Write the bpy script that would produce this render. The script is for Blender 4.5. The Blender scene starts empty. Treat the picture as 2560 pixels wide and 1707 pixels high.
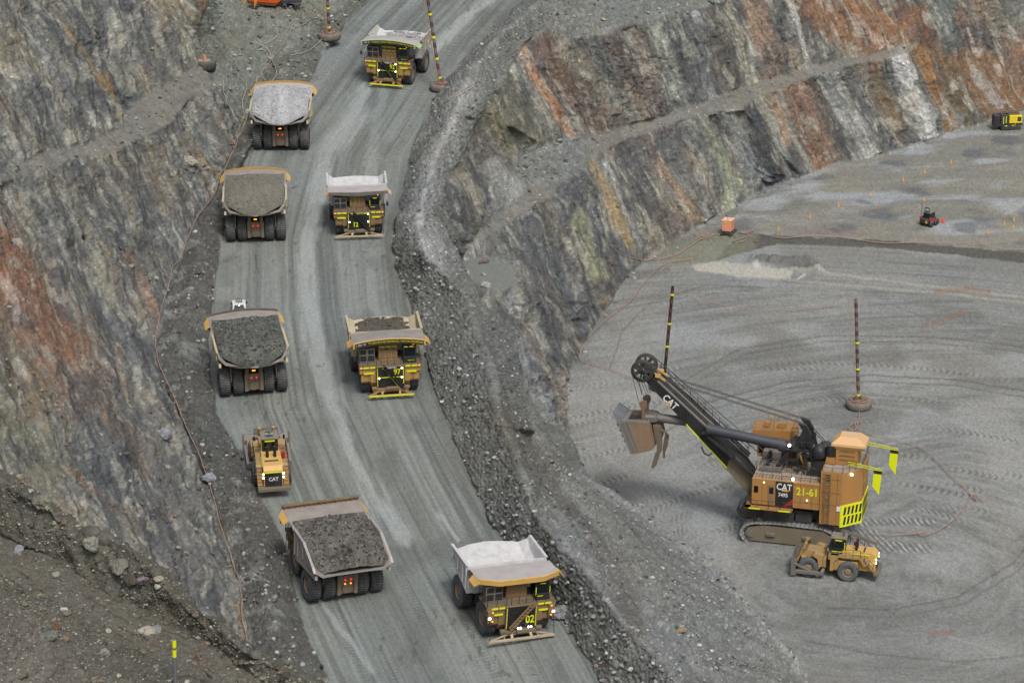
import bpy, bmesh, math, random
import numpy as np
from math import radians as R, sin, cos, pi
from mathutils import Vector, Matrix, Euler
from mathutils.geometry import delaunay_2d_cdt
random.seed(5)
rng = np.random.default_rng(11)

# ---------------------------------------------------------------- camera, sky, sun, exposure
sc = bpy.context.scene
CAMH, PITCH, FPX = 152.0, R(20), 6533.0
SP, CP = sin(PITCH), cos(PITCH)
cam = bpy.data.objects.new("camera", bpy.data.cameras.new("camera"))
sc.collection.objects.link(cam)
cam.location = (0, 0, CAMH)
cam.rotation_euler = (R(90) - PITCH, 0, 0)
cam.data.sensor_width = 36
cam.data.lens = 100
cam.data.clip_start = 1
cam.data.clip_end = 5000
sc.camera = cam
world = bpy.data.worlds.new("World")
sc.world = world
world.use_nodes = True
wn, wl = world.node_tree.nodes, world.node_tree.links
bg = wn["Background"]
sky = wn.new("ShaderNodeTexSky")
sky.sky_type = 'NISHITA'
sky.sun_disc = False
SUN_EL, SUN_AZ = R(54), R(162)
sky.sun_elevation = SUN_EL
sky.sun_rotation = SUN_AZ
sky.air_density = 1.0
sky.dust_density = 6.0
sky.ozone_density = 1.0
hs = wn.new("ShaderNodeHueSaturation")     # a grey overcast sky
hs.inputs["Saturation"].default_value = 0.55
wl.new(sky.outputs[0], hs.inputs["Color"])
wl.new(hs.outputs[0], bg.inputs[0])
bg.inputs[1].default_value = 0.11
sun = bpy.data.objects.new("sun", bpy.data.lights.new("sun", 'SUN'))
sc.collection.objects.link(sun)
sun.data.energy = 1.75
sun.data.angle = R(12)
sun.data.color = (1.0, 0.97, 0.93)
sd = Vector((sin(SUN_AZ) * cos(SUN_EL), cos(SUN_AZ) * cos(SUN_EL), sin(SUN_EL)))
sun.rotation_euler = sd.to_track_quat('Z', 'Y').to_euler()
sc.view_settings.view_transform = 'Standard'
sc.view_settings.look = 'None'
sc.view_settings.exposure = 0.58
sc.view_settings.gamma = 1.0
sc.cycles.use_denoising = True
sc.cycles.max_bounces = 5

# ---------------------------------------------------------------- helpers
C = sc.collection
KALB = 1.45


def lin(c, k=None):
    k = KALB if k is None else k
    a = np.asarray(c, float) / 255.0
    a = np.where(a <= 0.04045, a / 12.92, ((a + 0.055) / 1.055) ** 2.4)
    return a / k


def tag(o, label=None, cat=None, group=None, kind=None):
    if label: o["label"] = label
    if cat: o["category"] = cat
    if group: o["group"] = group
    if kind: o["kind"] = kind
    return o


def empty(name, loc=(0, 0, 0)):
    o = bpy.data.objects.new(name, None)
    C.objects.link(o)
    o.location = loc
    return o


MATS = {}


def mat(name, color, rough=0.75, metal=0.0, dirt=0.35, dirtcol=(112, 108, 100), scale=0.8, emit=None, bump=0.0, spec=0.3):
    """painted or bare surface with procedural dust and wear"""
    if name in MATS: return MATS[name]
    m = bpy.data.materials.new(name)
    m.use_nodes = True
    n, l = m.node_tree.nodes, m.node_tree.links
    b = n["Principled BSDF"]
    b.inputs["Roughness"].default_value = rough
    b.inputs["Metallic"].default_value = metal
    b.inputs["Specular IOR Level"].default_value = spec
    col = tuple(lin(color)) + (1,)
    if emit:
        b.inputs["Base Color"].default_value = col
        b.inputs["Emission Color"].default_value = tuple(lin(color, 1.0)) + (1,)
        b.inputs["Emission Strength"].default_value = emit
    elif dirt > 0:
        tc = n.new("ShaderNodeTexCoord")
        no = n.new("ShaderNodeTexNoise")
        no.inputs["Scale"].default_value = scale
        no.inputs["Detail"].default_value = 8
        no.inputs["Roughness"].default_value = 0.7
        mp = n.new("ShaderNodeMapping")
        mp.inputs["Scale"].default_value = (1, 1, 0.45)
        l.new(tc.outputs["Object"], mp.inputs[0])
        l.new(mp.outputs[0], no.inputs["Vector"])
        cr = n.new("ShaderNodeMapRange")
        cr.inputs[1].default_value = 0.38
        cr.inputs[2].default_value = 0.68
        cr.inputs[4].default_value = dirt
        l.new(no.outputs[0], cr.inputs[0])
        ge = n.new("ShaderNodeNewGeometry")
        sx = n.new("ShaderNodeSeparateXYZ")
        l.new(ge.outputs["Normal"], sx.inputs[0])
        up = n.new("ShaderNodeMapRange")       # dust settles on faces that look up
        up.inputs[1].default_value = 0.3
        up.inputs[2].default_value = 1.0
        up.inputs[4].default_value = dirt * 0.8
        l.new(sx.outputs[2], up.inputs[0])
        ad = n.new("ShaderNodeMath")
        ad.operation = 'ADD'
        ad.use_clamp = True
        l.new(cr.outputs[0], ad.inputs[0])
        l.new(up.outputs[0], ad.inputs[1])
        mx = n.new("ShaderNodeMix")
        mx.data_type = 'RGBA'
        mx.inputs[6].default_value = col
        mx.inputs[7].default_value = tuple(lin(dirtcol)) + (1,)
        l.new(ad.outputs[0], mx.inputs[0])
        l.new(mx.outputs[2], b.inputs["Base Color"])
        if bump:
            bp = n.new("ShaderNodeBump")
            bp.inputs["Strength"].default_value = bump
            bp.inputs["Distance"].default_value = 0.1
            l.new(no.outputs[0], bp.inputs["Height"])
            l.new(bp.outputs[0], b.inputs["Normal"])
    else:
        b.inputs["Base Color"].default_value = col
    MATS[name] = m
    return m


# ---------------------------------------------------------------- photo rays to points of the place
def ray(px, py):
    u = (np.asarray(px, float) - 1176) / FPX
    v = (np.asarray(py, float) - 784) / FPX
    return u, CP - v * SP, -(SP + v * CP)     # per unit of depth


def pt_h(px, py, h):
    u, f, d = ray(px, py)
    z = (h - CAMH) / d
    return np.stack([u * z, f * z, h + 0 * z], -1)


ROAD_Y0, ROAD_H0, ROAD_S = 290.0, 18.0, 0.09


def road_h(y):
    return ROAD_H0 + ROAD_S * (y - ROAD_Y0)


def road_z(px, py, dh=0.0):
    """depth at which a ray meets the road plane raised by dh"""
    u, f, d = ray(px, py)
    return (ROAD_H0 - ROAD_S * ROAD_Y0 + dh - CAMH) / (d - ROAD_S * f)


def road_pt(px, py, dh=0.0):
    u, f, d = ray(px, py)
    z = road_z(px, py, dh)
    return np.stack([u * z, f * z, CAMH + d * z], -1)


def z_of_h(px, py, h):
    return (h - CAMH) / ray(px, py)[2]


def slope_z(px, py, toe, tan):
    """depth at which a ray meets a slope that rises by tan away from a toe polyline (world points)"""
    u, f, d = (float(a) for a in ray(px, py))
    zs = np.arange(800.0, 90.0, -0.5)
    P = np.stack([u * zs, f * zs], -1)
    best = np.full(len(zs), 1e9)
    hh = np.zeros(len(zs))
    for a, b in zip(toe[:-1], toe[1:]):
        e = b[:2] - a[:2]
        t = np.clip(((P - a[:2]) @ e) / (e @ e), 0, 1)
        q = a[:2] + t[:, None] * e
        dd = np.hypot(*(P - q).T)
        w = dd < best
        best = np.where(w, dd, best)
        hh = np.where(w, a[2] + t * (b[2] - a[2]), hh)
    H = hh + tan * best
    g = (CAMH + d * zs) - H
    hit = np.where((g[1:] > 0) & (g[:-1] <= 0))[0]
    return zs[hit[0] + 1] if len(hit) else zs[np.argmin(np.abs(g))]


# ---------------------------------------------------------------- noise
def _hash(i, j, k, seed):
    h = (i * 374761393 + j * 668265263 + k * 2147483647 + seed * 974634777) & 0xFFFFFFFF
    h = ((h ^ (h >> 13)) * 1274126177) & 0xFFFFFFFF
    h = h ^ (h >> 16)
    return (h & 0xFFFFFF).astype(np.float32) / 8388608.0 - 1.0


def vn(x, y, z=0.0, seed=0):
    x = np.asarray(x, np.float32); y = np.asarray(y, np.float32)
    z = np.zeros_like(x) + np.float32(z) if np.isscalar(z) else np.asarray(z, np.float32)
    xi, yi, zi = np.floor(x), np.floor(y), np.floor(z)
    fx, fy, fz = x - xi, y - yi, z - zi
    fx = fx * fx * (3 - 2 * fx); fy = fy * fy * (3 - 2 * fy); fz = fz * fz * (3 - 2 * fz)
    xi = xi.astype(np.int64); yi = yi.astype(np.int64); zi = zi.astype(np.int64)
    r = 0
    for a in (0, 1):
        for b in (0, 1):
            for c in (0, 1):
                w = (fx if a else 1 - fx) * (fy if b else 1 - fy) * (fz if c else 1 - fz)
                r = r + w * _hash(xi + a, yi + b, zi + c, seed)
    return r


def fbm(x, y, z=0.0, o=4, seed=0, g=0.5):
    s, a, t = 0, 1.0, 0.0
    for k in range(o):
        s = s + a * vn(x, y, z, seed + 17 * k)
        t += a
        a *= g
        x = x * 2.03; y = y * 2.03
        z = z * 2.03
    return s / t


def worley(x, y, seed=0):
    """broken blocks: distance to the nearest crack and one random value per block"""
    x = np.asarray(x, np.float32); y = np.asarray(y, np.float32)
    xi, yi = np.floor(x).astype(np.int64), np.floor(y).astype(np.int64)
    f1 = np.full(x.shape, 9, np.float32); f2 = f1.copy(); rv = np.zeros(x.shape, np.float32)
    for a in (-1, 0, 1):
        for b in (-1, 0, 1):
            cx, cy = xi + a, yi + b
            qx = cx + .5 + .5 * _hash(cx, cy, cx * 0, seed) - x
            qy = cy + .5 + .5 * _hash(cx, cy, cx * 0, seed + 1) - y
            d = np.sqrt(qx * qx + qy * qy)
            w = d < f1
            f2 = np.where(w, f1, np.minimum(f2, d))
            rv = np.where(w, _hash(cx, cy, cx * 0, seed + 2), rv)
            f1 = np.where(w, d, f1)
    return f2 - f1, rv


def sstep(a, b, x):
    t = np.clip((x - a) / (b - a), 0, 1)
    return t * t * (3 - 2 * t)


def poly_in(px, py, poly, soft):
    """1 inside a polygon, falling to 0 over soft pixels outside"""
    poly = np.asarray(poly, float)
    inside = np.zeros(px.shape, bool)
    dist = np.full(px.shape, 1e9, np.float32)
    for a, b in zip(poly, np.roll(poly, -1, 0)):
        c = (a[1] > py) != (b[1] > py)
        with np.errstate(divide='ignore', invalid='ignore'):
            xx = (b[0] - a[0]) * (py - a[1]) / (b[1] - a[1] + 1e-9) + a[0]
        inside ^= c & (px < xx)
        e = b - a
        t = np.clip(((px - a[0]) * e[0] + (py - a[1]) * e[1]) / (e @ e + 1e-9), 0, 1)
        dist = np.minimum(dist, np.hypot(px - a[0] - t * e[0], py - a[1] - t * e[1]))
    return sstep(-soft, soft, np.where(inside, dist, -dist))


def line_d(px, py, pts):
    """distance to a polyline, and how far along it (0..1)"""
    dist = np.full(px.shape, 1e9, np.float32)
    n = len(pts) - 1
    tt = np.zeros(px.shape, np.float32)
    for i in range(n):
        a = np.asarray(pts[i], float); b = np.asarray(pts[i + 1], float)
        e = b - a
        t = np.clip(((px - a[0]) * e[0] + (py - a[1]) * e[1]) / (e @ e + 1e-9), 0, 1)
        d = np.hypot(px - a[0] - t * e[0], py - a[1] - t * e[1])
        w = d < dist
        dist = np.where(w, d, dist)
        tt = np.where(w, (i + t) / n, tt)
    return dist, tt
# ================================================================ the land
# lines of the land, traced on the photograph: every point gets a real height and so a real place
Rd = 'R'
RLx = [(900,-80),(850,0),(800,50),(742,120),(715,190),(640,270),(560,370),(522,450),(510,560),(492,640),(486,720),(482,850),(500,950),(556,1060),(600,1150),(650,1240),(672,1340),(702,1450),(750,1550),(800,1700)]
RRx = [(1300,-80),(1208,0),(1090,110),(1003,215),(948,340),(925,450),(905,540),(913,620),(942,700),(975,800),(1003,900),(1040,1000),(1082,1100),(1130,1200),(1200,1290),(1285,1400),(1375,1560),(1450,1700)]
BCx = [(1345,-80),(1232,10),(1130,98),(1075,180),(1045,270),(1005,350),(975,440),(962,520),(975,580),(1014,618),(1067,670),(1100,760),(1134,863),(1140,912),(1160,980),(1190,1050),(1228,1172),(1285,1246),(1352,1313),(1436,1431),(1537,1532),(1650,1700)]
WTx = [(600,170),(575,240),(552,310),(528,365),(500,420),(450,500),(418,580),(390,640),(368,720),(353,800),(362,870),(398,940),(430,1020),(468,1100),(500,1190),(530,1290),(553,1400),(575,1490),(610,1600),(640,1700)]
LTx = [(2900,150),(2560,215),(2352,258),(2300,278),(2200,299),(2133,326),(2032,359),(1925,373),(1847,406),(1763,430),(1706,470),(1645,497),(1600,524),(1540,560),(1500,590),(1462,615),(1430,650),(1400,700),(1355,765),(1335,800),(1302,880),(1300,940),(1308,1000),(1345,1090),(1450,1165),(1600,1265),(1700,1370),(1800,1480),(1850,1568),(1950,1700)]

PTS, EDG = [], []      # (px, py, 1/z)


def add_line(pts, zf, edge=True):
    prev = None
    for p in pts:
        z = zf(*p) if callable(zf) else zf
        PTS.append((p[0], p[1], 1.0 / float(z)))
        if prev is not None and edge: EDG.append((prev, len(PTS) - 1))
        prev = len(PTS) - 1


def world_line(pts, zf):
    o = []
    for p in pts:
        u, f, d = ray(*p[:2]); z = float(zf(*p))
        o.append(np.array([u * z, f * z, CAMH + d * z]))
    return o


add_line(RLx, lambda x, y: road_z(x, y))
add_line(RRx, lambda x, y: road_z(x, y))
add_line(BCx, lambda x, y: road_z(x, y, 3.4 if y < 140 else (4.6 if y < 560 else 6.0)))
add_line(WTx, lambda x, y: road_z(x, y, 0.6))
# windrow on the left of the road
add_line([(790,20),(690,110),(640,200),(607,290),(560,350),(525,410),(485,470),(462,560),(440,640),(428,730),(425,830),(440,930),(485,1020),(530,1110),(572,1210),(600,1310),(628,1420),(665,1550),(700,1700)],
         lambda x, y: road_z(x, y, 1.6))
# pit floor: toe of the right-hand walls
FZ = lambda x, y: z_of_h(x, y, 0.9 if (y < 540) else 0.0)
add_line(LTx, FZ)
toeW = world_line(LTx, FZ)
# the step between the upper and the lower floor
add_line([(1700,528),(1745,537),(1850,545),(2000,550),(2180,565),(2352,580),(2560,598),(2900,625)], lambda x, y: z_of_h(x, y, 0.9))
add_line([(1640,600),(1735,572),(1790,560),(2000,568),(2180,584),(2352,604),(2560,622),(2900,650)], lambda x, y: z_of_h(x, y, 0.0))
add_line([(1560,575),(1620,560)], lambda x, y: z_of_h(x, y, 0.5))
# lower bench: outer crest, then toe of the wall above it
B1 = 17.5
add_line([(2086,124),(1982,144),(1864,178),(1763,215),(1706,247),(1612,262),(1562,279),(1453,312),(1362,356),(1335,393),(1284,423),(1251,460),(1184,501),(1150,528),(1110,552)], lambda x, y: z_of_h(x, y, B1))
add_line([(2105,100),(2032,114),(1881,151),(1790,175),(1713,198),(1629,232),(1553,262),(1453,286),(1335,326),(1268,338),(1205,362)], lambda x, y: z_of_h(x, y, B1 + 1.0))
add_line([(1205,362),(1220,410),(1190,455),(1150,478),(1120,510),(1085,545)], lambda x, y: z_of_h(x, y, B1 + .8))
# small flat platform on the wall's shoulder
add_line([(1062,600),(1115,590),(1180,608),(1182,660),(1140,668),(1078,640)], lambda x, y: z_of_h(x, y, 17.0))
add_line([(1182,660),(1168,745),(1180,800),(1196,900),(1225,990),(1268,1045)], lambda x, y: z_of_h(x, y, {660:16.9,745:15.5,800:15,900:14,990:12.5,1045:11}[y]))
add_line([(1268,1045),(1335,1112),(1402,1179),(1470,1246),(1520,1330),(1571,1414),(1640,1520),(1740,1700)], lambda x, y: z_of_h(x, y, {1045:11.2,1112:10.5,1179:9.5,1246:8.5,1330:8,1414:8,1520:7,1700:7}[y]))
add_line([(1215,1010),(1250,1075),(1310,1150),(1370,1225),(1430,1310),(1480,1390),(1560,1490),(1680,1700)], lambda x, y: z_of_h(x, y, {1010:12,1075:13,1150:11.5,1225:10.5,1310:10,1390:10,1490:9.5,1700:8.5}[y]))
# the main wall's crest beside the berm
add_line([(1660,9),(1562,30),(1479,50),(1402,74),(1318,88),(1211,101),(1160,170),(1117,248),(1083,290),(1060,353),(1043,386),(1030,440),(1016,487),(1020,540)], lambda x, y: road_z(x, y, {}.get(y, -1.0)) if x < 1250 else z_of_h(x, y, 34.8 if x < 1600 else 33.2))
# bench above it and the next wall
add_line([(1640,-30),(1560,8),(1480,22),(1400,40),(1330,50),(1290,30),(1310,-30),(1400,-80)], lambda x, y: z_of_h(x, y, 35.6), edge=False)
# right-hand slopes that run up out of the picture
for x, y in [(1760,-30),(1900,-80),(1720,60),(1850,20),(1950,30),(2050,40),(2150,20),(2250,0),(2300,100),(2352,0),(2352,120),(2500,100),(2560,-80),(2900,-80),(2900,50),(2215,150),(2270,200),(2200,-80),(2050,-80)]:
    toe = toeW if x > 2130 else world_line([(2125,98),(2032,114),(1881,151),(1790,175),(1713,198),(1629,232)], lambda x, y: z_of_h(x, y, B1 + 1.0))
    z = slope_z(x, y, toe, (1.7 if x < 2280 else 1.35) if x > 2130 else 1.9)
    PTS.append((x, y, 1 / z))
# ---- left side: bench and the two walls
BEN = lambda x, y: z_of_h(x, y, 47.5 - 10.5 * min(max(x, -60), 504) / 504.)
add_line([(504,192),(437,229),(387,286),(319,323),(235,353),(151,373),(67,403),(0,422),(-120,460),(-300,520)], BEN)
upl = [(470,150),(437,161),(336,219),(286,252),(269,296),(202,329),(101,350),(50,363),(0,395),(-120,430),(-300,480)]
BEN2 = lambda x, y: z_of_h(x, y, 48.2 - 10.5 * min(max(x, -60), 504) / 504.)
add_line(upl, BEN2)
toeU = world_line(upl, BEN2)
for x, y in [(-300,-80),(-150,-80),(0,-80),(-150,100),(-300,200),(0,0),(0,120),(120,-80),(120,60),(250,-80),(240,60),(350,-80),(360,40),(60,250),(-120,300),(180,200),(440,30),(450,-80),(448,95)]:
    PTS.append((x, y, 1 / slope_z(x, y, toeU, 1.55)))
# tipped ground at the head of the bench, below the orange substation
for x, y, h in [(560,25,38.8),(690,22,38.3),(500,45,39.2),(620,28,38.5),(700,55,36.8),(745,40,36.4),(757,98,35.1),(720,95,35.1),(560,80,37.0),(640,80,36.7),(600,130,34.9),(530,115,36.6),(500,70,38.6),(505,150,37.0),(545,165,35.0),(560,-80,42),(700,-80,41.5),(800,-80,41),(490,-80,44),(570,215,33.6),(640,130,34.8),(675,60,37.4)]:
    PTS.append((x, y, 1 / z_of_h(x, y, h)))
toeL = world_line(WTx, lambda x, y: road_z(x, y, .6))
for x, y in [(-300,700),(-150,600),(0,520),(-300,1000),(-150,850),(0,700),(0,900),(-150,1100),(0,1100),(120,600),(120,800),(120,1000),(230,700),(230,900),(-300,1300),(0,1300),(-300,1700),(0,1700),(200,1200),(200,1450),(300,1050),(350,1200),(330,1350),(430,1350),(450,1500),(480,1700),(250,1700),(320,600),(380,470)]:
    PTS.append((x, y, 1 / slope_z(x, y, toeL, 1.15)))
# outer corners on the pit floor
for x, y in [(2900,1700),(2560,1700),(2900,1000),(2560,900),(2900,300),(2352,450)]:
    PTS.append((x, y, 1 / z_of_h(x, y, 0.9 if y < 500 else 0.0)))
add_line([(-300,-81),(2900,-81)], 1e9, edge=False)
PTS = PTS[:-2]

# one point per place, so that the triangulation keeps the edges
_seen = {}
remap = []
up_ = []
for p in PTS:
    k = (round(p[0] / 3), round(p[1] / 3))
    if k not in _seen:
        _seen[k] = len(up_); up_.append(p)
    remap.append(_seen[k])
EDG = [(remap[a], remap[b]) for a, b in EDG if remap[a] != remap[b]]
res = delaunay_2d_cdt([Vector((p[0], p[1])) for p in up_], EDG, [], 0, 1e-4)
vco, _, tris, orig = res[0], res[1], res[2], res[3]
vz = []
for v, og in zip(vco, orig):
    if og: vz.append(up_[og[0]][2])
    else:   # a crossing made by the triangulation
        d = sorted((Vector((p[0], p[1])) - v).length_squared + 1e-6 for p in up_)
        w = [(1 / ((Vector((p[0], p[1])) - v).length_squared + 1e-6), p[2]) for p in up_]
        w.sort(reverse=True); w = w[:3]
        vz.append(sum(a * b for a, b in w) / sum(a for a, _ in w))


def axis(lo, a, b, hi, step, out):
    l = np.arange(a, lo, -out)[1:][::-1]
    m = np.arange(a, b, step)
    r_ = np.arange(b, hi, out)
    return np.concatenate([l, m, r_])


STEP = 2.0
gx = axis(-295, -20, 2372, 2895, STEP, 7.0)
gy = axis(-75, -12, 1582, 1695, STEP, 6.0)
GX, GY = np.meshgrid(gx, gy)
IZ = np.zeros(GX.shape)
for t in tris:
    (x0, y0), (x1, y1), (x2, y2) = [tuple(vco[i]) for i in t]
    i0 = np.searchsorted(gx, min(x0, x1, x2)); i1 = np.searchsorted(gx, max(x0, x1, x2), 'right')
    j0 = np.searchsorted(gy, min(y0, y1, y2)); j1 = np.searchsorted(gy, max(y0, y1, y2), 'right')
    if i1 <= i0 or j1 <= j0: continue
    X, Y = GX[j0:j1, i0:i1], GY[j0:j1, i0:i1]
    den = (y1 - y2) * (x0 - x2) + (x2 - x1) * (y0 - y2)
    if abs(den) < 1e-9: continue
    a = ((y1 - y2) * (X - x2) + (x2 - x1) * (Y - y2)) / den
    b = ((y2 - y0) * (X - x2) + (x0 - x2) * (Y - y2)) / den
    c = 1 - a - b
    ins = (a > -1e-6) & (b > -1e-6) & (c > -1e-6)
    v = a * vz[t[0]] + b * vz[t[1]] + c * vz[t[2]]
    IZ[j0:j1, i0:i1][ins] = v[ins]
bad = IZ <= 0
if bad.any():
    for _ in range(200):
        bad = IZ <= 0
        if not bad.any(): break
        for s, ax in ((1, 0), (-1, 0), (1, 1), (-1, 1)):
            r_ = np.roll(IZ, s, ax); w = bad & (r_ > 0); IZ[w] = r_[w]; bad = IZ <= 0


def blur(a, n):
    for _ in range(n):
        for ax in (0, 1):
            p = np.concatenate([np.take(a, [0], ax), a, np.take(a, [-1], ax)], ax)
            m = a.shape[ax]
            a = (np.take(p, range(0, m), ax) + 2 * a + np.take(p, range(2, m + 2), ax)) / 4
    return a


IZ = blur(IZ, 4)
_mk = poly_in(GX, GY, [(1075,170),(1200,90),(1290,150),(1300,330),(1240,440),(1120,545),(1055,545),(1060,420)], 28)
IZ = IZ + (blur(IZ, 70) - IZ) * _mk
Z = 1 / IZ
U, F, D = ray(GX, GY)
P = np.stack([U * Z, F * Z, CAMH + D * Z], -1)


def normals(P):
    a = np.gradient(P, axis=1); b = np.gradient(P, axis=0)
    n = np.cross(b, a)
    n /= np.linalg.norm(n, axis=-1, keepdims=True) + 1e-12
    n[n[..., 2] < 0] *= -1
    return n


N = normals(blur(P, 4))
steep = sstep(0.28, 0.55, 1 - N[..., 2])
# soft zone masks
px = GX + 7 * fbm(GX / 45, GY / 45, 0, 3, 3)
py = GY + 7 * fbm(GX / 45, GY / 45, 0, 3, 9)
pxs = GX + 3.0 * fbm(GX / 14, GY / 14, 0, 3, 13)
pys = GY + 3.0 * fbm(GX / 14, GY / 14, 0, 3, 19)
m_road = poly_in(pxs, pys, RLx + RRx[::-1], 4)
m_floor = poly_in(pxs, pys, LTx + [(3000, 1800), (3000, 0)], 5)
m_step = poly_in(pxs, pys, [(1640,600),(1700,535),(1745,537),(1850,545),(2000,550),(2180,565),(2352,580),(2900,625),(2900,655),(2352,604),(2180,584),(2000,568),(1790,560),(1735,572)], 2)
m_far = poly_in(px, py, [(1640,600),(1745,537),(2352,580),(2900,625),(2900,100),(2352,250),(2032,350),(1700,470)], 4)
berm_poly = RRx[:6] + RRx[6:] + [(1950,1700),(1850,1568),(1700,1370),(1450,1165),(1345,1090),(1300,1000),(1240,960),(1190,860),(1160,740),(1075,660),(1060,600),(1050,545),(1010,487),(1030,400),(1060,353),(1100,270),(1160,170),(1211,101),(1290,40),(1400,-80)]
m_berm = poly_in(px, py, berm_poly, 5) * (1 - m_road)
m_lrub = poly_in(px, py, [(p[0] + 6, p[1]) for p in WTx] + RLx[::-1], 5) * (1 - m_road)
m_tip = poly_in(px, py, [(470,150),(440,110),(470,0),(480,-80),(900,-80),(850,0),(745,120),(700,190),(560,330),(540,250),(500,190)], 6) * (1 - m_road)
m_bench = np.maximum(poly_in(px, py, [(504,192),(437,229),(387,286),(319,323),(235,353),(151,373),(67,403),(0,422),(-300,520),(-300,480),(0,395),(101,350),(202,329),(280,290),(286,252),(336,219),(437,161)], 5),
                     poly_in(px, py, [(2113,104),(2086,124),(1982,144),(1864,178),(1763,215),(1706,247),(1612,262),(1562,279),(1453,312),(1362,356),(1335,393),(1284,423),(1251,460),(1184,501),(1110,552),(1085,545),(1120,510),(1190,455),(1220,410),(1205,362),(1268,338),(1453,286),(1629,232),(1713,198),(1881,151),(2032,114)], 5))
rough_b = poly_in(px, py, [(1060,560),(1100,500),(1160,440),(1190,340),(1345,310),(1350,385),(1290,420),(1200,440),(1130,500)], 10)
m_bench = m_bench * (1 - rough_b)
m_plat = poly_in(pxs, pys, [(1062,600),(1115,590),(1182,608),(1182,660),(1140,668),(1078,640)], 3)
m_ubench = poly_in(px, py, [(1663,9),(1562,30),(1479,50),(1402,74),(1318,88),(1250,60),(1290,0),(1400,-80),(1700,-80)], 5)
m_flat = np.clip(m_road + m_floor * (1 - m_step) + m_bench * .7 + m_plat, 0, 1)
m_rub = np.clip(m_berm + m_lrub + m_tip + m_ubench + rough_b, 0, 1) * (1 - m_plat)
m_wall = np.clip(1 - m_road - m_floor - m_rub - m_bench - m_plat, 0, 1)

# ---- relief
wx, wy, wz = P[..., 0], P[..., 1], P[..., 2]
ca = GX - 0.40 * GY       # across the dip of the beds, seen on the faces
warp = 14 * fbm(GX / 60, GY / 90, 0, 3, 31)
ca = ca + warp
rid = lambda n: 1 - 2 * np.abs(n)
d_wall = (1.2 * fbm(ca / 75, GY / 260, 0, 3, 41) + 1.15 * (rid(fbm(ca / 52, GY / 230, 0, 2, 45)) - .6) + 0.34 * rid(fbm(ca / 19, GY / 75, 0, 3, 43))
          + 0.15 * rid(fbm(ca / 7, GY / 18, 0, 3, 47)) + 0.13 * fbm(GX / 4.5, GY / 5.5, 0, 3, 53) + 0.30 * fbm(GX / 20, GY / 18, 0, 3, 59))
cr1, bl1 = worley(ca / 17 + .5 * fbm(GX / 12, GY / 12, 0, 2, 8), GY / 27, 501)
cr2, bl2_ = worley(ca / 6.5, GY / 8.5, 511)
craggy = sstep(-.1, .35, fbm(GX / 110, GY / 80, 0, 3, 533)) * (1 - .6 * sstep(620, 540, GX) * sstep(380, 460, GY))
d_wall = d_wall * (1 - .25 * sstep(620, 540, GX) * sstep(380, 460, GY))
d_wall = d_wall + .4 * fbm(ca / 30, GY / 160, 0, 2, 531) + craggy * (.26 * bl1 - .22 * sstep(.13, .0, cr1) + .12 * bl2_ - .08 * sstep(.12, .0, cr2))
cr3, bl3 = worley(wx / .85, wy / 1.3, 521)
soft_area = poly_in(GX, GY, [(1000,100),(1250,90),(1260,340),(1230,480),(1100,560),(1010,540)], 30)
d_rub = 0.4 * fbm(wx / 4, wy / 4, wz / 4, 3, 61) + 0.11 * fbm(wx / 1.1, wy / 1.1, wz / 1.1, 3, 67) + .16 * rid(vn(wx / .45, wy / .45, wz / .45, 71)) + .06 * bl3 - .03 * sstep(.15, 0, cr3)
d_rub = d_rub + .9 * np.abs(fbm(wx / 8, wy / 8, 0, 2, 63)) + .10 * fbm(wx / 2.2, wy / 2.2, wz / 2.2, 3, 65)
d_flat = 0.05 * fbm(wx / 2.5, wy / 2.5, 0, 3, 73)
d_bench = 0.32 * fbm(wx / 1.6, wy / 1.6, 0, 3, 79) + .12 * fbm(wx / .5, wy / .5, 0, 2, 80)
# tracks of the pit floor: bumpy blasted ground at the far end
far_b = m_far * (1 - m_step)
d_far = 0.55 * np.clip(fbm(wx / 9, wy / 9, 0, 2, 83), 0, 1) + .1 * fbm(wx / 1.5, wy / 1.5, 0, 3, 87)
rough_wall = np.clip(0.75 + .6 * fbm(GX / 90, GY / 90, 0, 2, 97), .3, 1.2)
disp = m_wall * d_wall * rough_wall * (1 - .45 * soft_area) + m_rub * d_rub + (m_road + m_floor) * d_flat + m_bench * d_bench + far_b * d_far + m_step * .12 * fbm(wx, wy, wz, 3, 5)
# heap on the pit floor
hd, _ = line_d(GX, GY, [(1735,600),(1790,598),(1860,606),(1880,622)])
disp += 1.1 * np.exp(-(hd / 14) ** 2) * (0.8 + .5 * fbm(wx, wy, 0, 2, 3))
# shallow wheel ruts along the road
P = P + N * disp[..., None]

# ---- colours (the rocks' own, plus shade patches painted on the walls)
S = []


def st(pts, w, col, s=1.0, e=None):
    c = np.array(col, float); g = c.mean(); S.append((pts, w, (g + (c - g) * (.8 if c[0] > c[2] + 8 else .5)) * .98, (.9 if s >= .94 else s * (.8 if g < 160 else .68)), s >= .94))


g_wall = (115, 116, 112)
col = np.zeros(P.shape) + lin(g_wall)
mixn = fbm(ca / 26, GY / 120, 0, 4, 101)
mix2 = fbm(ca / 9, GY / 40, 0, 4, 103)
mix3 = fbm(GX / 120, GY / 120, 0, 3, 107)


def blend(m, c):
    global col
    m = np.clip(m, 0, 1)[..., None]
    col = col * (1 - m) + lin(c) * m


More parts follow.
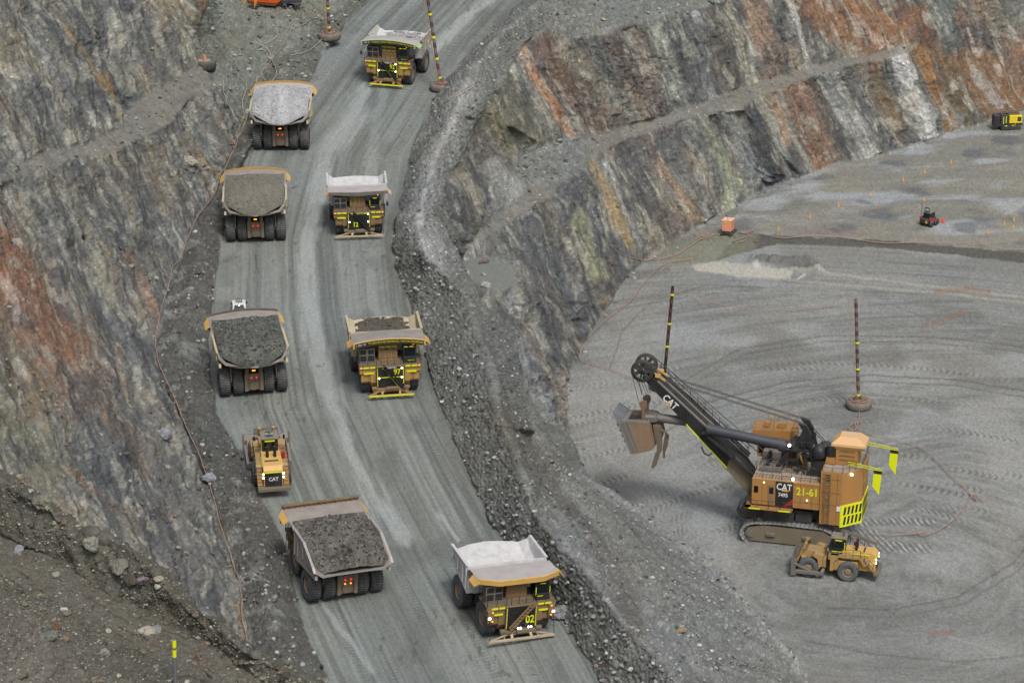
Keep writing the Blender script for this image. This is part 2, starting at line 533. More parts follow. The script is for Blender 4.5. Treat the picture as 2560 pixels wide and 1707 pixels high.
blend(sstep(.0, .5, mixn) * .7, (80, 84, 88))
blend(sstep(.05, .5, -mixn) * .55, (134, 121, 98))
blend(sstep(.15, .5, mix2) * .6, (158, 158, 148))
blend(sstep(.15, .55, -mix2) * .55, (78, 74, 71))
bk = m_wall * 1.0
fan = sstep(.05, .4, fbm(ca / 60, GY / 150, 0, 2, 601))
blend(bk * fan * .45, (114, 112, 105))
st([(1880,20),(2000,60),(2110,100)], 60, (140, 100, 68), .85)
st([(2230,130),(2290,230)], 60, (138, 102, 70), .85)
st([(2140,120),(2220,200),(2352,150)], 75, (126, 100, 74), .75)
st([(2120,20),(2352,60)], 55, (116, 104, 90), .5)
st([(-20,560),(60,680),(190,880)], 85, (146, 108, 80), .9)
st([(250,880),(330,1050),(460,1350)], 60, (98, 102, 108), .7)
st([(200,640),(300,700),(380,760)], 40, (126, 112, 96), .4)
st([(-20,900),(60,1010),(110,1080)], 62, (130, 126, 104), .75)
st([(20,470),(120,560),(260,700)], 30, (110, 112, 112), .5)
st([(100,430),(260,420),(380,330)], 26, (118, 110, 98), .5)
st([(1240,120),(1330,260),(1400,310)], 60, (122, 104, 88), .5)
st([(1130,260),(1180,330),(1230,350)], 40, (122, 124, 104), .6)
# lower right wall
st([(1190,500),(1250,600),(1340,745)], 60, (82, 88, 98), .8)
st([(1235,470),(1290,560),(1390,690)], 30, (96, 88, 82), .8)
st([(1290,440),(1350,540),(1430,640)], 40, (76, 82, 92), .8)
st([(1360,375),(1385,450),(1445,560)], 13, (156, 132, 86), .85)
st([(1385,370),(1410,440),(1460,540)], 7, (168, 176, 172), .8)
st([(1330,500),(1345,560),(1372,630)], 20, (150, 152, 116), .8)
st([(1430,340),(1500,470),(1560,540)], 40, (96, 84, 76), .7)
st([(1480,320),(1550,430),(1590,500)], 14, (146, 112, 84), .7)
st([(1545,300),(1580,400),(1640,480)], 22, (88, 84, 84), .7)
st([(1612,280),(1660,360),(1696,437),(1680,470)], 17, (158, 158, 128), .9)
st([(1650,340),(1673,420),(1680,470)], 16, (150, 160, 132), .7)
st([(1680,258),(1700,320),(1730,400)], 26, (150, 155, 155), .8)
st([(1725,242),(1760,330),(1790,430)], 24, (60, 66, 78), .9)
st([(1777,230),(1795,280),(1806,330)], 11, (172, 142, 112), .9)
st([(1782,290),(1800,350),(1820,410)], 8, (158, 164, 158), .7)
st([(1830,208),(1860,290),(1898,380)], 42, (140, 98, 72), .9)
st([(1876,186),(1905,270),(1945,360)], 20, (80, 76, 72), .85)
st([(1898,175),(1945,265),(2009,366)], 21, (158, 160, 150), 1.0)
st([(1950,165),(1990,250),(2040,350)], 28, (80, 84, 88), .9)
st([(2005,150),(2040,240),(2090,335)], 18, (112, 90, 70), .9)
st([(2059,130),(2090,210),(2133,318)], 25, (180, 183, 182), 1.0)
st([(2112,112),(2150,200),(2185,300)], 18, (146, 108, 70), .95)
st([(2160,108),(2200,200),(2240,290)], 26, (98, 86, 66), .9)
st([(2210,100),(2270,180),(2330,250)], 60, (126, 92, 66), .9)
st([(2240,170),(2290,240)], 16, (160, 160, 158), .6)
st([(2340,60),(2345,240)], 22, (150, 108, 72), .6)
st([(2160,262),(2195,296)], 6, (150, 156, 160), .7)
# upper right wall
st([(1596,34),(1612,120),(1635,221)], 10, (176, 180, 184), .85)
st([(1575,50),(1590,120),(1600,220)], 14, (92, 98, 106), .8)
st([(1640,25),(1660,120),(1690,208)], 24, (90, 86, 78), .8)
st([(1683,15),(1700,100),(1716,188)], 9, (176, 168, 144), .9)
st([(1735,15),(1760,100),(1780,180)], 32, (146, 112, 86), .85)
st([(1795,20),(1800,100),(1812,165)], 9, (66, 68, 74), .9)
st([(1811,0),(1835,70),(1867,161)], 9, (172, 175, 174), .95)
st([(1840,10),(1870,90),(1903,150)], 20, (72, 76, 84), .9)
st([(1870,0),(1930,60),(2010,110)], 45, (134, 92, 62), .9)
st([(1960,40),(1990,80),(2030,110)], 12, (186, 166, 152), .8)
st([(1960,0),(2040,20),(2120,60)], 40, (142, 96, 60), .9)
st([(2120,30),(2140,95)], 12, (120, 78, 56), .8)
st([(2150,-20),(2170,50),(2190,95)], 36, (96, 110, 108), .95)
st([(2230,10),(2240,80)], 40, (120, 84, 62), .8)
st([(2215,-20),(2240,40),(2260,110)], 14, (98, 110, 106), .7)
st([(2310,-20),(2340,60)], 38, (98, 110, 106), .85)
st([(2300,110),(2352,170)], 30, (112, 84, 66), .8)
st([(2275,90),(2290,130)], 10, (70, 66, 62), .7)
st([(1197,94),(1240,190),(1325,322)], 13, (172, 126, 94), .95)
st([(1251,118),(1310,210),(1403,319)], 42, (104, 80, 70), .9)
st([(1330,110),(1370,200),(1420,300)], 20, (122, 112, 96), .7)
st([(1400,90),(1450,190),(1520,280)], 30, (112, 88, 76), .7)
st([(1465,80),(1480,160),(1500,240)], 12, (156, 130, 104), .8)
st([(1497,55),(1530,130),(1571,218)], 19, (148, 152, 138), .95)
st([(1550,50),(1560,120),(1575,200)], 9, (66, 72, 80), .8)
st([(1117,248),(1160,310),(1184,350)], 16, (132, 128, 96), .8)
st([(1160,200),(1200,300),(1260,345)], 36, (108, 108, 92), .75)
st([(1195,210),(1215,290)], 12, (72, 78, 86), .7)
st([(1085,290),(1130,370),(1190,470)], 20, (104, 96, 84), .7)
st([(1060,330),(1100,440)], 14, (78, 82, 88), .7)
# main wall of the road's shoulder
st([(1218,524),(1280,620),(1352,718)], 38, (84, 90, 98), .8)
st([(1318,524),(1350,590),(1379,634)], 17, (152, 152, 114), .85)
st([(1190,560),(1220,640),(1280,760)], 26, (108, 104, 100), .7)
st([(1174,690),(1200,800),(1240,900),(1275,985)], 22, (158, 166, 172), .85)
st([(1201,759),(1250,860),(1300,950)], 20, (146, 132, 122), .8)
st([(1250,640),(1290,760),(1330,800)], 20, (96, 90, 86), .7)
st([(1290,860),(1300,930)], 10, (170, 152, 140), .7)
# left upper wall
st([(70,74),(120,150),(178,232)], 19, (106, 116, 130), .9)
st([(120,40),(200,170),(240,250)], 26, (72, 78, 90), .8)
st([(151,67),(200,130),(258,222)], 12, (146, 124, 82), .85)
st([(188,0),(240,100),(305,205)], 16, (142, 146, 128), .85)
st([(235,175),(262,225)], 12, (160, 122, 70), .9)
st([(270,0),(330,100),(400,150)], 50, (92, 96, 102), .7)
st([(370,0),(395,50),(420,100)], 9, (140, 138, 112), .8)
st([(452,0),(465,40),(470,80)], 12, (152, 98, 58), .8)
st([(0,230),(50,300),(100,340)], 30, (112, 102, 88), .7)
st([(0,-20),(30,60),(60,120)], 40, (84, 84, 80), .7)
# left lower wall
st([(285,386),(330,450),(363,504)], 24, (72, 77, 84), .85)
st([(335,386),(390,450),(430,510)], 26, (128, 116, 104), .7)
st([(415,320),(450,360),(495,400)], 12, (128, 112, 82), .8)
st([(0,480),(80,560),(180,620)], 40, (106, 100, 92), .7)
st([(-20,560),(40,650),(150,790)], 55, (136, 92, 70), .85)
st([(-20,720),(30,820),(90,930)], 40, (122, 104, 80), .85)
st([(0,620),(60,700)], 14, (156, 96, 70), .7)
st([(118,524),(220,690),(336,860)], 22, (112, 117, 120), .85)
st([(170,560),(210,680),(260,800)], 16, (78, 81, 86), .8)
st([(215,608),(235,650),(252,698)], 10, (134, 128, 88), .8)
st([(285,590),(320,650),(352,725)], 13, (144, 108, 84), .8)
st([(270,790),(285,860),(300,944)], 9, (168, 152, 128), .85)
st([(150,840),(200,960),(280,1080)], 26, (84, 88, 93), .8)
st([(230,930),(280,1010),(330,1080)], 26, (122, 100, 80), .75)
st([(140,980),(200,1060),(240,1120)], 16, (132, 126, 112), .6)
st([(240,1080),(330,1180),(470,1400)], 50, (92, 96, 102), .85)
st([(168,1080),(220,1120),(270,1160)], 12, (146, 108, 82), .85)
st([(330,1010),(380,1090),(430,1180)], 22, (118, 112, 106), .7)
st([(0,960),(60,1030),(120,1080)], 30, (112, 112, 96), .8)
for pts, w, c, s, e in S:
    x0 = min(p[0] for p in pts) - 2.2 * w; x1 = max(p[0] for p in pts) + 2.2 * w
    y0 = min(p[1] for p in pts) - 2.2 * w; y1 = max(p[1] for p in pts) + 2.2 * w
    i0, i1 = np.searchsorted(gx, [x0, x1]); j0, j1 = np.searchsorted(gy, [y0, y1])
    if i1 <= i0 or j1 <= j0: continue
    sl = (slice(j0, j1), slice(i0, i1))
    wob = .5 * fbm(GX[sl] / 9, GY[sl] / 22, 0, 4, 211)
    d, t = line_d(px[sl], py[sl], pts)
    m = sstep(1.2, .45, d / w + wob) * s * (.85 + .15 * sstep(-.35, .15, mix2[sl]) if e else .6 + .4 * sstep(-.35, .15, mix2[sl] + .6 * fbm(ca[sl] / 4, GY[sl] / 30, 0, 3, 217)))
    m = m[..., None]
    vary = (1 + .16 * fbm(ca[sl] / 5, GY[sl] / 18, 0, 3, 223))[..., None]
    col[sl] = col[sl] * (1 - m) + lin(c) * vary * m
wall_shade = sstep(.08, .4, fbm(ca / 34, GY / 80, 0, 4, 613))
blend(m_wall * wall_shade * .5, (70, 74, 80))  # broad dark shading painted into the wall colour
palr = sstep(.12, .45, fbm(ca / 12, GY / 40, 0, 4, 617))
blend(m_wall * palr * .5, (162, 160, 148))
# rubble, berms
blend(m_rub, (117, 119, 116))
blend(m_lrub * .9, (80, 80, 77))
blend(m_rub * sstep(.0, .5, fbm(wx / 6, wy / 6, 0, 3, 113)) * .5, (98, 98, 93))
blend(m_lrub * sstep(.2, .5, fbm(wx / 3.2, wy / 3.2, 0, 3, 117)) * .55, (134, 136, 134))
blend(m_tip * .5, (108, 112, 102))
blend(m_ubench * .5, (116, 118, 112))
pale, _ = line_d(px, py, [(1075,215),(1030,330),(985,420),(965,500),(985,560),(1020,600)])
blend(m_rub * sstep(46, 14, pale) * .75, (152, 154, 153))
pale2, _ = line_d(px, py, [(985,680),(990,780)])
blend(m_rub * sstep(40, 12, pale2) * .4, (130, 132, 130))
pale3, _ = line_d(px, py, [(1345,1090),(1450,1165),(1600,1265),(1700,1370),(1800,1480),(1850,1568)])
blend(sstep(28, 6, pale3) * .7, (150, 151, 150))
pale4, _ = line_d(px, py, [(1135,380),(1175,440),(1200,480)])
blend(sstep(30, 12, pale4) * .7, (150, 152, 150))
pale5, _ = line_d(px, py, [(1300,1230),(1400,1340),(1480,1450),(1560,1540)])
blend(m_rub * sstep(60, 20, pale5) * .45, (138, 140, 142))
rs_ = poly_in(px, py, RRx[6:] + BCx[::-1][:13], 8) * (GY > 560)
blend(rs_ * .45, (106, 106, 101))
brn, _ = line_d(px, py, [(1150,960),(1210,1040),(1275,1080)])
blend(m_rub * sstep(50, 15, brn) * .6, (98, 95, 86))
brn, _ = line_d(px, py, [(1240,1120),(1330,1200),(1410,1330),(1470,1450)])
blend(m_rub * sstep(30, 8, brn) * .5, (92, 88, 82))
blend(m_bench * .8, (120, 120, 114))
blend(m_bench * sstep(.0, .45, fbm(wx / 1.3, wy / 1.3, 0, 3, 118)) * .5, (98, 97, 92))
blend(m_bench * sstep(.1, .5, fbm(wx / 2.5, wy / 2.5, 0, 3, 119)) * .5, (134, 128, 118))
blend(m_plat, (120, 124, 119))
# pit floor
blend(m_floor, (129, 131, 129))
ctr = pt_h(1960, 1330, 0)
rr = np.hypot(wx - ctr[0], (wy - ctr[1]))
an = np.arctan2(wx - ctr[0], wy - ctr[1])
fl = m_floor * (1 - m_step)
lane = fbm(rr / 1.1, an * 5, 0, 4, 127)
lane2 = fbm(rr / 4.5, an * 3, 0, 3, 129)
rr2 = np.hypot(wx - 75, wy - 330); an2 = np.arctan2(wx - 75, wy - 330)
lane_b = fbm(rr2 / 1.0, an2 * 5, 0, 4, 128)
lane = np.where(fbm(wx / 30, wy / 30, 0, 2, 12) > .05, lane, lane_b)
blend(fl * sstep(.05, .5, lane) * .45, (94, 95, 92))
blend(fl * sstep(.05, .5, -lane) * .5, (146, 147, 146))
fine = fbm(rr / .42, an * 22, 0, 3, 133)
blend(fl * sstep(.15, .55, fine) * .22, (92, 93, 91))
blend(fl * sstep(.15, .55, -fine) * .18, (154, 155, 154))
blend(fl * sstep(.0, .5, lane2) * .35, (112, 111, 106))
blend(fl * sstep(.1, .5, fbm(wx / 14, wy / 14, 0, 3, 131)) * .6, (150, 153, 153))
blend(fl * sstep(.2, .5, fbm(wx / 10, wy / 10, 0, 3, 137)) * .45, (104, 104, 100))
blend(fl * poly_in(px, py, [(1330,900),(1450,760),(1560,900),(1620,1100),(1750,1300),(1600,1260),(1345,1080)], 60) * .45, (150, 151, 150))
dk = poly_in(px, py, [(1720,1380),(2352,1330),(2400,1600),(1860,1600)], 80)
blend(fl * dk * .3, (108, 109, 108))
# far floor, blasted ground with pale patches and fine wheel lines
fb = far_b
blend(fb * .75, (126, 124, 115))
uu = wx * .52 + wy * .05
blend(fb * sstep(.05, .5, fbm(wx / 9 , (wy - .25 * wx) / 2.2, 0, 4, 139)) * .5, (142, 136, 122))
blend(fb * sstep(.1, .45, fbm(wx / 13, (wy - .2 * wx) / 5, 0, 4, 149)) * .75, (154, 159, 162))
blend(fb * sstep(.15, .5, fbm(wx / 8, wy / 8, 0, 3, 151)) * .7, (92, 95, 100))
blend(m_step, (86, 85, 80))
blend(poly_in(px, py, [(1500,590),(1600,530),(1745,537),(1730,575),(1640,600),(1560,605)], 8) * .7, (116, 117, 102))
blend(poly_in(px, py, [(1735,590),(1790,590),(1880,605),(1885,625),(1800,612),(1730,606)], 4) * .8, (98, 97, 93))
# pale patch and lines on the floor
blend(poly_in(pxs, pys, [(1590,608),(1660,600),(1820,622),(1815,640),(1700,636),(1600,622)], 3) * .85, (176, 173, 162))
for a, w, c, s in [([(1820,618),(2000,640),(2200,665),(2352,683),(2600,712)], 3.2, (156, 153, 143), .8), ([(1800,642),(1950,655),(2150,672),(2352,695),(2600,725)], 3.0, (154, 151, 142), .7),
                   ([(1832,640),(1850,628)], 2, (184, 182, 172), .9),
                   ([(2150,672),(2220,664),(2270,671)], 7, (138, 106, 88), .5), ([(2120,750),(2170,735),(2215,715)], 7, (130, 108, 92), .5),
                   ([(2130,1448),(2190,1452)], 6, (136, 108, 92), .5), 
                   
                   ([(2180,1460),(2400,1530)], 3, (150, 148, 146), .5),
                   ([(1450,1010),(1600,930),(1800,878),(2000,862),(2200,872),(2400,905)], 2.2, (88, 89, 87), .6), ([(1460,1030),(1610,946),(1805,892),(2000,876),(2200,886),(2400,920)], 2.2, (90, 91, 89), .5),
                   ([(1480,960),(1560,880),(1700,800),(1900,770),(2150,775),(2400,800)], 2, (90, 90, 88), .55), ([(1500,968),(1575,892),(1710,812),(1900,783),(2150,788),(2400,814)], 2, (90, 90, 88), .45),
                   ([(1400,850),(1430,760),(1500,690),(1620,655),(1760,660)], 2.2, (94, 94, 91), .5), ([(1420,860),(1452,772),(1515,705),(1625,670),(1755,674)], 2.2, (150, 150, 146), .45),
                   ([(1900,1395),(2050,1400),(2200,1370),(2330,1290),(2400,1200)], 2.6, (86, 87, 86), .55), ([(1890,1412),(2060,1418),(2215,1386),(2345,1306),(2420,1215)], 2.6, (90, 91, 90), .45),
                   ([(1850,1470),(2000,1500),(2200,1520),(2400,1500)], 3, (92, 92, 91), .45), ([(1380,1040),(1450,1090),(1560,1120),(1680,1130)], 6, (152, 153, 152), .4),
                   ([(2000,930),(2150,950),(2300,1010),(2380,1080)], 3, (150, 151, 150), .4), ([(2050,700),(2200,760),(2352,800)], 2, (96, 96, 93), .4),
                   ([(1345,770),(1390,720)], 18, (96, 98, 100), .5), ([(1420,640),(1530,620)], 10, (104, 102, 96), .5)]:
    d, _ = line_d((px + 3 * GX) / 4, (py + 3 * GY) / 4, a)
    d = d + 1.1 * vn(GX / 5, GY / 3, 0, 61)
    blend(m_floor * sstep(1.3, .5, d / w) * s, c)
for poly, ph in (([(1925,1192),(2080,1186),(2092,1205),(1935,1212)], 0), ([(1960,1240),(2135,1248),(2145,1268),(1985,1266)], 3), ([(1915,1210),(2010,1216),(2040,1238),(1935,1232)], 5), ([(2080,1188),(2150,1190),(2150,1204),(2092,1205)], 2)):
    mp = poly_in(pxs, pys, poly, 3) * m_floor
    sl_ = np.sin((GX - (.9 * (GY - 1200)) + ph) * 2 * pi / 13.5 + 1.2 * fbm(GX / 25, GY / 12, 0, 2, 4))
    br_ = sstep(-.25, .3, fbm(GX / 9, GY / 7, 0, 3, 88))
    blend(mp * br_ * sstep(.1, .6, sl_) * .6, (176, 179, 180))
    blend(mp * sstep(.1, .5, -sl_) * .6, (84, 85, 86))
# tyre prints: bands of herring-bone across the wheel lines
for r_c, a0, a1 in ((22, -1.4, .9), (27, -1.3, 1.0), (33, -1.2, 1.1), (41, -1.1, 1.0), (52, -.9, .8), (63, -.8, .7), (76, -.6, .6)):
    for off in (0, 2.6):
        bnd = sstep(1.0, .6, np.abs(rr - r_c - off + 1.2 * fbm(an * 2, rr * 0 + r_c, 0, 2, 3)))
        seg_ = sstep(a0, a0 + .3, an) * sstep(a1, a1 - .3, an) * sstep(-.1, .3, fbm(an * 4, rr * 0 + r_c + off, 0, 2, 9))
        hb = np.sin(an * rr * 2 * pi / 1.0 + np.abs(rr - r_c - off) * 3)
        blend(fl * bnd * seg_ * sstep(0, .6, hb) * .5, (82, 82, 80))
        blend(fl * bnd * seg_ * sstep(0, .6, -hb) * .32, (158, 158, 156))
# road
cen = [((a[0] + b[0]) / 2, (a[1] + b[1]) / 2) for a, b in zip(
    [RLx[0], RLx[2], RLx[4], RLx[6], RLx[8], RLx[10], RLx[12], RLx[14], RLx[16], RLx[18], RLx[19]],
    [RRx[0], RRx[2], RRx[3], RRx[4], RRx[6], RRx[8], RRx[10], RRx[12], RRx[14], RRx[16], RRx[17]])]
cw = [road_pt(*c) for c in cen]
dr = np.full(GX.shape, 1e9); sr = np.zeros(GX.shape); acc = 0
for a, b in zip(cw[:-1], cw[1:]):
    e = (b - a)[:2]; L = np.hypot(*e)
    t = np.clip(((wx - a[0]) * e[0] + (wy - a[1]) * e[1]) / L ** 2, 0, 1)
    qx, qy = wx - a[0] - t * e[0], wy - a[1] - t * e[1]
    d = np.hypot(qx, qy); sg = np.sign(e[0] * qy - e[1] * qx)
    w = d < np.abs(dr)
    dr = np.where(w, d * sg, dr); sr = np.where(w, acc + t * L, sr); acc += L
blend(m_road, (119, 124, 121))
la = fbm(dr / .38, sr / 30, 0, 4, 163)
lb = fbm(dr / 2.4, sr / 50, 0, 3, 167)
blend(m_road * sstep(.06, .45, la) * .6, (86, 88, 87))
blend(m_road * sstep(.06, .45, -la) * .5, (140, 144, 142))
blend(m_road * sstep(.05, .5, lb) * .45, (134, 137, 135))
blend(m_road * sstep(.1, .5, -lb) * .4, (94, 96, 95))
blend(m_road * sstep(.15, .5, fbm(wx / 5, wy / 9, 0, 4, 173)) * .4, (88, 92, 90))
for off in (-9.6, -6.8, -3.9, -1.2, 1.5, 3.2, 5.2, 8.0, 10.2):
    bnd = sstep(.75, .35, np.abs(dr - off + .8 * fbm(sr / 22, sr * 0 + off, 0, 2, 77)))
    hb = np.sin(sr * 2 * pi / .62 + np.abs(dr - off) * 2.5)
    pr_ = sstep(-.2, .25, fbm(sr / 14, sr * 0 + off * 3, 0, 2, 79))
    blend(m_road * bnd * pr_ * sstep(0, .7, hb) * .42, (80, 83, 82))
for a, w, c, s in [([(835,215),(790,300),(755,350),(735,430),(712,540),(705,620),(712,720),(735,820),(770,930),(810,1040),(860,1140),(920,1230)], 22, (160, 166, 166), .6),
                   ([(1120,0),(1050,60),(1000,110)], 12, (164, 169, 168), .6), ([(1010,1180),(1050,1240)], 5, (160, 165, 163), .5),
                   ([(735,1380),(790,1450),(850,1540)], 7, (158, 162, 160), .5), ([(1120,1470),(1160,1568)], 6, (140, 144, 142), .4),
                   ([(880,210),(860,300),(850,400)], 14, (146, 152, 149), .4), ([(745,600),(760,760),(800,900)], 16, (92, 96, 95), .35),
                   ([(585,590),(590,620),(598,640)], 3, (78, 82, 81), .8), ([(700,1330),(740,1400),(800,1500)], 6, (92, 96, 95), .5),
                   ([(1000,230),(930,380),(905,500),(895,600),(920,690),(985,850),(1020,980),(1070,1110)], 10, (100, 101, 97), .5)]:
    d, _ = line_d(px, py, a)
    blend(m_road * sstep(1.4, .3, d / w + .9 * fbm(dr / .7, sr / 9, 0, 4, 7)) * s, c)
flk = sstep(.35, .6, fbm(wx / .7, wy / 1.6, 0, 3, 187)) * sstep(-.1, .3, fbm(wx / 7, wy / 14, 0, 2, 189))
blend(m_road * flk * .5, (70, 73, 72))
# speckle of every ground: single stones, darker pits between
col *= (1 + m_wall * (craggy * (.12 * bl1 + .10 * bl2_ - .16 * sstep(.1, 0, cr1) - .08 * sstep(.1, 0, cr2)) + .36 * fbm(ca / 3.4, GY / 44, 0, 3, 541) + .18 * fbm(ca / 1.7, GY / 14, 0, 2, 543) + .34 * fbm(GX / 6, GY / 6, 0, 3, 547)) + m_rub * (.16 * bl3))[..., None]
sp = vn(GX / 2.1, GY / 2.1, 0, 181)
sp2 = vn(GX / 3.7, GY / 3.1, 0, 191)
kk = (1 + (.17 * sp + .15 * sp2) * (.65 * m_road + .85 * m_floor + 1.0 * m_rub + .9 * m_wall + .6 * m_bench))
col *= kk[..., None]
stone = (sp2 > .62) & (vn(GX / 2.6, GY / 2.6, 0, 197) > .1)
col = np.where((stone * (m_rub + .35 * m_wall) > .3)[..., None], col * 1.45, col)
cool = 1 + .05 * mix3[..., None] * np.array([1, .2, -1])
col = np.clip(col * cool * np.array([.995, 1.0, .985]), 0.01, .9)

# ---- ground material: the rock's colours held per point, with finer grain and bump from the shader


def ground_mat(name, scale, bump, dist, grain):
    m = bpy.data.materials.new(name)
    m.use_nodes = True
    n, l = m.node_tree.nodes, m.node_tree.links
    b = n["Principled BSDF"]
    b.inputs["Roughness"].default_value = .95
    b.inputs["Specular IOR Level"].default_value = .15
    at = n.new("ShaderNodeAttribute"); at.attribute_name = "Col"
    tc = n.new("ShaderNodeTexCoord")
    no = n.new("ShaderNodeTexNoise"); no.inputs["Scale"].default_value = scale
    no.inputs["Detail"].default_value = 5; no.inputs["Roughness"].default_value = .75
    l.new(tc.outputs["Object"], no.inputs["Vector"])
    mr = n.new("ShaderNodeMapRange")
    mr.inputs[1].default_value = .3; mr.inputs[2].default_value = .7
    mr.inputs[3].default_value = 1 - grain; mr.inputs[4].default_value = 1 + grain
    l.new(no.outputs[0], mr.inputs[0])
    vm = n.new("ShaderNodeVectorMath"); vm.operation = 'SCALE'
    l.new(at.outputs["Color"], vm.inputs[0]); l.new(mr.outputs[0], vm.inputs["Scale"])
    l.new(vm.outputs[0], b.inputs["Base Color"])
    bp = n.new("ShaderNodeBump"); bp.inputs["Strength"].default_value = bump; bp.inputs["Distance"].default_value = dist
    l.new(no.outputs[0], bp.inputs["Height"]); l.new(bp.outputs[0], b.inputs["Normal"])
    return m


M_ROCK = ground_mat("rock_ground", 3.2, .6, .2, .35)
M_ROAD = ground_mat("road_dirt", 3.0, .35, .08, .16)
M_FLOOR = ground_mat("pit_floor_dirt", 2.0, .6, .15, .22)
M_FORE = ground_mat("near_dirt", 7.0, .9, .1, .3)


def mesh_np(name, V, Fq, mt, colr=None, smooth=True, link=True):
    me = bpy.data.meshes.new(name)
    nv, nf, k = len(V), len(Fq), Fq.shape[1]
    me.vertices.add(nv); me.vertices.foreach_set("co", np.ascontiguousarray(V, np.float32).ravel())
    me.loops.add(nf * k); me.loops.foreach_set("vertex_index", np.ascontiguousarray(Fq, np.int32).ravel())
    me.polygons.add(nf)
    me.polygons.foreach_set("loop_start", np.arange(0, nf * k, k, dtype=np.int32))
    me.polygons.foreach_set("use_smooth", np.full(nf, smooth, bool))
    me.update(calc_edges=True)
    if colr is not None:
        a = me.color_attributes.new("Col", 'FLOAT_COLOR', 'POINT')
        c4 = np.ones((nv, 4), np.float32); c4[:, :3] = colr
        a.data.foreach_set("color", c4.ravel())
    me.materials.append(mt)
    o = bpy.data.objects.new(name, me)
    if link: C.objects.link(o)
    return o


ny, nx = GX.shape
idx = np.arange(nx * ny).reshape(ny, nx)
quads = np.stack([idx[:-1, :-1], idx[1:, :-1], idx[1:, 1:], idx[:-1, 1:]], -1).reshape(-1, 4)
fc = lambda m: ((m[:-1, :-1] + m[1:, 1:] + m[1:, :-1] + m[:-1, 1:]) / 4).ravel()
zr, zf_ = fc(m_road) > .5, fc(m_floor) > .5
side = fc((GX > np.interp(GY, [p[1] for p in BCx], [p[0] for p in BCx]) - 200).astype(float)) > .5
zone = np.where(zr, 0, np.where(zf_, 1, np.where(side, 2, 3)))
Vf, Cf = P.reshape(-1, 3), col.reshape(-1, 3)
for k, (nm, mt) in enumerate([("haul_road", M_ROAD), ("pit_floor", M_FLOOR), ("pit_terrain", M_ROCK), ("hill_terrain", M_ROCK)]):
    q = quads[zone == k]
    used, inv = np.unique(q, return_inverse=True)
    o = mesh_np(nm, Vf[used], inv.reshape(-1, 4), mt, Cf[used])
    tag(o, kind='structure')


def surf(px_, py_):
    """point of the finished land seen at a place of the photograph"""
    i = int(np.clip(np.searchsorted(gx, px_), 0, nx - 1)); j = int(np.clip(np.searchsorted(gy, py_), 0, ny - 1))
    return Vector(P[j, i])

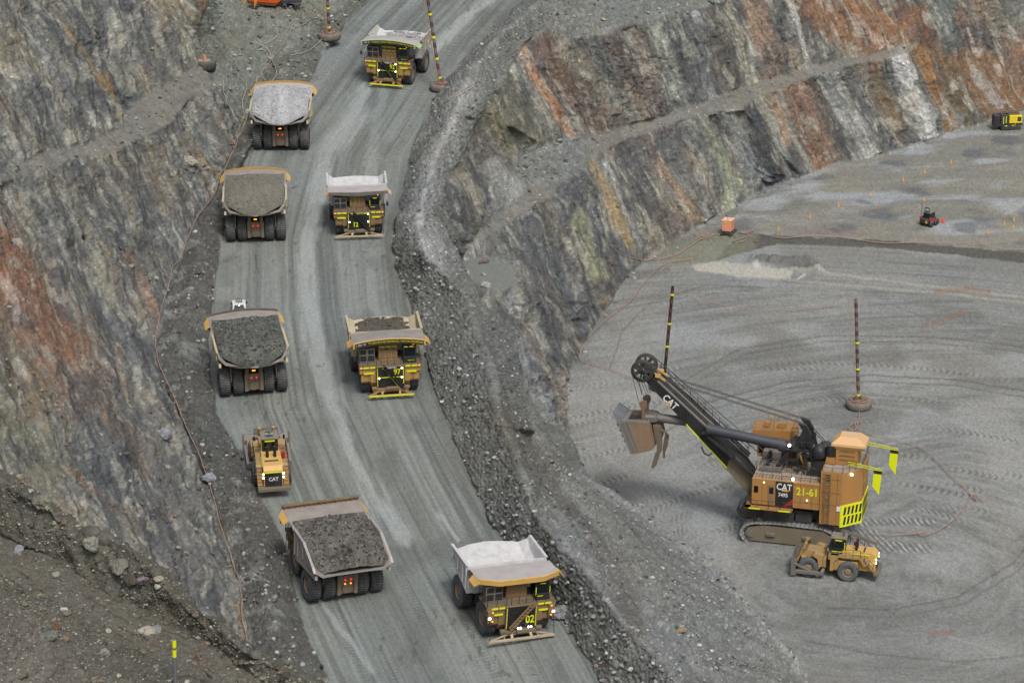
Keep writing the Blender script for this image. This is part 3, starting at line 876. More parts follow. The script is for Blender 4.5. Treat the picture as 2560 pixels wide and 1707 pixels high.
# ================================================================ mesh builder for machines and other things
class MB:
    def __init__(s):
        s.v, s.f, s.sm = [], [], []
        s.M = Matrix.Identity(4)

    def add(s, vs, fs, smooth=False):
        n = len(s.v)
        s.v += [tuple(s.M @ Vector(p)) for p in vs]
        s.f += [tuple(i + n for i in f) for f in fs]
        s.sm += [smooth] * len(fs)
        return s

    def box(s, x0, x1, y0, y1, z0, z1, bev=0.0):
        if bev <= 0:
            v = [(x, y, z) for z in (z0, z1) for x, y in ((x0, y0), (x1, y0), (x1, y1), (x0, y1))]
            return s.add(v, [(3, 2, 1, 0), (4, 5, 6, 7), (0, 1, 5, 4), (1, 2, 6, 5), (2, 3, 7, 6), (3, 0, 4, 7)])
        b = min(bev, (x1 - x0) / 3, (y1 - y0) / 3, (z1 - z0) / 3)
        ring = lambda e, z: [(x0 + e + b, y0 + e, z), (x1 - e - b, y0 + e, z), (x1 - e, y0 + e + b, z), (x1 - e, y1 - e - b, z),
                             (x1 - e - b, y1 - e, z), (x0 + e + b, y1 - e, z), (x0 + e, y1 - e - b, z), (x0 + e, y0 + e + b, z)]
        v = ring(b, z0) + ring(0, z0 + b) + ring(0, z1 - b) + ring(b, z1)
        f = [tuple(range(7, -1, -1)), tuple(range(24, 32))]
        for k in range(3):
            f += [(k * 8 + i, k * 8 + (i + 1) % 8, (k + 1) * 8 + (i + 1) % 8, (k + 1) * 8 + i) for i in range(8)]
        return s.add(v, f)

    def prism(s, poly, a0, a1, axis='x', smooth=False):
        """extrude a 2-D outline; axis x: outline in (y,z); y: (x,z); z: (x,y)"""
        fn = {'x': lambda a, p: (a, p[0], p[1]), 'y': lambda a, p: (p[0], a, p[1]), 'z': lambda a, p: (p[0], p[1], a)}[axis]
        n = len(poly)
        v = [fn(a0, p) for p in poly] + [fn(a1, p) for p in poly]
        s.add(v, [tuple(range(n - 1, -1, -1)), tuple(range(n, 2 * n))])
        return s.add(v, [(i, (i + 1) % n, n + (i + 1) % n, n + i) for i in range(n)], smooth)

    def beam(s, a, b, w, h=None):
        h = h or w
        a, b = Vector(a), Vector(b)
        d = (b - a).normalized()
        up = Vector((0, 0, 1)) if abs(d.z) < .95 else Vector((0, 1, 0))
        r = d.cross(up).normalized() * w / 2
        u = r.cross(d).normalized() * h / 2
        v = [p + i * r + j * u for p in (a, b) for i, j in ((-1, -1), (1, -1), (1, 1), (-1, 1))]
        return s.add(v, [(3, 2, 1, 0), (4, 5, 6, 7), (0, 1, 5, 4), (1, 2, 6, 5), (2, 3, 7, 6), (3, 0, 4, 7)])

    def cyl(s, a, b, r, r2=None, seg=16, cap=True):
        r2 = r if r2 is None else r2
        a, b = Vector(a), Vector(b)
        d = (b - a).normalized()
        up = Vector((0, 0, 1)) if abs(d.z) < .95 else Vector((0, 1, 0))
        x = d.cross(up).normalized(); y = x.cross(d)
        cs = [(cos(2 * pi * i / seg), sin(2 * pi * i / seg)) for i in range(seg)]
        v = [a + r * (c * x + t * y) for c, t in cs] + [b + r2 * (c * x + t * y) for c, t in cs]
        s.add(v, [(i, i + seg, (i + 1) % seg + seg, (i + 1) % seg) for i in range(seg)], seg > 7)
        if cap: s.add(v, [tuple(range(seg)), tuple(range(2 * seg - 1, seg - 1, -1))])
        return s

    def tube(s, pts, r, seg=6):
        pts = [Vector(p) for p in pts]
        vs = []
        px_ = None
        for i, p in enumerate(pts):
            d = (pts[min(i + 1, len(pts) - 1)] - pts[max(i - 1, 0)]).normalized()
            up = Vector((0, 0, 1)) if abs(d.z) < .9 else Vector((0, 1, 0))
            x = d.cross(up).normalized()
            if px_ is not None and x.dot(px_) < 0: x = -x
            px_ = x
            y = x.cross(d)
            vs += [p + r * (cos(2 * pi * k / seg) * x + sin(2 * pi * k / seg) * y) for k in range(seg)]
        f = []
        for i in range(len(pts) - 1):
            f += [(i * seg + k, i * seg + (k + 1) % seg, (i + 1) * seg + (k + 1) % seg, (i + 1) * seg + k) for k in range(seg)]
        return s.add(vs, f, True)

    def lathe(s, prof, axis='x', seg=32, c=(0, 0, 0)):
        """prof: (along, radius)"""
        v = []
        for a, r in prof:
            for k in range(seg):
                t = 2 * pi * k / seg
                q = (a, r * cos(t), r * sin(t))
                if axis == 'z': q = (r * cos(t), r * sin(t), a)
                if axis == 'y': q = (r * cos(t), a, r * sin(t))
                v.append((q[0] + c[0], q[1] + c[1], q[2] + c[2]))
        f = []
        for i in range(len(prof) - 1):
            f += [(i * seg + k, i * seg + (k + 1) % seg, (i + 1) * seg + (k + 1) % seg, (i + 1) * seg + k) for k in range(seg)]
        return s.add(v, f, True)

    def loft(s, rings, closed=True, caps=True, smooth=False):
        n = len(rings[0])
        v = [p for r in rings for p in r]
        f = []
        for i in range(len(rings) - 1):
            for k in range(n if closed else n - 1):
                f.append((i * n + k, i * n + (k + 1) % n, (i + 1) * n + (k + 1) % n, (i + 1) * n + k))
        s.add(v, f, smooth)
        if caps and closed: s.add(v, [tuple(range(n - 1, -1, -1)), tuple(range((len(rings) - 1) * n, len(rings) * n))])
        return s

    def rail(s, pts, h=1.05, r=.03, posts=1.3, mid=True):
        """handrail along a walk edge"""
        pts = [Vector(p) for p in pts]
        up = Vector((0, 0, h))
        s.tube([p + up for p in pts], r, 4)
        if mid: s.tube([p + up * .5 for p in pts], r * .8, 4)
        for a, b in zip(pts[:-1], pts[1:]):
            n = max(1, round((b - a).length / posts))
            for k in range(n + 1):
                q = a.lerp(b, k / n)
                s.beam(q, q + up, r * 1.8)
        return s

    def build(s, name, m, parent=None):
        me = bpy.data.meshes.new(name)
        me.from_pydata(s.v, [], s.f)
        me.polygons.foreach_set("use_smooth", s.sm)
        me.materials.append(m)
        bm = bmesh.new(); bm.from_mesh(me)
        bmesh.ops.recalc_face_normals(bm, faces=bm.faces)
        bm.to_mesh(me); bm.free()
        o = bpy.data.objects.new(name, me)
        C.objects.link(o)
        if parent: o.parent = parent
        return o


_TX = {}


def text_geo(txt, size=1.0, bold=False):
    """flat outline of a line of writing: vertices in x,y with the middle at 0, and faces"""
    k = (txt, bold)
    if k not in _TX:
        cu = bpy.data.curves.new("t", 'FONT')
        cu.body = txt; cu.size = 1.0; cu.align_x = 'CENTER'; cu.align_y = 'CENTER'
        cu.offset = .022 if bold else 0.0
        cu.resolution_u = 3
        ob = bpy.data.objects.new("t", cu)
        me = bpy.data.meshes.new_from_object(ob)
        _TX[k] = ([tuple(v.co) for v in me.vertices], [tuple(p.vertices) for p in me.polygons])
        bpy.data.objects.remove(ob); bpy.data.curves.remove(cu); bpy.data.meshes.remove(me)
    v, f = _TX[k]
    return [(a * size, b * size) for a, b, _ in v], f


def write(mb, txt, o, x, y, size, squeeze=1.0, bold=True):
    """lay writing on a face: o the middle, x and y the directions of reading and of height"""
    v, f = text_geo(txt, size, bold)
    o, x, y = Vector(o), Vector(x).normalized(), Vector(y).normalized()
    mb.add([o + a * squeeze * x + b * y for a, b in v], f)
    return mb


def copy_thing(root):
    c = root.copy(); C.objects.link(c)
    for ch in root.children:
        d = ch.copy(); C.objects.link(d); d.parent = c
        for g in ch.children:
            e = g.copy(); C.objects.link(e); e.parent = d
    return c


YEL = mat("machine_yellow", (180, 142, 80), .55, dirt=.55, dirtcol=(138, 124, 100))
YEL2 = mat("clean_yellow", (212, 170, 92), .5, dirt=.25, dirtcol=(150, 132, 104))
YELD = mat("dusty_yellow", (142, 114, 78), .7, dirt=.7, dirtcol=(108, 98, 84))
SHY = mat("shovel_yellow", (172, 125, 66), .6, dirt=.42, dirtcol=(140, 116, 86), scale=.5)
PALEY = mat("pale_yellow", (214, 168, 108), .6, dirt=.3, dirtcol=(190, 176, 160))  # paler yellow for canopy wings and the filter cap
BLK = mat("black_paint", (34, 35, 38), .5, dirt=.3, dirtcol=(88, 86, 82))
DRK = mat("dark_metal", (52, 52, 52), .7, dirt=.5, dirtcol=(92, 86, 78))
GRY = mat("grey_metal", (104, 102, 98), .7, dirt=.5, dirtcol=(138, 130, 118))
TAN = mat("dusty_frame", (122, 112, 94), .8, dirt=.5, dirtcol=(96, 90, 80))
PAN = mat("bare_body_plate", (186, 182, 178), .45, metal=.35, dirt=.5, dirtcol=(160, 148, 140), scale=.5)
PANW = mat("pale_body_plate", (222, 223, 224), .45, metal=.1, dirt=.4, dirtcol=(160, 157, 154), scale=.9)
CREAM = mat("cream_body_paint", (196, 186, 156), .6, dirt=.4, dirtcol=(150, 140, 124), scale=.6)
CAN = mat("worn_canopy", (170, 163, 156), .6, metal=.2, dirt=.55, dirtcol=(140, 132, 126), scale=.7)
CANW = mat("white_canopy", (196, 192, 190), .5, metal=.2, dirt=.4, dirtcol=(164, 156, 152), scale=.7)
GRN = mat("green_body_paint", (168, 196, 140), .6, dirt=.4, dirtcol=(176, 178, 168))
TYR = mat("tyre_rubber", (60, 61, 62), .9, dirt=.75, dirtcol=(98, 98, 98), scale=1.2)
TYRB = mat("tyre_sidewall", (78, 86, 92), .85, dirt=.5, dirtcol=(120, 124, 126), scale=.8)
RIM = mat("wheel_rim", (140, 122, 98), .7, dirt=.5, dirtcol=(112, 108, 104))
GLS = mat("cab_glass", (16, 20, 24), .12, dirt=.15, dirtcol=(60, 62, 62), spec=.6)
REF = mat("reflective_yellow", (222, 232, 20), .5, dirt=0)
NUM = mat("number_yellow", (216, 222, 36), .5, dirt=0)
WHT = mat("white_letters", (224, 224, 222), .6, dirt=0)
RED = mat("red_paint", (168, 36, 40), .5, dirt=.2)
GSN = mat("green_sign", (22, 92, 66), .5, dirt=.1)
LMP = mat("lamp_lit", (255, 250, 225), emit=6.0)
LMO = mat("lamp_amber", (255, 150, 50), emit=1.8)
LMR = mat("lamp_red", (255, 40, 40), emit=1.2)

# ================================================================ haul trucks
def tyre_mb(r, w, lug=36, deep=.07):
    """a big tyre standing on its own axis (x), tread cut into bars"""
    m = MB()
    seg = lug * 2
    prof = [(-w * .5 + .02, r * .56), (-w * .5, r * .62), (-w * .5 - .03, r * .8), (-w * .5 + .02, r * .93), (-w * .40, r), (-w * .04, r + .012),
            (w * .04, r + .012), (w * .40, r), (w * .5 - .02, r * .93), (w * .5 + .03, r * .8), (w * .5, r * .62), (w * .5 - .02, r * .56)]
    v, f = [], []
    for i, (a, q) in enumerate(prof):
        for k in range(seg):
            t = 2 * pi * k / seg
            rr_ = q
            if 4 <= i <= 7 and (k % 2 == (0 if a < 0 else 1)): rr_ = q - deep
            v.append((a, rr_ * cos(t), rr_ * sin(t)))
    for i in range(len(prof) - 1):
        f += [(i * seg + k, i * seg + (k + 1) % seg, (i + 1) * seg + (k + 1) % seg, (i + 1) * seg + k) for k in range(seg)]
    m.add(v, f, False)
    return m


def rim_mb(r, w, side=1):
    m = MB()
    R0 = r * .565
    s_ = side
    m.lathe([(-s_ * w * .4, R0), (s_ * w * .42, R0), (s_ * w * .44, R0 * .93), (s_ * w * .30, R0 * .86), (s_ * w * .22, R0 * .62), (s_ * w * .34, R0 * .55), (s_ * w * .36, R0 * .4), (s_ * w * .36, .01)], 'x', 28)
    for k in range(12):
        t = 2 * pi * k / 12
        c = Vector((s_ * w * .26, R0 * .74 * cos(t), R0 * .74 * sin(t)))
        m.cyl(c, c + Vector((s_ * .07, 0, 0)), .05, seg=6)
    return m


_WM = {}


def wheel(parent, x, y, r, w, side, rimmat=None, lug=36, deep=.07, wallm=None):
    """a wheel part with tread, sidewall and rim"""
    key = (r, w, lug, deep)
    if key not in _WM:
        t = tyre_mb(r, w, lug, deep).build("wheel", TYR)
        t.data.materials.append(TYRB)
        for p in t.data.polygons:
            c = p.center
            if math.hypot(c.y, c.z) < r * .92 and abs(c.x) > w * .45: p.material_index = 1
        _WM[key] = t
        o = t
    else:
        o = _WM[key].copy(); C.objects.link(o)
    o.parent = parent
    o.location = (x, y, r - .04)
    o.rotation_euler = (random.uniform(0, 1), 0, 0)
    k2 = key + (side, (rimmat or RIM).name)
    if k2 not in _WM:
        _WM[k2] = rim_mb(r, w, side).build("rim", rimmat or RIM); q = _WM[k2]
    else:
        q = _WM[k2].copy(); C.objects.link(q)
    q.parent = o
    return o


def bed_ring(y, W, zf, zt, th=.16, tail=0.0, tailz=0.0, sq=.75):
    """one cross-section of a dump body: inside from left to right, then outside back; tail draws the floor edge back"""
    xs = [-1, -.97, -.8, -.45, 0, .45, .8, .97, 1]
    out = []
    for x in xs:
        if abs(x) == 1: p = (x * (W - th), y, zt)
        else:
            k = (1 - abs(x) ** 2.2)
            zz = zf + (.75 if abs(x) > .9 else (.12 if abs(x) > .7 else 0)) + tailz * (1 - k)
            p = (x * (W - th), y - tail * k, zz)
        out.append(p)
    for x in xs[::-1]:
        if abs(x) == 1: p = (x * W, y, zt)
        else:
            k = (1 - abs(x) ** 2.2)
            zz = zf + (.5 if abs(x) > .9 else (-.1 if abs(x) > .7 else 0)) - .2 + tailz * (1 - k)
            p = (x * W, y - tail * k, zz)
        out.append(p)
    return out


def arch_z(x, W, a):
    return a * (1 - (x / W) ** 2)


def haul_truck(number, label, style, tops, body, lipmat, refm, loaded=False, words=None, stair=-1, extra=None):
    """style: arch, flat, angular or stepped canopy; the truck faces +y and stands on z = 0, rear axle at y = 0"""
    t = empty("haul_truck")
    tag(t, label, "haul truck", "haul trucks on the ramp")
    W = 4.65
    # ---- dump body
    m = MB()
    if style == 'stepped':
        rings = [bed_ring(-3.7, W - .05, 4.9, 5.25), bed_ring(-3.0, W, 4.75, 5.7), bed_ring(.4, W, 4.1, 7.15), bed_ring(3.0, W, 3.6, 7.2), bed_ring(3.9, W, 3.5, 6.9)]
    else:
        tl = 2.3 if style != 'flat' else 2.0
        rings = [bed_ring(-1.8, W, 5.55, 6.9, tail=tl, tailz=.25), bed_ring(-.6, W, 5.05, 6.95, tail=.6, tailz=.1), bed_ring(2.6, W, 4.0, 7.0), bed_ring(3.7, W, 3.75, 7.05)]
    m.loft(rings)
    # front wall of the body
    m.box(-W + .16, W - .16, 3.55, 3.75, 3.6, 7.0)
    bed = m.build("dump_body", body, t)
    # outside ribs of the body
    for s_ in (-1, 1):
        m = MB()
        for yy, z0 in ((-1.3, 5.7), (.6, 5.1), (2.4, 4.5), (3.5, 4.2)):
            zz = 6.75 if style != 'stepped' else (6.1 if yy < 0 else 6.9)
            m.box(min(s_ * W, s_ * (W + .14)), max(s_ * W, s_ * (W + .14)), yy - .12, yy + .12, z0, zz)
        pr = [(-1.8, 6.95), (3.7, 7.1)] if style != 'stepped' else [(-3.7, 5.3), (-3.0, 5.75), (.4, 7.2), (3.9, 7.25)]
        for a, b in zip(pr[:-1], pr[1:]): m.beam((s_ * (W + .02), a[0], a[1]), (s_ * (W + .02), b[0], b[1]), .3, .16)
        m.beam((s_ * (W - .25), -2.2 if style != 'stepped' else -3.5, 5.2 if style != 'stepped' else 4.6), (s_ * (W - .25), 3.6, 3.7), .3, .5)
        m.build("side_rib", body if style != 'arch' else CREAM, bed)
    # canopy
    yc0, yc1 = 3.75, 8.5
    m = MB()
    ar = {'arch': .5, 'flat': .0, 'angular': .0, 'stepped': .0}[style]
    N_ = 13
    rows = []
    Wc = W + .05
    prof = [(yc0, 5.6, 0), (yc0 + .25, 6.75, .4), (yc0 + .9, 7.15, .8), (6.5, 7.35, 1), (yc1, 7.5, 1)]
    ang = style in ('angular', 'flat')
    for k in range(N_):
        x = -Wc + 2 * Wc * k / (N_ - 1)
        r1 = []
        for y, z, q in prof:
            yy = y
            if style == 'angular' and y == yc1: yy = y - .95 * max(0, (abs(x) / Wc - .55) / .45) + .25
            if style == 'flat' and y == yc1: yy = y - .35 * abs(x) / Wc
            r1.append((x, yy, z + q * arch_z(x, Wc, ar)))
        r1 += [(x, b[1], b[2] - .14) for b in reversed(r1)]
        rows.append(r1)
    m.loft(rows)
    can = m.build("canopy", tops, t)
    # front lip
    m = MB(); lw = MB()
    lh = .62 if style == 'arch' else .5
    rows = []
    lipf = lambda x: ((yc1 + (-.95 * max(0, (abs(x) / Wc - .55) / .45) + .25 if style == 'angular' else (-.35 * abs(x) / Wc if style == 'flat' else 0))), 7.5 + arch_z(x, Wc, ar))
    for k in range(N_ * 2):
        x = -Wc + 2 * Wc * k / (N_ * 2 - 1)
        y, z = lipf(x)
        dz = lh * (1 - .45 * (abs(x) / Wc) ** 2) if style == 'flat' else lh
        rows.append([(x, y + .10, z - dz), (x, y + .12, z + .12), (x, y - .02, z + .16), (x, y - .02, z - dz)])
    m.loft(rows)
    if loaded and style == 'stepped':
        for k in range(15):
            x = -Wc + .3 + (2 * Wc - .6) * k / 14
            m.box(x - .05, x + .05, yc1 - .3, yc1, 7.5, 7.88)
        m.box(-Wc, Wc, yc1 - .1, yc1 + .1, 7.5, 8.0).box(-Wc, Wc, yc1 - .34, yc1 - .08, 7.88, 7.98)
    if loaded and style == 'arch':
        rows = []
        for k in range(N_ * 2):
            x = -Wc + 2 * Wc * k / (N_ * 2 - 1)
            y, z = lipf(x)
            rows.append([(x, y - .02, z), (x, y - .02, z + .3), (x, y - .2, z + .34), (x, y - .12, z)])
        m.loft(rows)
    m.build("canopy_lip", lipmat, can)
    # ears at the canopy corners
    for s_ in (-1, 1):
        m = MB()
        x0 = s_ * Wc; x1 = s_ * (Wc + .62)
        v = [(x0, 5.9, 7.25), (x1, 6.1, 6.75), (x1, 7.9, 6.85), (x0, 8.45, 7.5)]
        m.add(v + [(a, b, c - .12) for a, b, c in v], [(0, 1, 2, 3), (7, 6, 5, 4), (0, 4, 5, 1), (1, 5, 6, 2), (2, 6, 7, 3), (3, 7, 4, 0)])
        m.build("canopy_wing", {'arch': refm, 'angular': YEL2, 'flat': PALEY, 'stepped': YEL2}[style], can)
    if words:
        # black band with writing along the arched lip
        m = MB(); rows = []
        for k in range(41):
            x = -Wc + .25 + 2 * (Wc - .25) * k / 40
            y, z = lipf(x)
            rows.append([(x, y + .125, z - lh + .04), (x, y + .14, z + .04)])
        m.loft(rows, closed=False)
        bd = m.build("message_band", BLK, can)
        for wtxt, x0_, x1_, mt_ in words:
            v, f = text_geo(wtxt, 1.0, False)
            xs = [a for a, b in v]; wd = max(xs) - min(xs)
            k_ = (x1_ - x0_) / wd
            m = MB(); vv = []
            for a, b in v:
                X = -(x0_ + (a - min(xs)) * k_)
                y, z = lipf(X)
                vv.append((X, y + .15, z - lh / 2 + .06 + b * .40))
            m.add(vv, f)
            m.build("lettering", mt_, bd)
    # ---- frame and axles
    m = MB()
    for s_ in (-1, 1):
        m.box(min(s_ * .55, s_ * 1.0), max(s_ * .55, s_ * 1.0), -1.4, 8.8, 1.7, 2.7, .06)
        m.beam((s_ * .9, -1.2, 2.6), (s_ * .9, -2.2, 4.6), .45, .5)
    m.box(-1.25, 1.25, -1.7, 1.2, 1.0, 2.9, .1)
    m.cyl((0, -1.85, 1.75), (0, -1.4, 1.75), .62, seg=20)
    m.box(-1.25, -.78, -1.95, -1.6, 1.0, 3.6, .05).box(.78, 1.25, -1.95, -1.6, 1.0, 3.6, .05)
    m.box(-.8, .8, -1.85, -1.6, 2.7, 3.5, .05)
    m.cyl((-3.6, 0, 1.86), (3.6, 0, 1.86), .75, seg=20)
    m.cyl((-3.2, 6.35, 1.86), (3.2, 6.35, 1.86), .45, seg=14)
    m.box(-1.4, 1.4, 3.0, 8.6, 2.4, 4.2, .1)
    m.box(-2.0, 2.0, 4.0, 6.0, 3.0, 4.4, .1)
    for s_ in (-1, 1):     # hydraulic rams, tanks, suspension
        m.cyl((s_ * 1.5, 2.6, 1.8), (s_ * 1.7, 1.6, 4.6), .26, seg=12)
        m.cyl((s_ * 2.3, 3.1, 2.5), (s_ * 2.3, 4.9, 2.5), .62, seg=18)
        m.cyl((s_ * 1.9, 6.35, 1.9), (s_ * 1.9, 6.7, 4.2), .3, seg=12)
        m.cyl((s_ * 3.0, -.7, 2.4), (s_ * 2.95, -.7, 4.8), .05, seg=6)
        m.cyl((s_ * 3.0, .3, 3.6), (s_ * 2.95, -1.9, 4.6), .06, seg=6)
        m.cyl((s_ * 3.0, -1.95, 2.7), (s_ * 2.97, -1.95, 5.1), .06, seg=6)
    fr = m.build("chassis", TAN if loaded or style != 'arch' else DRK, t)
    for s_ in (-1, 1):
        MB().cyl((s_ * .34, -1.99, 2.95), (s_ * .34, -1.9, 2.95), .09, seg=10).build("tail_lamp", LMR, fr)
    if style == 'stepped':
        for s_ in (-1, 1): MB().cyl((s_ * .34, -1.99, 2.45), (s_ * .34, -1.9, 2.45), .09, seg=10).build("turn_lamp", LMO, fr)
    else: MB().box(-.22, .22, -2.0, -1.9, 3.95, 4.08).build("turn_lamp", LMO, fr)
    # ---- wheels
    for s_ in (-1, 1):
        wheel(t, s_ * 3.05, 6.35, 1.9, 1.36, s_)
        wheel(t, s_ * 2.02, 0, 1.9, 1.36, -s_)
        wheel(t, s_ * 3.76, 0, 1.9, 1.36, s_)
    # ---- deck, fenders and front
    m = MB()
    m.box(-4.05, 4.05, 6.2, 9.05, 4.42, 4.62, .03)
    m.box(-4.05, 4.05, 8.95, 9.15, 4.2, 4.62)
    dk_ = m.build("deck", YELD, t)
    for s_ in (-1, 1):
        m = MB()
        a, b = sorted((s_ * 1.85, s_ * 3.95))
        m.prism([(8.3, 4.4), (9.0, 4.4), (9.0, 3.55), (8.7, 3.3), (8.3, 3.3)], a, b)
        a, b = sorted((s_ * 1.8, s_ * 2.55))
        m.prism([(7.6, 4.4), (8.95, 4.3), (8.95, 2.2), (8.5, 1.5), (7.8, 1.6)], a, b)
        a, b = sorted((s_ * 2.3, s_ * 3.75))
        m.prism([(8.35, 3.5), (8.75, 3.5), (8.75, 2.3), (8.55, 2.0)], a, b)
        m.build("fender", YEL if style == 'arch' else YELD, t)
    gx_ = 0.0
    m = MB()
    m.box(-1.72, 1.72, 8.4, 9.2, 1.65, 4.5, .04)
    gr = m.build("radiator", YELD, t)
    m = MB()
    m.box(-1.6, 1.6, 9.2, 9.24, 1.75, 4.42)
    for k in range(24):
        x = -1.55 + 3.1 * k / 23
        m.box(x - .018, x + .018, 9.24, 9.28, 1.78, 4.4)
    grille = m.build("grille", BLK, gr)
    m = MB()
    if style == 'arch':
        for x in (-1.72, 1.66):
            m.box(x, x + .09, 9.25, 9.31, 1.8, 4.3)
        m.box(-1.6, 1.6, 9.29, 9.33, 2.95, 3.03)
        m.beam((1.0, 9.34, 4.3), (-.9, 9.34, 1.75), .12, .05)
    else:
        for x in (-1.72, 1.66): m.box(x, x + .06, 9.25, 9.31, 1.8, 4.3)
    for s_ in (-1, 1):
        for x0, x1 in ((1.95, 2.6), (2.75, 3.5)):
            a, b = sorted((s_ * x0, s_ * x1))
            MB().box(a, b, 9.15, 9.18, 4.3, 4.52).build("reflective_strip", REF, gr)
        a, b = sorted((s_ * 2.1, s_ * 3.4))
        MB().box(a, b, 9.0, 9.03, 3.42, 3.66).build("reflective_strip", REF, gr)
    m.build("grille_edging", REF, gr)
    if number:
        m = MB()
        nx_ = -.85 if number != '12' else .55
        nz = 3.7 if number != '12' else 2.45
        if number == '02': nx_, nz = -1.0, 2.7
        write(m, number, (nx_, 9.345, nz), (-1, 0, 0), (0, 0, 1), 1.1 if number != '02' else 1.3, .8)
        m.build("fleet_number", NUM, gr)
    # stairs across the grille
    m = MB()
    if number == '12' or number == '97' or number == '92':
        a, b = Vector((.95, 9.42, 4.35)), Vector((-1.75, 9.6, 1.35))
    else:
        a, b = Vector((-1.45, 9.5, 4.6)), Vector((1.5, 9.65, 1.5))
    stm = YELD if number == '02' else BLK
    if not loaded:
        for o_ in (0, .62):
            m.beam(a + Vector((0, .02, o_ - .1)), b + Vector((0, .02, o_ - .1)), .05, .14 if number != '02' else .2)
        for k in range(1, 10):
            q = a.lerp(b, k / 10)
            m.box(q.x - .3 if False else q.x - .16, q.x + .16, q.y - .3, q.y + .12, q.z - .03, q.z + .03)
        if number == '02': m.prism([(1.55, 1.5), (1.2, 1.5), (-1.7, 4.45), (-1.3, 4.5)], 9.38, 9.44, 'y')
        for s_ in (-1, 1):
            m.box(s_ * 1.78 - .05, s_ * 1.78 + .05, 9.2, 9.32, 1.6, 4.45)
        m.build("stairs", stm, t)
    # bumper
    m = MB()
    m.box(-2.3, 2.3, 8.7, 9.5, .95, 1.5, .05)
    m.box(-1.1 if style == 'arch' else -.9, .6, 9.35, 9.85, 1.3, 1.75, .05)
    for s_ in (-1, 1): m.box(s_ * 2.1 - .35, s_ * 2.1 + .35, 9.1, 9.6, 1.4, 1.75, .05)
    m.build("front_frame", TAN if style != 'arch' else YELD, t)
    m = MB()
    bw = 3.0 if style == 'arch' else 3.9
    m.box(-bw, bw, 9.75, 10.0, .55, .82, .03)
    for s_ in (-1, 1):
        m.beam((s_ * 1.0, 9.1, 1.35), (s_ * 1.15, 9.85, .82), .28, .16)
        m.beam((s_ * 1.1, 9.3, 1.2), (s_ * (bw - .2), 9.85, .78), .14, .12)
        m.beam((s_ * 1.9, 9.3, .9), (s_ * 2.0, 9.85, .75), .12, .1)
    m.build("bumper", YEL if style == 'arch' else mat("pale_bumper", (188, 174, 146), .7, dirt=.3), t)
    if style == 'arch':
        MB().box(-bw + .1, bw - .1, 10.0, 10.03, .6, .78).build("bumper_reflector", REF, t)
    m = MB()
    for s_ in (-1, 1):
        m.cyl((s_ * (bw - .1), 9.9, .8), (s_ * 2.9 if style == 'arch' else s_ * (bw - .2), 9.2, 3.5), .035, seg=5)
    m.rail([(4.0, 6.3, 4.62), (4.0, 9.05, 4.62), (1.75, 9.1, 4.62)], 1.05, .028, 1.0)
    m.rail([(-1.4, 9.1, 4.62), (1.2, 9.1, 4.62)], 1.05, .028, .9)
    m.rail([(-4.0, 6.3, 4.62), (-4.0, 9.05, 4.62), (-1.75, 9.1, 4.62)], 1.05, .028, 1.0)
    m.build("handrail", BLK, t)
    # lamps
    for x, y, z in ([(-1.45, 9.36, 4.25), (-1.45, 9.4, 2.95), (1.5, 9.4, 2.95)] if number != '02' else [(.15, 9.7, 1.95), (.45, 9.7, 1.95), (-.75, 9.7, 1.98), (-1.05, 9.7, 1.98)]):
        MB().cyl((x, y - .03, z), (x, y + .06, z), .10, seg=12).build("headlamp", LMP, gr)
    if number == '02':
        for s_ in (-1, 1):
            a, b = sorted((s_ * 3.2, s_ * 3.95))
            MB().box(a, b, 8.9, 9.3, 2.75, 4.25, .05).build("lamp_housing", YELD, t)
        for x, y, z in ((3.75, 9.31, 3.35), (-3.75, 9.31, 3.35)):
            MB().box(x - .14, x + .14, y, y + .05, z - .12, z + .12).build("headlamp", LMP, gr)
        for x, z in ((3.4, 4.05), (3.4, 2.95), (-3.5, 4.1), (-3.5, 2.95)):
            MB().box(x - .07, x + .07, 9.31, 9.36, z - .06, z + .06).build("turn_lamp", LMO, gr)
    else:
        for s_ in (-1, 1): MB().box(s_ * 3.75 - .08, s_ * 3.75 + .08, 9.16, 9.2, 4.35, 4.48).build("turn_lamp", LMO, gr)
    # cab on the driver's side
    m = MB()
    m.prism([(6.9, 4.62), (8.75, 4.62), (8.55, 5.5), (8.35, 6.8), (8.0, 7.0), (6.9, 7.0)], -3.45, -1.75)
    cab = m.build("cab", BLK, t)
    m = MB()
    m.add([(-3.3, 8.60, 5.45), (-1.9, 8.60, 5.45), (-1.9, 8.41, 6.6), (-3.3, 8.41, 6.6)], [(0, 1, 2, 3)])
    m.box(-3.48, -3.45, 7.1, 8.3, 5.5, 6.6)
    m.box(-1.75, -1.72, 7.1, 8.3, 5.5, 6.6)
    m.build("window", GLS, cab)
    for q in ([(-2.35, -1.9, 8.42, 8.45, 6.72, 6.8), (-3.1, -2.6, 8.42, 8.45, 6.72, 6.8), (-3.1, -2.3, 8.78, 8.8, 4.95, 5.05)] if style == 'arch' else
              [(-3.45, -3.38, 8.6, 8.64, 5.3, 6.2), (-1.83, -1.75, 8.6, 8.64, 5.3, 6.2), (-2.9, -2.3, 8.45, 8.5, 6.5, 6.58), (-2.6, -1.9, 8.7, 8.74, 5.1, 5.18)]):
        MB().box(*q).build("reflective_strip", REF, cab)
    MB().lathe([(0, .1), (.12, .1), (.2, .05), (.22, .001)], 'z', 10, (-3.1, 8.2, 6.98)).build("beacon", LMO, cab)
    # electrical cabinets and retarder grids
    m = MB()
    m.box(-1.1, 1.35, 6.6, 7.6, 4.62, 6.75, .04)
    ca_ = m.build("cabinet", YEL if style == 'arch' else YELD, t)
    m = MB()
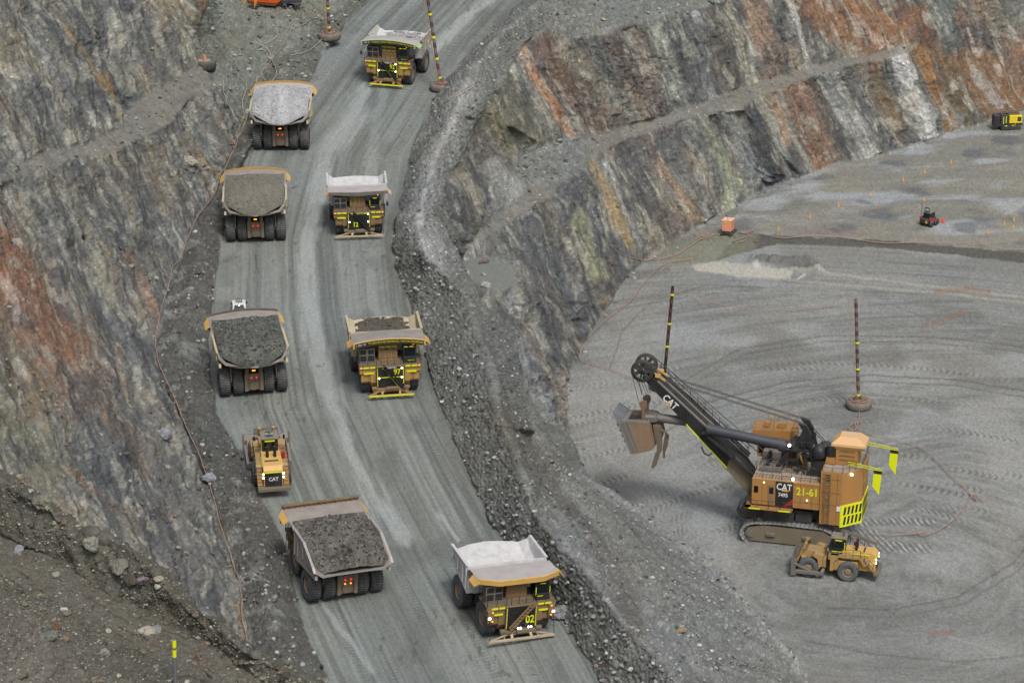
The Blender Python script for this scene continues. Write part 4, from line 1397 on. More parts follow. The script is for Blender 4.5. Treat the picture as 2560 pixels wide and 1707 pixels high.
    for x in (-.7, .1, .9):
        m.box(x - .36, x + .36, 7.6, 7.63, 4.8, 6.2)
    m.build("cabinet_door", YELD, ca_)
    if number in ('97', '92'):
        m = MB(); write(m, "KOMATSU", (.12, 7.66, 6.25), (-1, 0, 0), (0, 0, 1), .52, .95); m.build("lettering", DRK, ca_)
        m = MB(); write(m, "KOMATSU", (-.1, 9.30, 4.32), (-1, 0, 0), (0, 0, 1), .3, .95); m.build("lettering", WHT, gr)
        if number == '97':
            m = MB(); write(m, "KOMATSU", (-.25, 9.87, 1.52), (-1, 0, 0), (0, 0, 1), .3, 1.0); m.build("lettering", DRK, gr)
        m = MB()
        for x in (-.7, .1, .9):
            m.box(x - .3, x + .3, 7.64, 7.66, 6.5, 6.62)
            if number == '92': m.box(x - .3, x + .3, 7.64, 7.66, 5.9, 6.0)
        m.build("reflective_strip", REF, ca_)
    if number == '12':
        m = MB(); write(m, "KOMATSU", (.0, 9.30, 4.32), (-1, 0, 0), (0, 0, 1), .3, .95)
        m.box(.95, 1.25, 9.29, 9.3, 4.25, 4.4).box(-1.3, -.75, 9.29, 9.3, 4.25, 4.4)
        m.build("lettering", REF, gr)
        m = MB()
        for x in (.1, .9):
            for a in (-.3, .27): m.box(x + a, x + a + .03, 7.64, 7.66, 5.0, 6.5)
            m.box(x - .3, x + .3, 7.64, 7.66, 6.47, 6.5)
        m.build("door_edging", NUM, ca_)
    m = MB()
    m.box(1.85, 3.85, 6.7, 8.0, 4.62, 6.55, .05)
    rg = m.build("grid_box", GRY, t)
    m = MB()
    for x in (2.35, 3.35): m.box(x - .4, x + .4, 8.0, 8.03, 4.85, 5.6)
    for x in (2.35, 3.35): m.box(x - .4, x + .4, 8.0, 8.03, 5.8, 6.4)
    m.build("grid_opening", BLK, rg)
    for s_ in (-1, 1):
        m = MB()   # mirrors
        m.beam((s_ * 3.95, 8.9, 5.6), (s_ * 4.5, 9.0, 5.7), .05)
        m.box(s_ * 4.55 - .16, s_ * 4.55 + .16, 8.95, 9.05, 5.4, 6.05)
        m.build("mirror", BLK, t)
    if extra: extra(t)
    return t


def aim(o, p, fwd_deg, ref=(0, 0, 0), roll=0.0, slope=True, scale=1.0, turn=0.0):
    """stand a machine on the ramp or the floor: its point ref comes to rest at p; fwd_deg is its heading from +y, clockwise"""
    a = R(fwd_deg)
    f = Vector((sin(a), cos(a), 0))
    if slope:
        n = Vector((0, -ROAD_S, 1)).normalized()
    else:
        n = Vector((0, 0, 1))
    f = (f - f.dot(n) * n).normalized()
    r = f.cross(n)
    M = Matrix((r, f, n)).transposed().to_4x4() @ Matrix.Rotation(R(roll), 4, 'Y')
    M = M @ Matrix.Scale(scale, 4)
    o.matrix_world = Matrix.Translation(Vector(p) - (M @ Vector(ref))) @ M
    return o


def load_of(truck, label, dark, pale, seed, style, peak=8.4, big=None, coarse=1.0):
    """the rock heap in a loaded truck: a separate thing lying in the body"""
    n = 90
    xs = np.linspace(-4.42, 4.42, n); ys = np.linspace(-3.75 if style != 'stepped' else -3.66, 6.4 if style != 'stepped' else 5.4, n)
    X, Y = np.meshgrid(xs, ys)
    if style == 'stepped':
        base = np.interp(Y, [-3.6, -3.0, .4, 3.8, 5.4], [5.2, 5.6, 6.8, 7.15, 7.4])
        cy, pk = .5, 1.7
    else:
        back = -1.8 - 2.24 * (1 - np.abs(X / 4.5) ** 2.2)
        Y = back + .08 + (Y - ys[0]) * (ys[-1] - back - .1) / (ys[-1] - ys[0])
        base = np.interp(Y, [-4, -1.8, 1, 4, 6.4], [5.78, 6.3, 6.75, 7.2, 7.5]) + .45 * np.abs(X / 4.5) ** 2
        cy, pk = 1.4, peak - 6.1
    drop = np.exp(-((Y - Y[0:1]) / .22)) * (.5 if style != 'stepped' else .25)
    dome = np.clip(1 - (np.abs(X) / 4.5) ** 1.7 * .98, 0, 1) * np.clip(1 - (np.abs(Y - cy) / (5.4 if style != 'stepped' else 5.1)) ** 1.8, 0, 1)
    Zz = base - drop + pk * dome + (.05 + .95 * dome) * (.32 * fbm(X * .8 + seed, Y * .8, 0, 3, seed)) + .10 * fbm(X * 3, Y * 3, 0, 3, seed + 1) * np.clip(dome * 4, .3, 1)
    V = np.stack([X, Y, Zz], -1).reshape(-1, 3)
    i = np.arange(n * n).reshape(n, n)
    F_ = np.stack([i[:-1, :-1], i[:-1, 1:], i[1:, 1:], i[1:, :-1]], -1).reshape(-1, 4)
    k = np.clip(.45 + .55 * fbm(X * 1.1, Y * .8, 0, 4, seed + 5) + .35 * vn(X * 6, Y * 6, 0, seed + 7), 0, 1)[..., None]
    if pale is not None and dark[0] > 120:   # a chalky pile with a smooth fall of dust down its middle
        k = np.maximum(k, (np.exp(-((X - .3 + .15 * Y) / .9) ** 2) * .9)[..., None])
    cl = (lin(dark) * (1 - k) + lin(pale) * k).reshape(-1, 3)
    top = mesh_np("rock_load", V, F_, M_FORE, cl, False)
    rv, rf, rc = [], [], []
    r0 = np.random.default_rng(seed)
    cnt = 1300
    for q in range(cnt):
        a, b = r0.integers(2, n - 2, 2)
        p = np.array([X[b, a], Y[b, a], Zz[b, a]])
        s_ = (.06 + .24 * r0.random() ** 3) * coarse
        if r0.random() < .3 and b < 20: s_ *= 1.6
        v, f = rock_geo(r0, s_, .7)
        rv.append(v + p); rf.append(f + sum(len(w) for w in rv[:-1]) if False else f); rc.append(np.tile(lin(pale if r0.random() < .55 else dark) * r0.uniform(.8, 1.25), (len(v), 1)))
    off = np.cumsum([0] + [len(v) for v in rv[:-1]])
    st_ = mesh_np("load_stones", np.concatenate(rv), np.concatenate([f + o_ for f, o_ in zip(rf, off)]), M_FORE, np.concatenate(rc), False)
    st_.parent = top; tag(st_, kind="stuff")
    if big is not None:
        v, f = rock_geo(r0, big[3], .8, 2)
        s2 = mesh_np("boulder", v + np.array(big[:3]), f, M_FORE, np.tile(lin(pale), (len(v), 1)), False)
        s2.parent = top
    top.matrix_world = truck.matrix_world.copy()
    tag(top, label, "rock load", "loads of broken rock in the trucks")
    return top

# ================================================================ loose stones
_t = (1 + 5 ** .5) / 2
_IV = np.array([(-1, _t, 0), (1, _t, 0), (-1, -_t, 0), (1, -_t, 0), (0, -1, _t), (0, 1, _t), (0, -1, -_t), (0, 1, -_t), (_t, 0, -1), (_t, 0, 1), (-_t, 0, -1), (-_t, 0, 1)]) / 1.9
_IF = np.array([(0, 11, 5), (0, 5, 1), (0, 1, 7), (0, 7, 10), (0, 10, 11), (1, 5, 9), (5, 11, 4), (11, 10, 2), (10, 7, 6), (7, 1, 8), (3, 9, 4), (3, 4, 2), (3, 2, 6), (3, 6, 8), (3, 8, 9), (4, 9, 5), (2, 4, 11), (6, 2, 10), (8, 6, 7), (9, 8, 1)])


def _sub(V, F_):
    V = [tuple(v) for v in V]; m = {}; out = []

    def mid(a, b):
        k = (min(a, b), max(a, b))
        if k not in m:
            q = (np.array(V[a]) + np.array(V[b])) / 2
            V.append(tuple(q / np.linalg.norm(q))); m[k] = len(V) - 1
        return m[k]
    for a, b, c in F_:
        ab, bc, ca__ = mid(a, b), mid(b, c), mid(c, a)
        out += [(a, ab, ca__), (b, bc, ab), (c, ca__, bc), (ab, bc, ca__)]
    return np.array(V), np.array(out)


_I1 = _sub(_IV, _IF); _I2 = _sub(*_I1)


def rock_geo(g, s, flat=.7, level=0):
    """an angular stone: a few random cuts through a ball"""
    V, F_ = [(_IV, _IF), _I1, _I2][level]
    V = V.copy()
    for _ in range(3 + 5 * (level > 0)):
        n = g.normal(size=3); n /= np.linalg.norm(n)
        d = V @ n; c = g.uniform(.45, .8)
        V -= np.clip(d - c, 0, None)[:, None] * n
    V *= g.uniform(.65, 1.25, 3) * np.array([1, 1, flat])
    a = g.uniform(0, 6.3)
    ca_, sa = cos(a), sin(a)
    V = V @ np.array([[ca_, sa, 0], [-sa, ca_, 0], [0, 0, 1]])
    if level: V += .05 * g.normal(size=V.shape)
    return V * s, F_


def stones(name, pos, nrm, size, colr, mt, label=None, seed=1, flat=.7):
    """many loose stones lying on the ground as one mass"""
    g = np.random.default_rng(seed)
    n = len(pos)
    base = np.stack([rock_geo(g, 1.0, flat)[0] for _ in range(24)])
    k = g.integers(0, 24, n)
    V = base[k] * size[:, None, None]
    V = V + (pos + nrm * (size * .25)[:, None])[:, None, :]
    F_ = _IF[None] + (np.arange(n) * 12)[:, None, None]
    cc = np.repeat(colr[:, None, :], 12, 1)
    o = mesh_np(name, V.reshape(-1, 3), F_.reshape(-1, 3), mt, cc.reshape(-1, 3), False)
    tag(o, kind="stuff")
    return o

# ---------------------------------------------------------------- the eight trucks
A2 = dict(ref=(0, 0, 0)); AF = dict(ref=(0, 6.35, 0))
t92 = haul_truck('92', "empty haul truck numbered 92 with pale green canopy edge at the ramp's top", 'arch', CANW, PANW, GRN, GRN,
                 words=[("CUIDAR EL MEDIO AMBIENTE ES TAREA DE TODOS", -2.9, 4.3, NUM), ("S. PEW  RK", -4.35, -3.15, WHT)])
aim(t92, road_pt(901, 188), 180 + 13, scale=.97, **AF)
t12 = haul_truck('12', "empty haul truck numbered 12 with a flat grey canopy lip, coming down mid-ramp", 'flat', CANW, PANW, GRY, YEL2)
aim(t12, road_pt(824, 532), 180 - 5, scale=.9, **AF)
t97 = haul_truck('97', "empty yellow haul truck numbered 97 with an arched canopy banner, coming down", 'arch', CAN, CREAM, YEL2, YEL2,
                 words=[("TU VIDA ESTA EN TUS MANOS, VIVE CON SEGURIDAD", -2.75, 4.35, NUM), ("S. PEW  RK", -4.3, -3.0, WHT)])
aim(t97, road_pt(893, 891), 180 - 8, scale=.98, **AF)
t02 = haul_truck('02', "empty haul truck numbered 02 with an angular yellow canopy, nearest at the bottom", 'angular', CANW, PANW, YEL2, YEL2)
aim(t02, road_pt(1174, 1442), 180 - 19, roll=-3.5, scale=.97, **AF)
ta = haul_truck(None, "loaded haul truck with a chalk white heap, highest on the ramp of those climbing", 'arch', CANW, PAN, YEL2, YEL2, loaded=True)
aim(ta, road_pt(647, 340), 0, scale=.97, **A2)
tb = haul_truck(None, "loaded haul truck with a smooth brown heap, climbing beside truck 12", 'arch', CAN, PAN, YEL2, YEL2, loaded=True)
aim(tb, road_pt(589, 549), -4, scale=.95, **A2)
tc_ = haul_truck(None, "loaded haul truck with a dark stony heap, climbing behind the white pickup", 'arch', CAN, PAN, GRY, YEL2, loaded=True)
aim(tc_, road_pt(581, 899), -12, scale=.96, **A2)
td = haul_truck(None, "loaded haul truck with a stepped body and a ribbed yellow canopy edge, lowest one climbing", 'stepped', CAN, PAN, YELD, YEL2, loaded=True)
aim(td, road_pt(785, 1364), -22, roll=3.5, scale=.96, **A2)
load_of(ta, "chalk white heap of broken rock in the highest climbing truck", (146, 149, 152), (178, 180, 182), 3, 'arch', 8.7, coarse=.6)
load_of(tb, "smooth brown grey heap of fine rock in the truck beside number 12", (102, 100, 92), (124, 122, 113), 7, 'arch', 8.5, coarse=.5)
load_of(tc_, "dark heap of coarse stones in the truck behind the white pickup", (64, 66, 63), (108, 110, 105), 9, 'arch', 8.4, coarse=.8)
load_of(td, "dark heap with a pale boulder near its tail in the stepped body", (62, 61, 57), (116, 114, 108), 13, 'stepped', 8.0, coarse=.75, big=(-.6, -2.9, 5.75, .55))

# ================================================================ the electric rope shovel
sh = empty("rope_shovel")
tag(sh, "huge ochre and black electric rope shovel numbered 21-61 on the pit floor", "mining shovel")
# local frame: +x along the boom, +y away from the photograph's viewpoint, z up


def crawler(y0, y1, side, dx=0.0):
    m = MB()
    prof = []
    L0, L1, zt, r = -4.9, 5.0, 2.75, 1.2
    m.prism([(L0, .35), (L1, .35), (L1 + .7, 1.2), (L1 + .3, 2.1), (L1 - 1.6, 2.6), (L0 + .3, 2.6), (L0 - .7, 2.0), (L0 - .9, 1.2)], y0 + .15, y1 - .15, 'y')
    o = m.build("crawler_frame", DRK, sh)
    o.data.materials[0] = TAN
    # belt of shoes around the frame
    path = [(L0 - .2, .12), (L1 + .1, .12), (L1 + .9, .55), (L1 + 1.15, 1.35), (L1 + .75, 2.2), (L1 - .3, 2.75), (1.5, 3.0), (L0 + .4, 2.9), (L0 - .8, 2.45), (L0 - 1.35, 1.4), (L0 - 1.05, .5)]
    pts = [Vector((a, 0, b)) for a, b in path]
    per = [0]
    cl = pts + [pts[0]]
    for a, b in zip(cl[:-1], cl[1:]): per.append(per[-1] + (b - a).length)
    n = 46
    m = MB()
    for k in range(n):
        s0 = per[-1] * k / n; s1 = per[-1] * (k + .86) / n
        q = []
        for s_ in (s0, s1):
            i = max(j for j in range(len(per)) if per[j] <= s_ + 1e-9); i = min(i, len(cl) - 2)
            q.append(cl[i].lerp(cl[i + 1], (s_ - per[i]) / (per[i + 1] - per[i])))
        d = (q[1] - q[0]).normalized(); nn = Vector((d.z, 0, -d.x))
        a, b = q[0], q[1]
        for (e0, e1, yy0, yy1) in ((-.02, .2, y0, y1), (-.22, -.02, y0 + .5, y1 - .5)):
            v = [a + nn * e0, b + nn * e0, b + nn * e1, a + nn * e1]
            m.add([(p.x, yy0, p.z) for p in v] + [(p.x, yy1, p.z) for p in v], [(0, 1, 2, 3), (7, 6, 5, 4), (0, 4, 5, 1), (1, 5, 6, 2), (2, 6, 7, 3), (3, 7, 4, 0)])
    m.build("track_belt", mat("track_shoe", (186, 188, 190), .55, metal=.4, dirt=.5, dirtcol=(110, 106, 98)), o)
    m = MB()
    ys = y0 - .02 if side < 0 else y1 + .02
    for x in (-2.6, 2.2): m.box(x - .6, x + .6, min(ys, ys + .15 * -side * -1), max(ys, ys + .15), 1.3, 1.7)
    m.cyl((L1 - .1, y0 + .2, 1.35), (L1 - .1, y0 - .05, 1.35), .45, seg=18)
    m.build("idler", GRY, o)
    o.location.x = dx


crawler(-4.6, -2.9, -1)
crawler(2.7, 4.4, 1, 2.0)
m = MB()
m.box(-3.2, 3.2, -2.9, 2.9, 1.2, 2.6, .1)
m.cyl((0, 0, 2.4), (0, 0, 4.1), 3.0, seg=36)
m.box(-3.0, 4.6, -3.6, 3.6, 3.9, 4.8, .05)
m.box(-.6, 3.4, -3.9, -2.6, 3.1, 4.6, .06).box(-2.9, -.8, -3.8, -2.8, 3.3, 4.5, .05)
m.box(4.2, 4.7, -4.2, -3.8, 3.0, 5.0)
m.build("carbody", DRK, sh)
# machinery house
m = MB()
m.box(-4.1, 4.9, -4.7, 4.7, 5.6, 9.3, .08)
house = m.build("machinery_house", SHY, sh)
m = MB()
m.prism([(-4.1, -4.9), (-6.9, -4.9), (-9.2, -2.6), (-9.2, 2.6), (-6.9, 4.9), (-4.1, 4.9)], 3.9, 11.2, 'z')
rear = m.build("rear_house", SHY, sh)
m = MB()
m.prism([(-6.75, -4.98), (-6.98, -4.98), (-9.3, -2.66), (-9.3, 2.66), (-6.98, 4.98), (-6.7, 4.98)], 3.7, 6.7, 'z')
cw_ = m.build("counterweight", mat("hazard_base", (228, 232, 30), .6, dirt=.1), sh)
m = MB()
for (x0, y0), (x1, y1) in (((-6.98, -4.98), (-9.3, -2.66)), ((-9.3, -2.66), (-9.3, 2.66))):
    e = Vector((x1 - x0, y1 - y0, 0)); L = e.length; e.normalize(); nn = Vector((e.y, -e.x, 0)) * (.02 if True else 0)
    if nn.dot(Vector((x0, y0, 0))) < 0: nn = -nn
    k = .25
    while k < L - .5:
        for za, zb in ((4.0, 5.1), (5.35, 6.45)):
            a = Vector((x0, y0, 0)) + e * k + nn
            m.add([a + Vector((0, 0, za)), a + e * .34 + Vector((0, 0, za)), a + e * .52 + Vector((0, 0, zb)), a + e * .18 + Vector((0, 0, zb))], [(0, 1, 2, 3)])
        k += .62
m.build("hazard_stripe", BLK, cw_)
m = MB()
m.prism([(-7.1, -4.6), (-9.0, -2.7), (-9.0, 2.7), (-7.1, 4.6), (-4.3, 4.6), (-4.3, -4.6)], 11.2, 11.26, 'z')
m.box(-4.0, 4.8, -4.6, 4.6, 9.3, 9.36)
m.build("roof_deck", mat("pale_roof", (168, 152, 132), .8, dirt=.5, dirtcol=(140, 136, 128)), house)
m = MB()
for x in np.arange(-3.6, 4.6, .42): m.box(x - .05, x + .05, -4.55, -3.3, 9.36, 9.5)
m.build("roof_rib", SHY, house)
# side details
m = MB(); m.box(-.55, 1.75, -4.76, -4.7, 5.75, 9.15); sg = m.build("brand_panel", BLK, house)
m = MB(); write(m, "CAT", (.62, -4.78, 8.4), (-1, 0, 0), (0, 0, 1), 1.25, .82); m.build("lettering", WHT, sg)
m = MB(); m.add([(1.0, -4.80, 7.85), (-.02, -4.80, 7.85), (.45, -4.80, 8.35)], [(0, 1, 2)]); m.build("emblem", YEL2, sg)
m = MB(); write(m, "7495", (.75, -4.78, 7.3), (-1, 0, 0), (0, 0, 1), .75, .85); m.build("lettering", WHT, sg)
m = MB(); m.add([(-.54, -4.79, 6.9), (-.54, -4.79, 6.1), (.5, -4.79, 5.76), (.35, -4.79, 6.1)], [(0, 1, 2, 3)]); m.build("red_corner", RED, sg)
m = MB(); write(m, "21-61", (-2.4, -4.73, 8.0), (-1, 0, 0), (0, 0, 1), 1.45, .85); m.build("fleet_number", NUM, house)
m = MB()
write(m, "21-61", (-9.23, -.9, 9.0), (0, -1, 0), (0, 0, 1), 1.3, .9)
m.build("fleet_number", NUM, rear)
for x in (4.3, 2.3):
    m = MB(); m.box(x - .28, x + .28, -4.74, -4.69, 7.3, 8.2); m.build("window", GLS, house)
m = MB(); m.box(1.95, 2.75, -4.735, -4.69, 5.75, 8.5); m.build("door", YELD, house)
m = MB(); m.box(-7.0, -6.3, -4.96, -4.9, 5.9, 6.6); m.build("notice_board", WHT, rear)
for x, z in ((3.3, 8.8), (-2.4, 6.9), (-.5, 9.7)):
    r_ = .08 if z < 9.5 else .17
    MB().cyl((x, -4.78 if z < 9.5 else -5.0, z), (x, -4.7, z), r_, seg=12).build("floodlight", LMP, house)
MB().cyl((-8.0, -4.15, 10.85), (-7.95, -4.05, 10.85), .17, seg=12).build("floodlight", LMP, rear)
m = MB()
for x in (-3.0, -1.5, 0, 3.5): m.box(x - .015, x + .015, -4.725, -4.7, 5.7, 9.2)
for z in (6.5, 8.9): m.box(-4.0, -.6, -4.72, -4.7, z, z + .03)
m.build("panel_seam", DRK, house)
m = MB()
for z in (6.6, 8.3, 10.2): m.box(-6.8, -4.2, -4.93, -4.9, z, z + .03)
for x in (-6.3, -4.45): m.box(x, x + .03, -4.93, -4.9, 4.0, 11.0)
m.build("panel_seam", DRK, rear)
gg_ = random.Random(4)
for k in range(16):
    m = MB(); x, y = gg_.uniform(-3.4, 4.2), gg_.uniform(-2.6, 3.6); w_, h_ = gg_.uniform(.2, .7), gg_.uniform(.3, 1.3)
    (m.box(x - w_, x + w_, y - w_ * .7, y + w_ * .7, 9.36, 9.36 + h_, .04) if k % 3 else m.cyl((x, y, 9.36), (x, y, 9.36 + h_ * 1.4), .25, seg=12))
    m.build("roof_unit", [GRY, BLK, DRK, YELD][k % 4], sh)
m = MB()
for k in range(9):
    a_ = (gg_.uniform(-3, 4), gg_.uniform(-2.6, 3), 9.5); b_ = (a_[0] + gg_.uniform(-2, 2), a_[1] + gg_.uniform(-1.5, 1.5), 9.5 + gg_.uniform(.2, 1.6))
    m.tube([a_, (a_[0], a_[1], b_[2]), b_], .07, 5)
m.rail([(3.6, -2.4, 9.4), (1.6, -2.4, 9.4), (1.6, 1.6, 9.4), (3.6, 1.6, 9.4)], 1.1, .03, 1.0)
m.build("pipework", DRK, sh)
# walkway along the side with rails
m = MB()
m.box(-.6, 5.6, -5.7, -4.7, 5.35, 5.5)
m.box(4.9, 5.6, -5.7, 2, 5.35, 5.5)
wk = m.build("walkway", SHY, sh)
m = MB(); m.rail([(-.6, -5.65, 5.5), (5.55, -5.65, 5.5), (5.55, -2, 5.5)], 1.1, .035, 1.4); m.build("handrail", BLK, wk)
for x in (4.3, .4):
    MB().box(x - .75, x + .75, -5.75, -5.7, 5.36, 5.52).build("reflective_strip", REF, wk)
m = MB()
m.rail([(-4.0, -4.6, 9.36), (4.8, -4.6, 9.36), (4.8, -2.0, 9.36)], 1.1, .03, 1.2)
m.rail([(4.8, 4.6, 9.36), (-4, 4.6, 9.36)], 1.1, .03, 1.4)
m.build("handrail", BLK, house)
m = MB()
m.rail([(-4.3, -4.8, 11.26), (-6.9, -4.8, 11.26), (-9.1, -2.6, 11.26), (-9.1, 2.6, 11.26)], 1.1, .03, 1.2)
m.build("handrail", BLK, rear)
# ladder down the rear corner
m = MB()
for x in (-5.35, -4.75): m.box(x - .05, x + .05, -5.1, -5.02, 4.0, 10.6)
for z in np.arange(4.2, 10.6, .38): m.box(-5.35, -4.75, -5.08, -5.04, z - .03, z + .03)
for z in np.arange(6.2, 10.6, .9): m.box(-5.5, -4.6, -5.5, -5.46, z - .03, z + .03).box(-5.5, -5.46, -5.5, -4.95, z - .03, z + .03).box(-4.64, -4.6, -5.5, -4.95, z - .03, z + .03)
m.build("ladder", YELD, rear)
m = MB()
for z in np.arange(9.9, 10.8, .22): m.box(-5.4, -4.6, -4.94, -4.9, z, z + .1)
m.build("louvre", DRK, rear)
# air intake house on the roof
m = MB()
m.box(-8.4, -5.5, -2.2, .6, 11.2, 13.6, .05)
ai = m.build("filter_house", SHY, sh)
m = MB()
rg_ = lambda e, z: [(-9.4 + e, -2.5 + e * .8, z), (-4.9 - e, -2.5 + e * .8, z), (-4.9 - e, .9 - e * .6, z), (-9.4 + e, .9 - e * .6, z)]
m.loft([rg_(.3, 13.45), rg_(0, 13.9), rg_(.05, 14.2), rg_(1.0, 15.0)])
m.build("filter_cap", PALEY, ai)
m = MB()
for z in (12.0, 12.6, 13.2): m.box(-8.0, -6.0, -2.3, -2.2, z, z + .08)
m.build("louvre", YELD, ai)
m = MB()
m.prism([(-4.1, 10.9), (-5.7, 10.9), (-5.4, 12.3), (-4.4, 12.3)], -2.6, -1.2, 'y')
m.build("stack_base", SHY, sh)
m = MB(); m.cyl((-4.9, -1.9, 12.3), (-4.9, -1.9, 13.8), .68, seg=20); m.build("exhaust_stack", BLK, sh)
for x, y in ((-3.3, -1.6), (-3.9, -.3)):
    m = MB()
    m.lathe([(10.2, .55), (11.6, .6), (11.8, 1.0), (12.2, 1.02), (12.9, .95), (13.4, .6), (13.5, .01)], 'z', 20, (x, y, 0))
    m.build("air_cleaner", BLK, sh)
m = MB(); m.prism([(-1.7, 9.3), (-3.6, 9.3), (-4.2, 11.4), (-2.9, 11.6)], -2.4, -.6, 'y'); m.build("duct", BLK, sh)
m = MB()
for y, x in ((-1.5, -3.8), (.2, -2.6), (2.4, -1.0), (3.6, 1.2)): m.box(x - .8, x + .9, y - .5, y + .5, 9.36, 10.0 + .3 * (x > -2))
m.box(1.5, 4.2, -2.6, -1.0, 9.36, 10.1).box(2.2, 4.6, 1.5, 3.6, 9.36, 10.6)
m.build("roof_equipment", GRY, sh)
# gantry
m = MB()
for y in (-1.9, 1.9):
    m.beam((2.6, y, 9.2), (.2, y, 13.0), .45, .5)
    m.beam((-2.0, y, 9.4), (-1.1, y, 13.6), .4)
    m.beam((-2.9, y, 9.9), (-1.9, y, 13.8), .35)
m.box(-2.2, 1.0, -2.3, 2.3, 12.5, 12.75)
for y in (-1.0, 1.0):
    m.prism([(.2, 12.7), (-1.9, 12.7), (-2.1, 14.6), (-1.4, 15.8), (-.3, 16.1), (-.9, 15.2), (-.6, 14.0)], y - .3, y + .3, 'y')
gan = m.build("gantry", BLK, sh)
m = MB(); m.rail([(1.0, -2.3, 12.75), (-2.2, -2.3, 12.75), (-2.2, 2.3, 12.75), (1.0, 2.3, 12.75)], 1.2, .035, .9)
m.tube([(-2.2, 2.3, 13.8), (-4.6, 2.5, 11.2)], .05).tube([(-2.2, 1.6, 13.8), (-4.6, 1.8, 11.2)], .05)
m.build("handrail", BLK, gan)
m = MB(); m.beam((-.6, -1.9, 12.4), (-1.6, -1.2, 9.4), .5, .2); m.build("stairs", SHY, gan)
MB().cyl((.6, -2.1, 13.2), (.55, -1.95, 13.2), .19, seg=14).build("floodlight", LMP, gan)
# operator's cab, far side
m = MB()
m.prism([(6.6, 12.0), (5.9, 11.1), (.8, 11.1), (.6, 12.2)], -4.6 + 7.0, 6.2, 'y')
m.prism([(6.4, 13.0), (6.1, 12.2), (.7, 12.2), (.8, 13.3)], 2.6, 6.0, 'y')
m.box(1.0, 5.6, 2.9, 5.8, 9.2, 11.2)
oc = m.build("operator_cab", SHY, sh)
m = MB(); m.box(5.6, 5.66, 3.1, 5.6, 9.6, 11.0); m.box(1.2, 5.4, 2.86, 2.9, 9.8, 10.9); m.build("window", GLS, oc)
m = MB(); m.rail([(6.0, 2.8, 13.2), (.9, 2.8, 13.2), (.9, 5.8, 13.2), (6.0, 5.8, 13.2)], 1.1, .03, 1.2)
m.box(2.0, 3.0, 3.4, 4.2, 13.2, 13.9).box(4.2, 4.9, 3.6, 4.4, 13.2, 13.8).beam((3.7, 4, 13.2), (3.7, 4, 15.2), .08).beam((3.2, 4, 15.1), (4.2, 4, 15.1), .06)
m.build("handrail", SHY, oc)
# boom
m = MB()
up_ = [(4.0, 6.2), (6.6, 9.7), (11.7, 14.05), (15.0, 17.0), (18.7, 20.2), (19.9, 20.9)]
dn_ = [(20.4, 20.4), (19.4, 19.3), (14.4, 14.4), (11.7, 11.6), (8.5, 8.2), (5.2, 4.9), (4.0, 4.9)]
m.prism(up_ + dn_, -1.25, 1.25, 'y')
boom = m.build("boom", BLK, sh)
m = MB()
for y in (-1.2, .75):
    for a, b in (((10.6, 13.2), (18.4, 19.95)),):
        m.beam((a[0], y + .22, a[1] + .06), (b[0], y + .22, b[1] + .06), .45, .14)
m.build("boom_rail", GRY, boom)
m = MB()
for a, b in (((5.0, 4.86), (14.4, 14.36)),): m.beam((a[0], -1.27, a[1] + .08), (b[0], -1.27, b[1] + .08), .05, .14)
m.build("reflective_strip", REF, boom)
m = MB()
d_ = Vector((8.0, 0, 6.9)).normalized(); u_ = Vector((-d_.z, 0, d_.x))
write(m, "CAT", Vector((16.6, -1.27, 17.3)), -d_, u_, 1.35, .85)
m.build("lettering", WHT, boom)
m = MB(); c = Vector((16.6, -1.29, 17.3)); m.add([c - u_ * .6 - d_ * .45, c - u_ * .6 + d_ * .55, c + d_ * .05 - u_ * .05], [(0, 1, 2)]); m.build("emblem", YEL2, boom)
m = MB()
m.prism([(5.0, 7.8), (7.6, 10.6), (8.6, 10.0), (8.9, 8.6), (5.6, 5.2), (4.6, 5.2)], -1.32, -1.25, 'y')
m.build("boom_plate", TAN, boom)
# stairs and rail on the boom
m = MB()
for k in range(46):
    q = Vector((6.6, 1.9, 9.9)).lerp(Vector((18.6, 1.9, 20.3)), k / 45)
    m.box(q.x - .12, q.x + .12, 1.35, 2.15, q.z - .03, q.z + .03)
m.beam((6.4, 1.35, 9.7), (18.6, 1.35, 20.2), .06, .25).beam((6.4, 2.15, 9.7), (18.6, 2.15, 20.2), .06, .25)
m.rail([(6.6, 2.15, 9.9), (12.6, 2.15, 15.1), (18.6, 2.15, 20.3)], 1.1, .035, 1.3)
m.rail([(6.6, 1.35, 9.9), (12.6, 1.35, 15.1), (18.6, 1.35, 20.3)], 1.1, .03, 2.2)
for k in range(30):
    q = Vector((5.0, -1.7, 8.3)).lerp(Vector((11.2, -1.7, 13.4)), k / 29)
    m.box(q.x - .12, q.x + .12, -2.2, -1.5, q.z - .03, q.z + .03)
m.beam((5.0, -2.2, 8.2), (11.4, -2.2, 13.4), .06, .25).rail([(5, -2.2, 8.4), (11.3, -2.2, 13.5)], 1.1, .035, 1.2)
m.box(11.0, 12.2, -2.3, -1.3, 13.6, 13.7)
m.build("boom_stairs", BLK, boom)
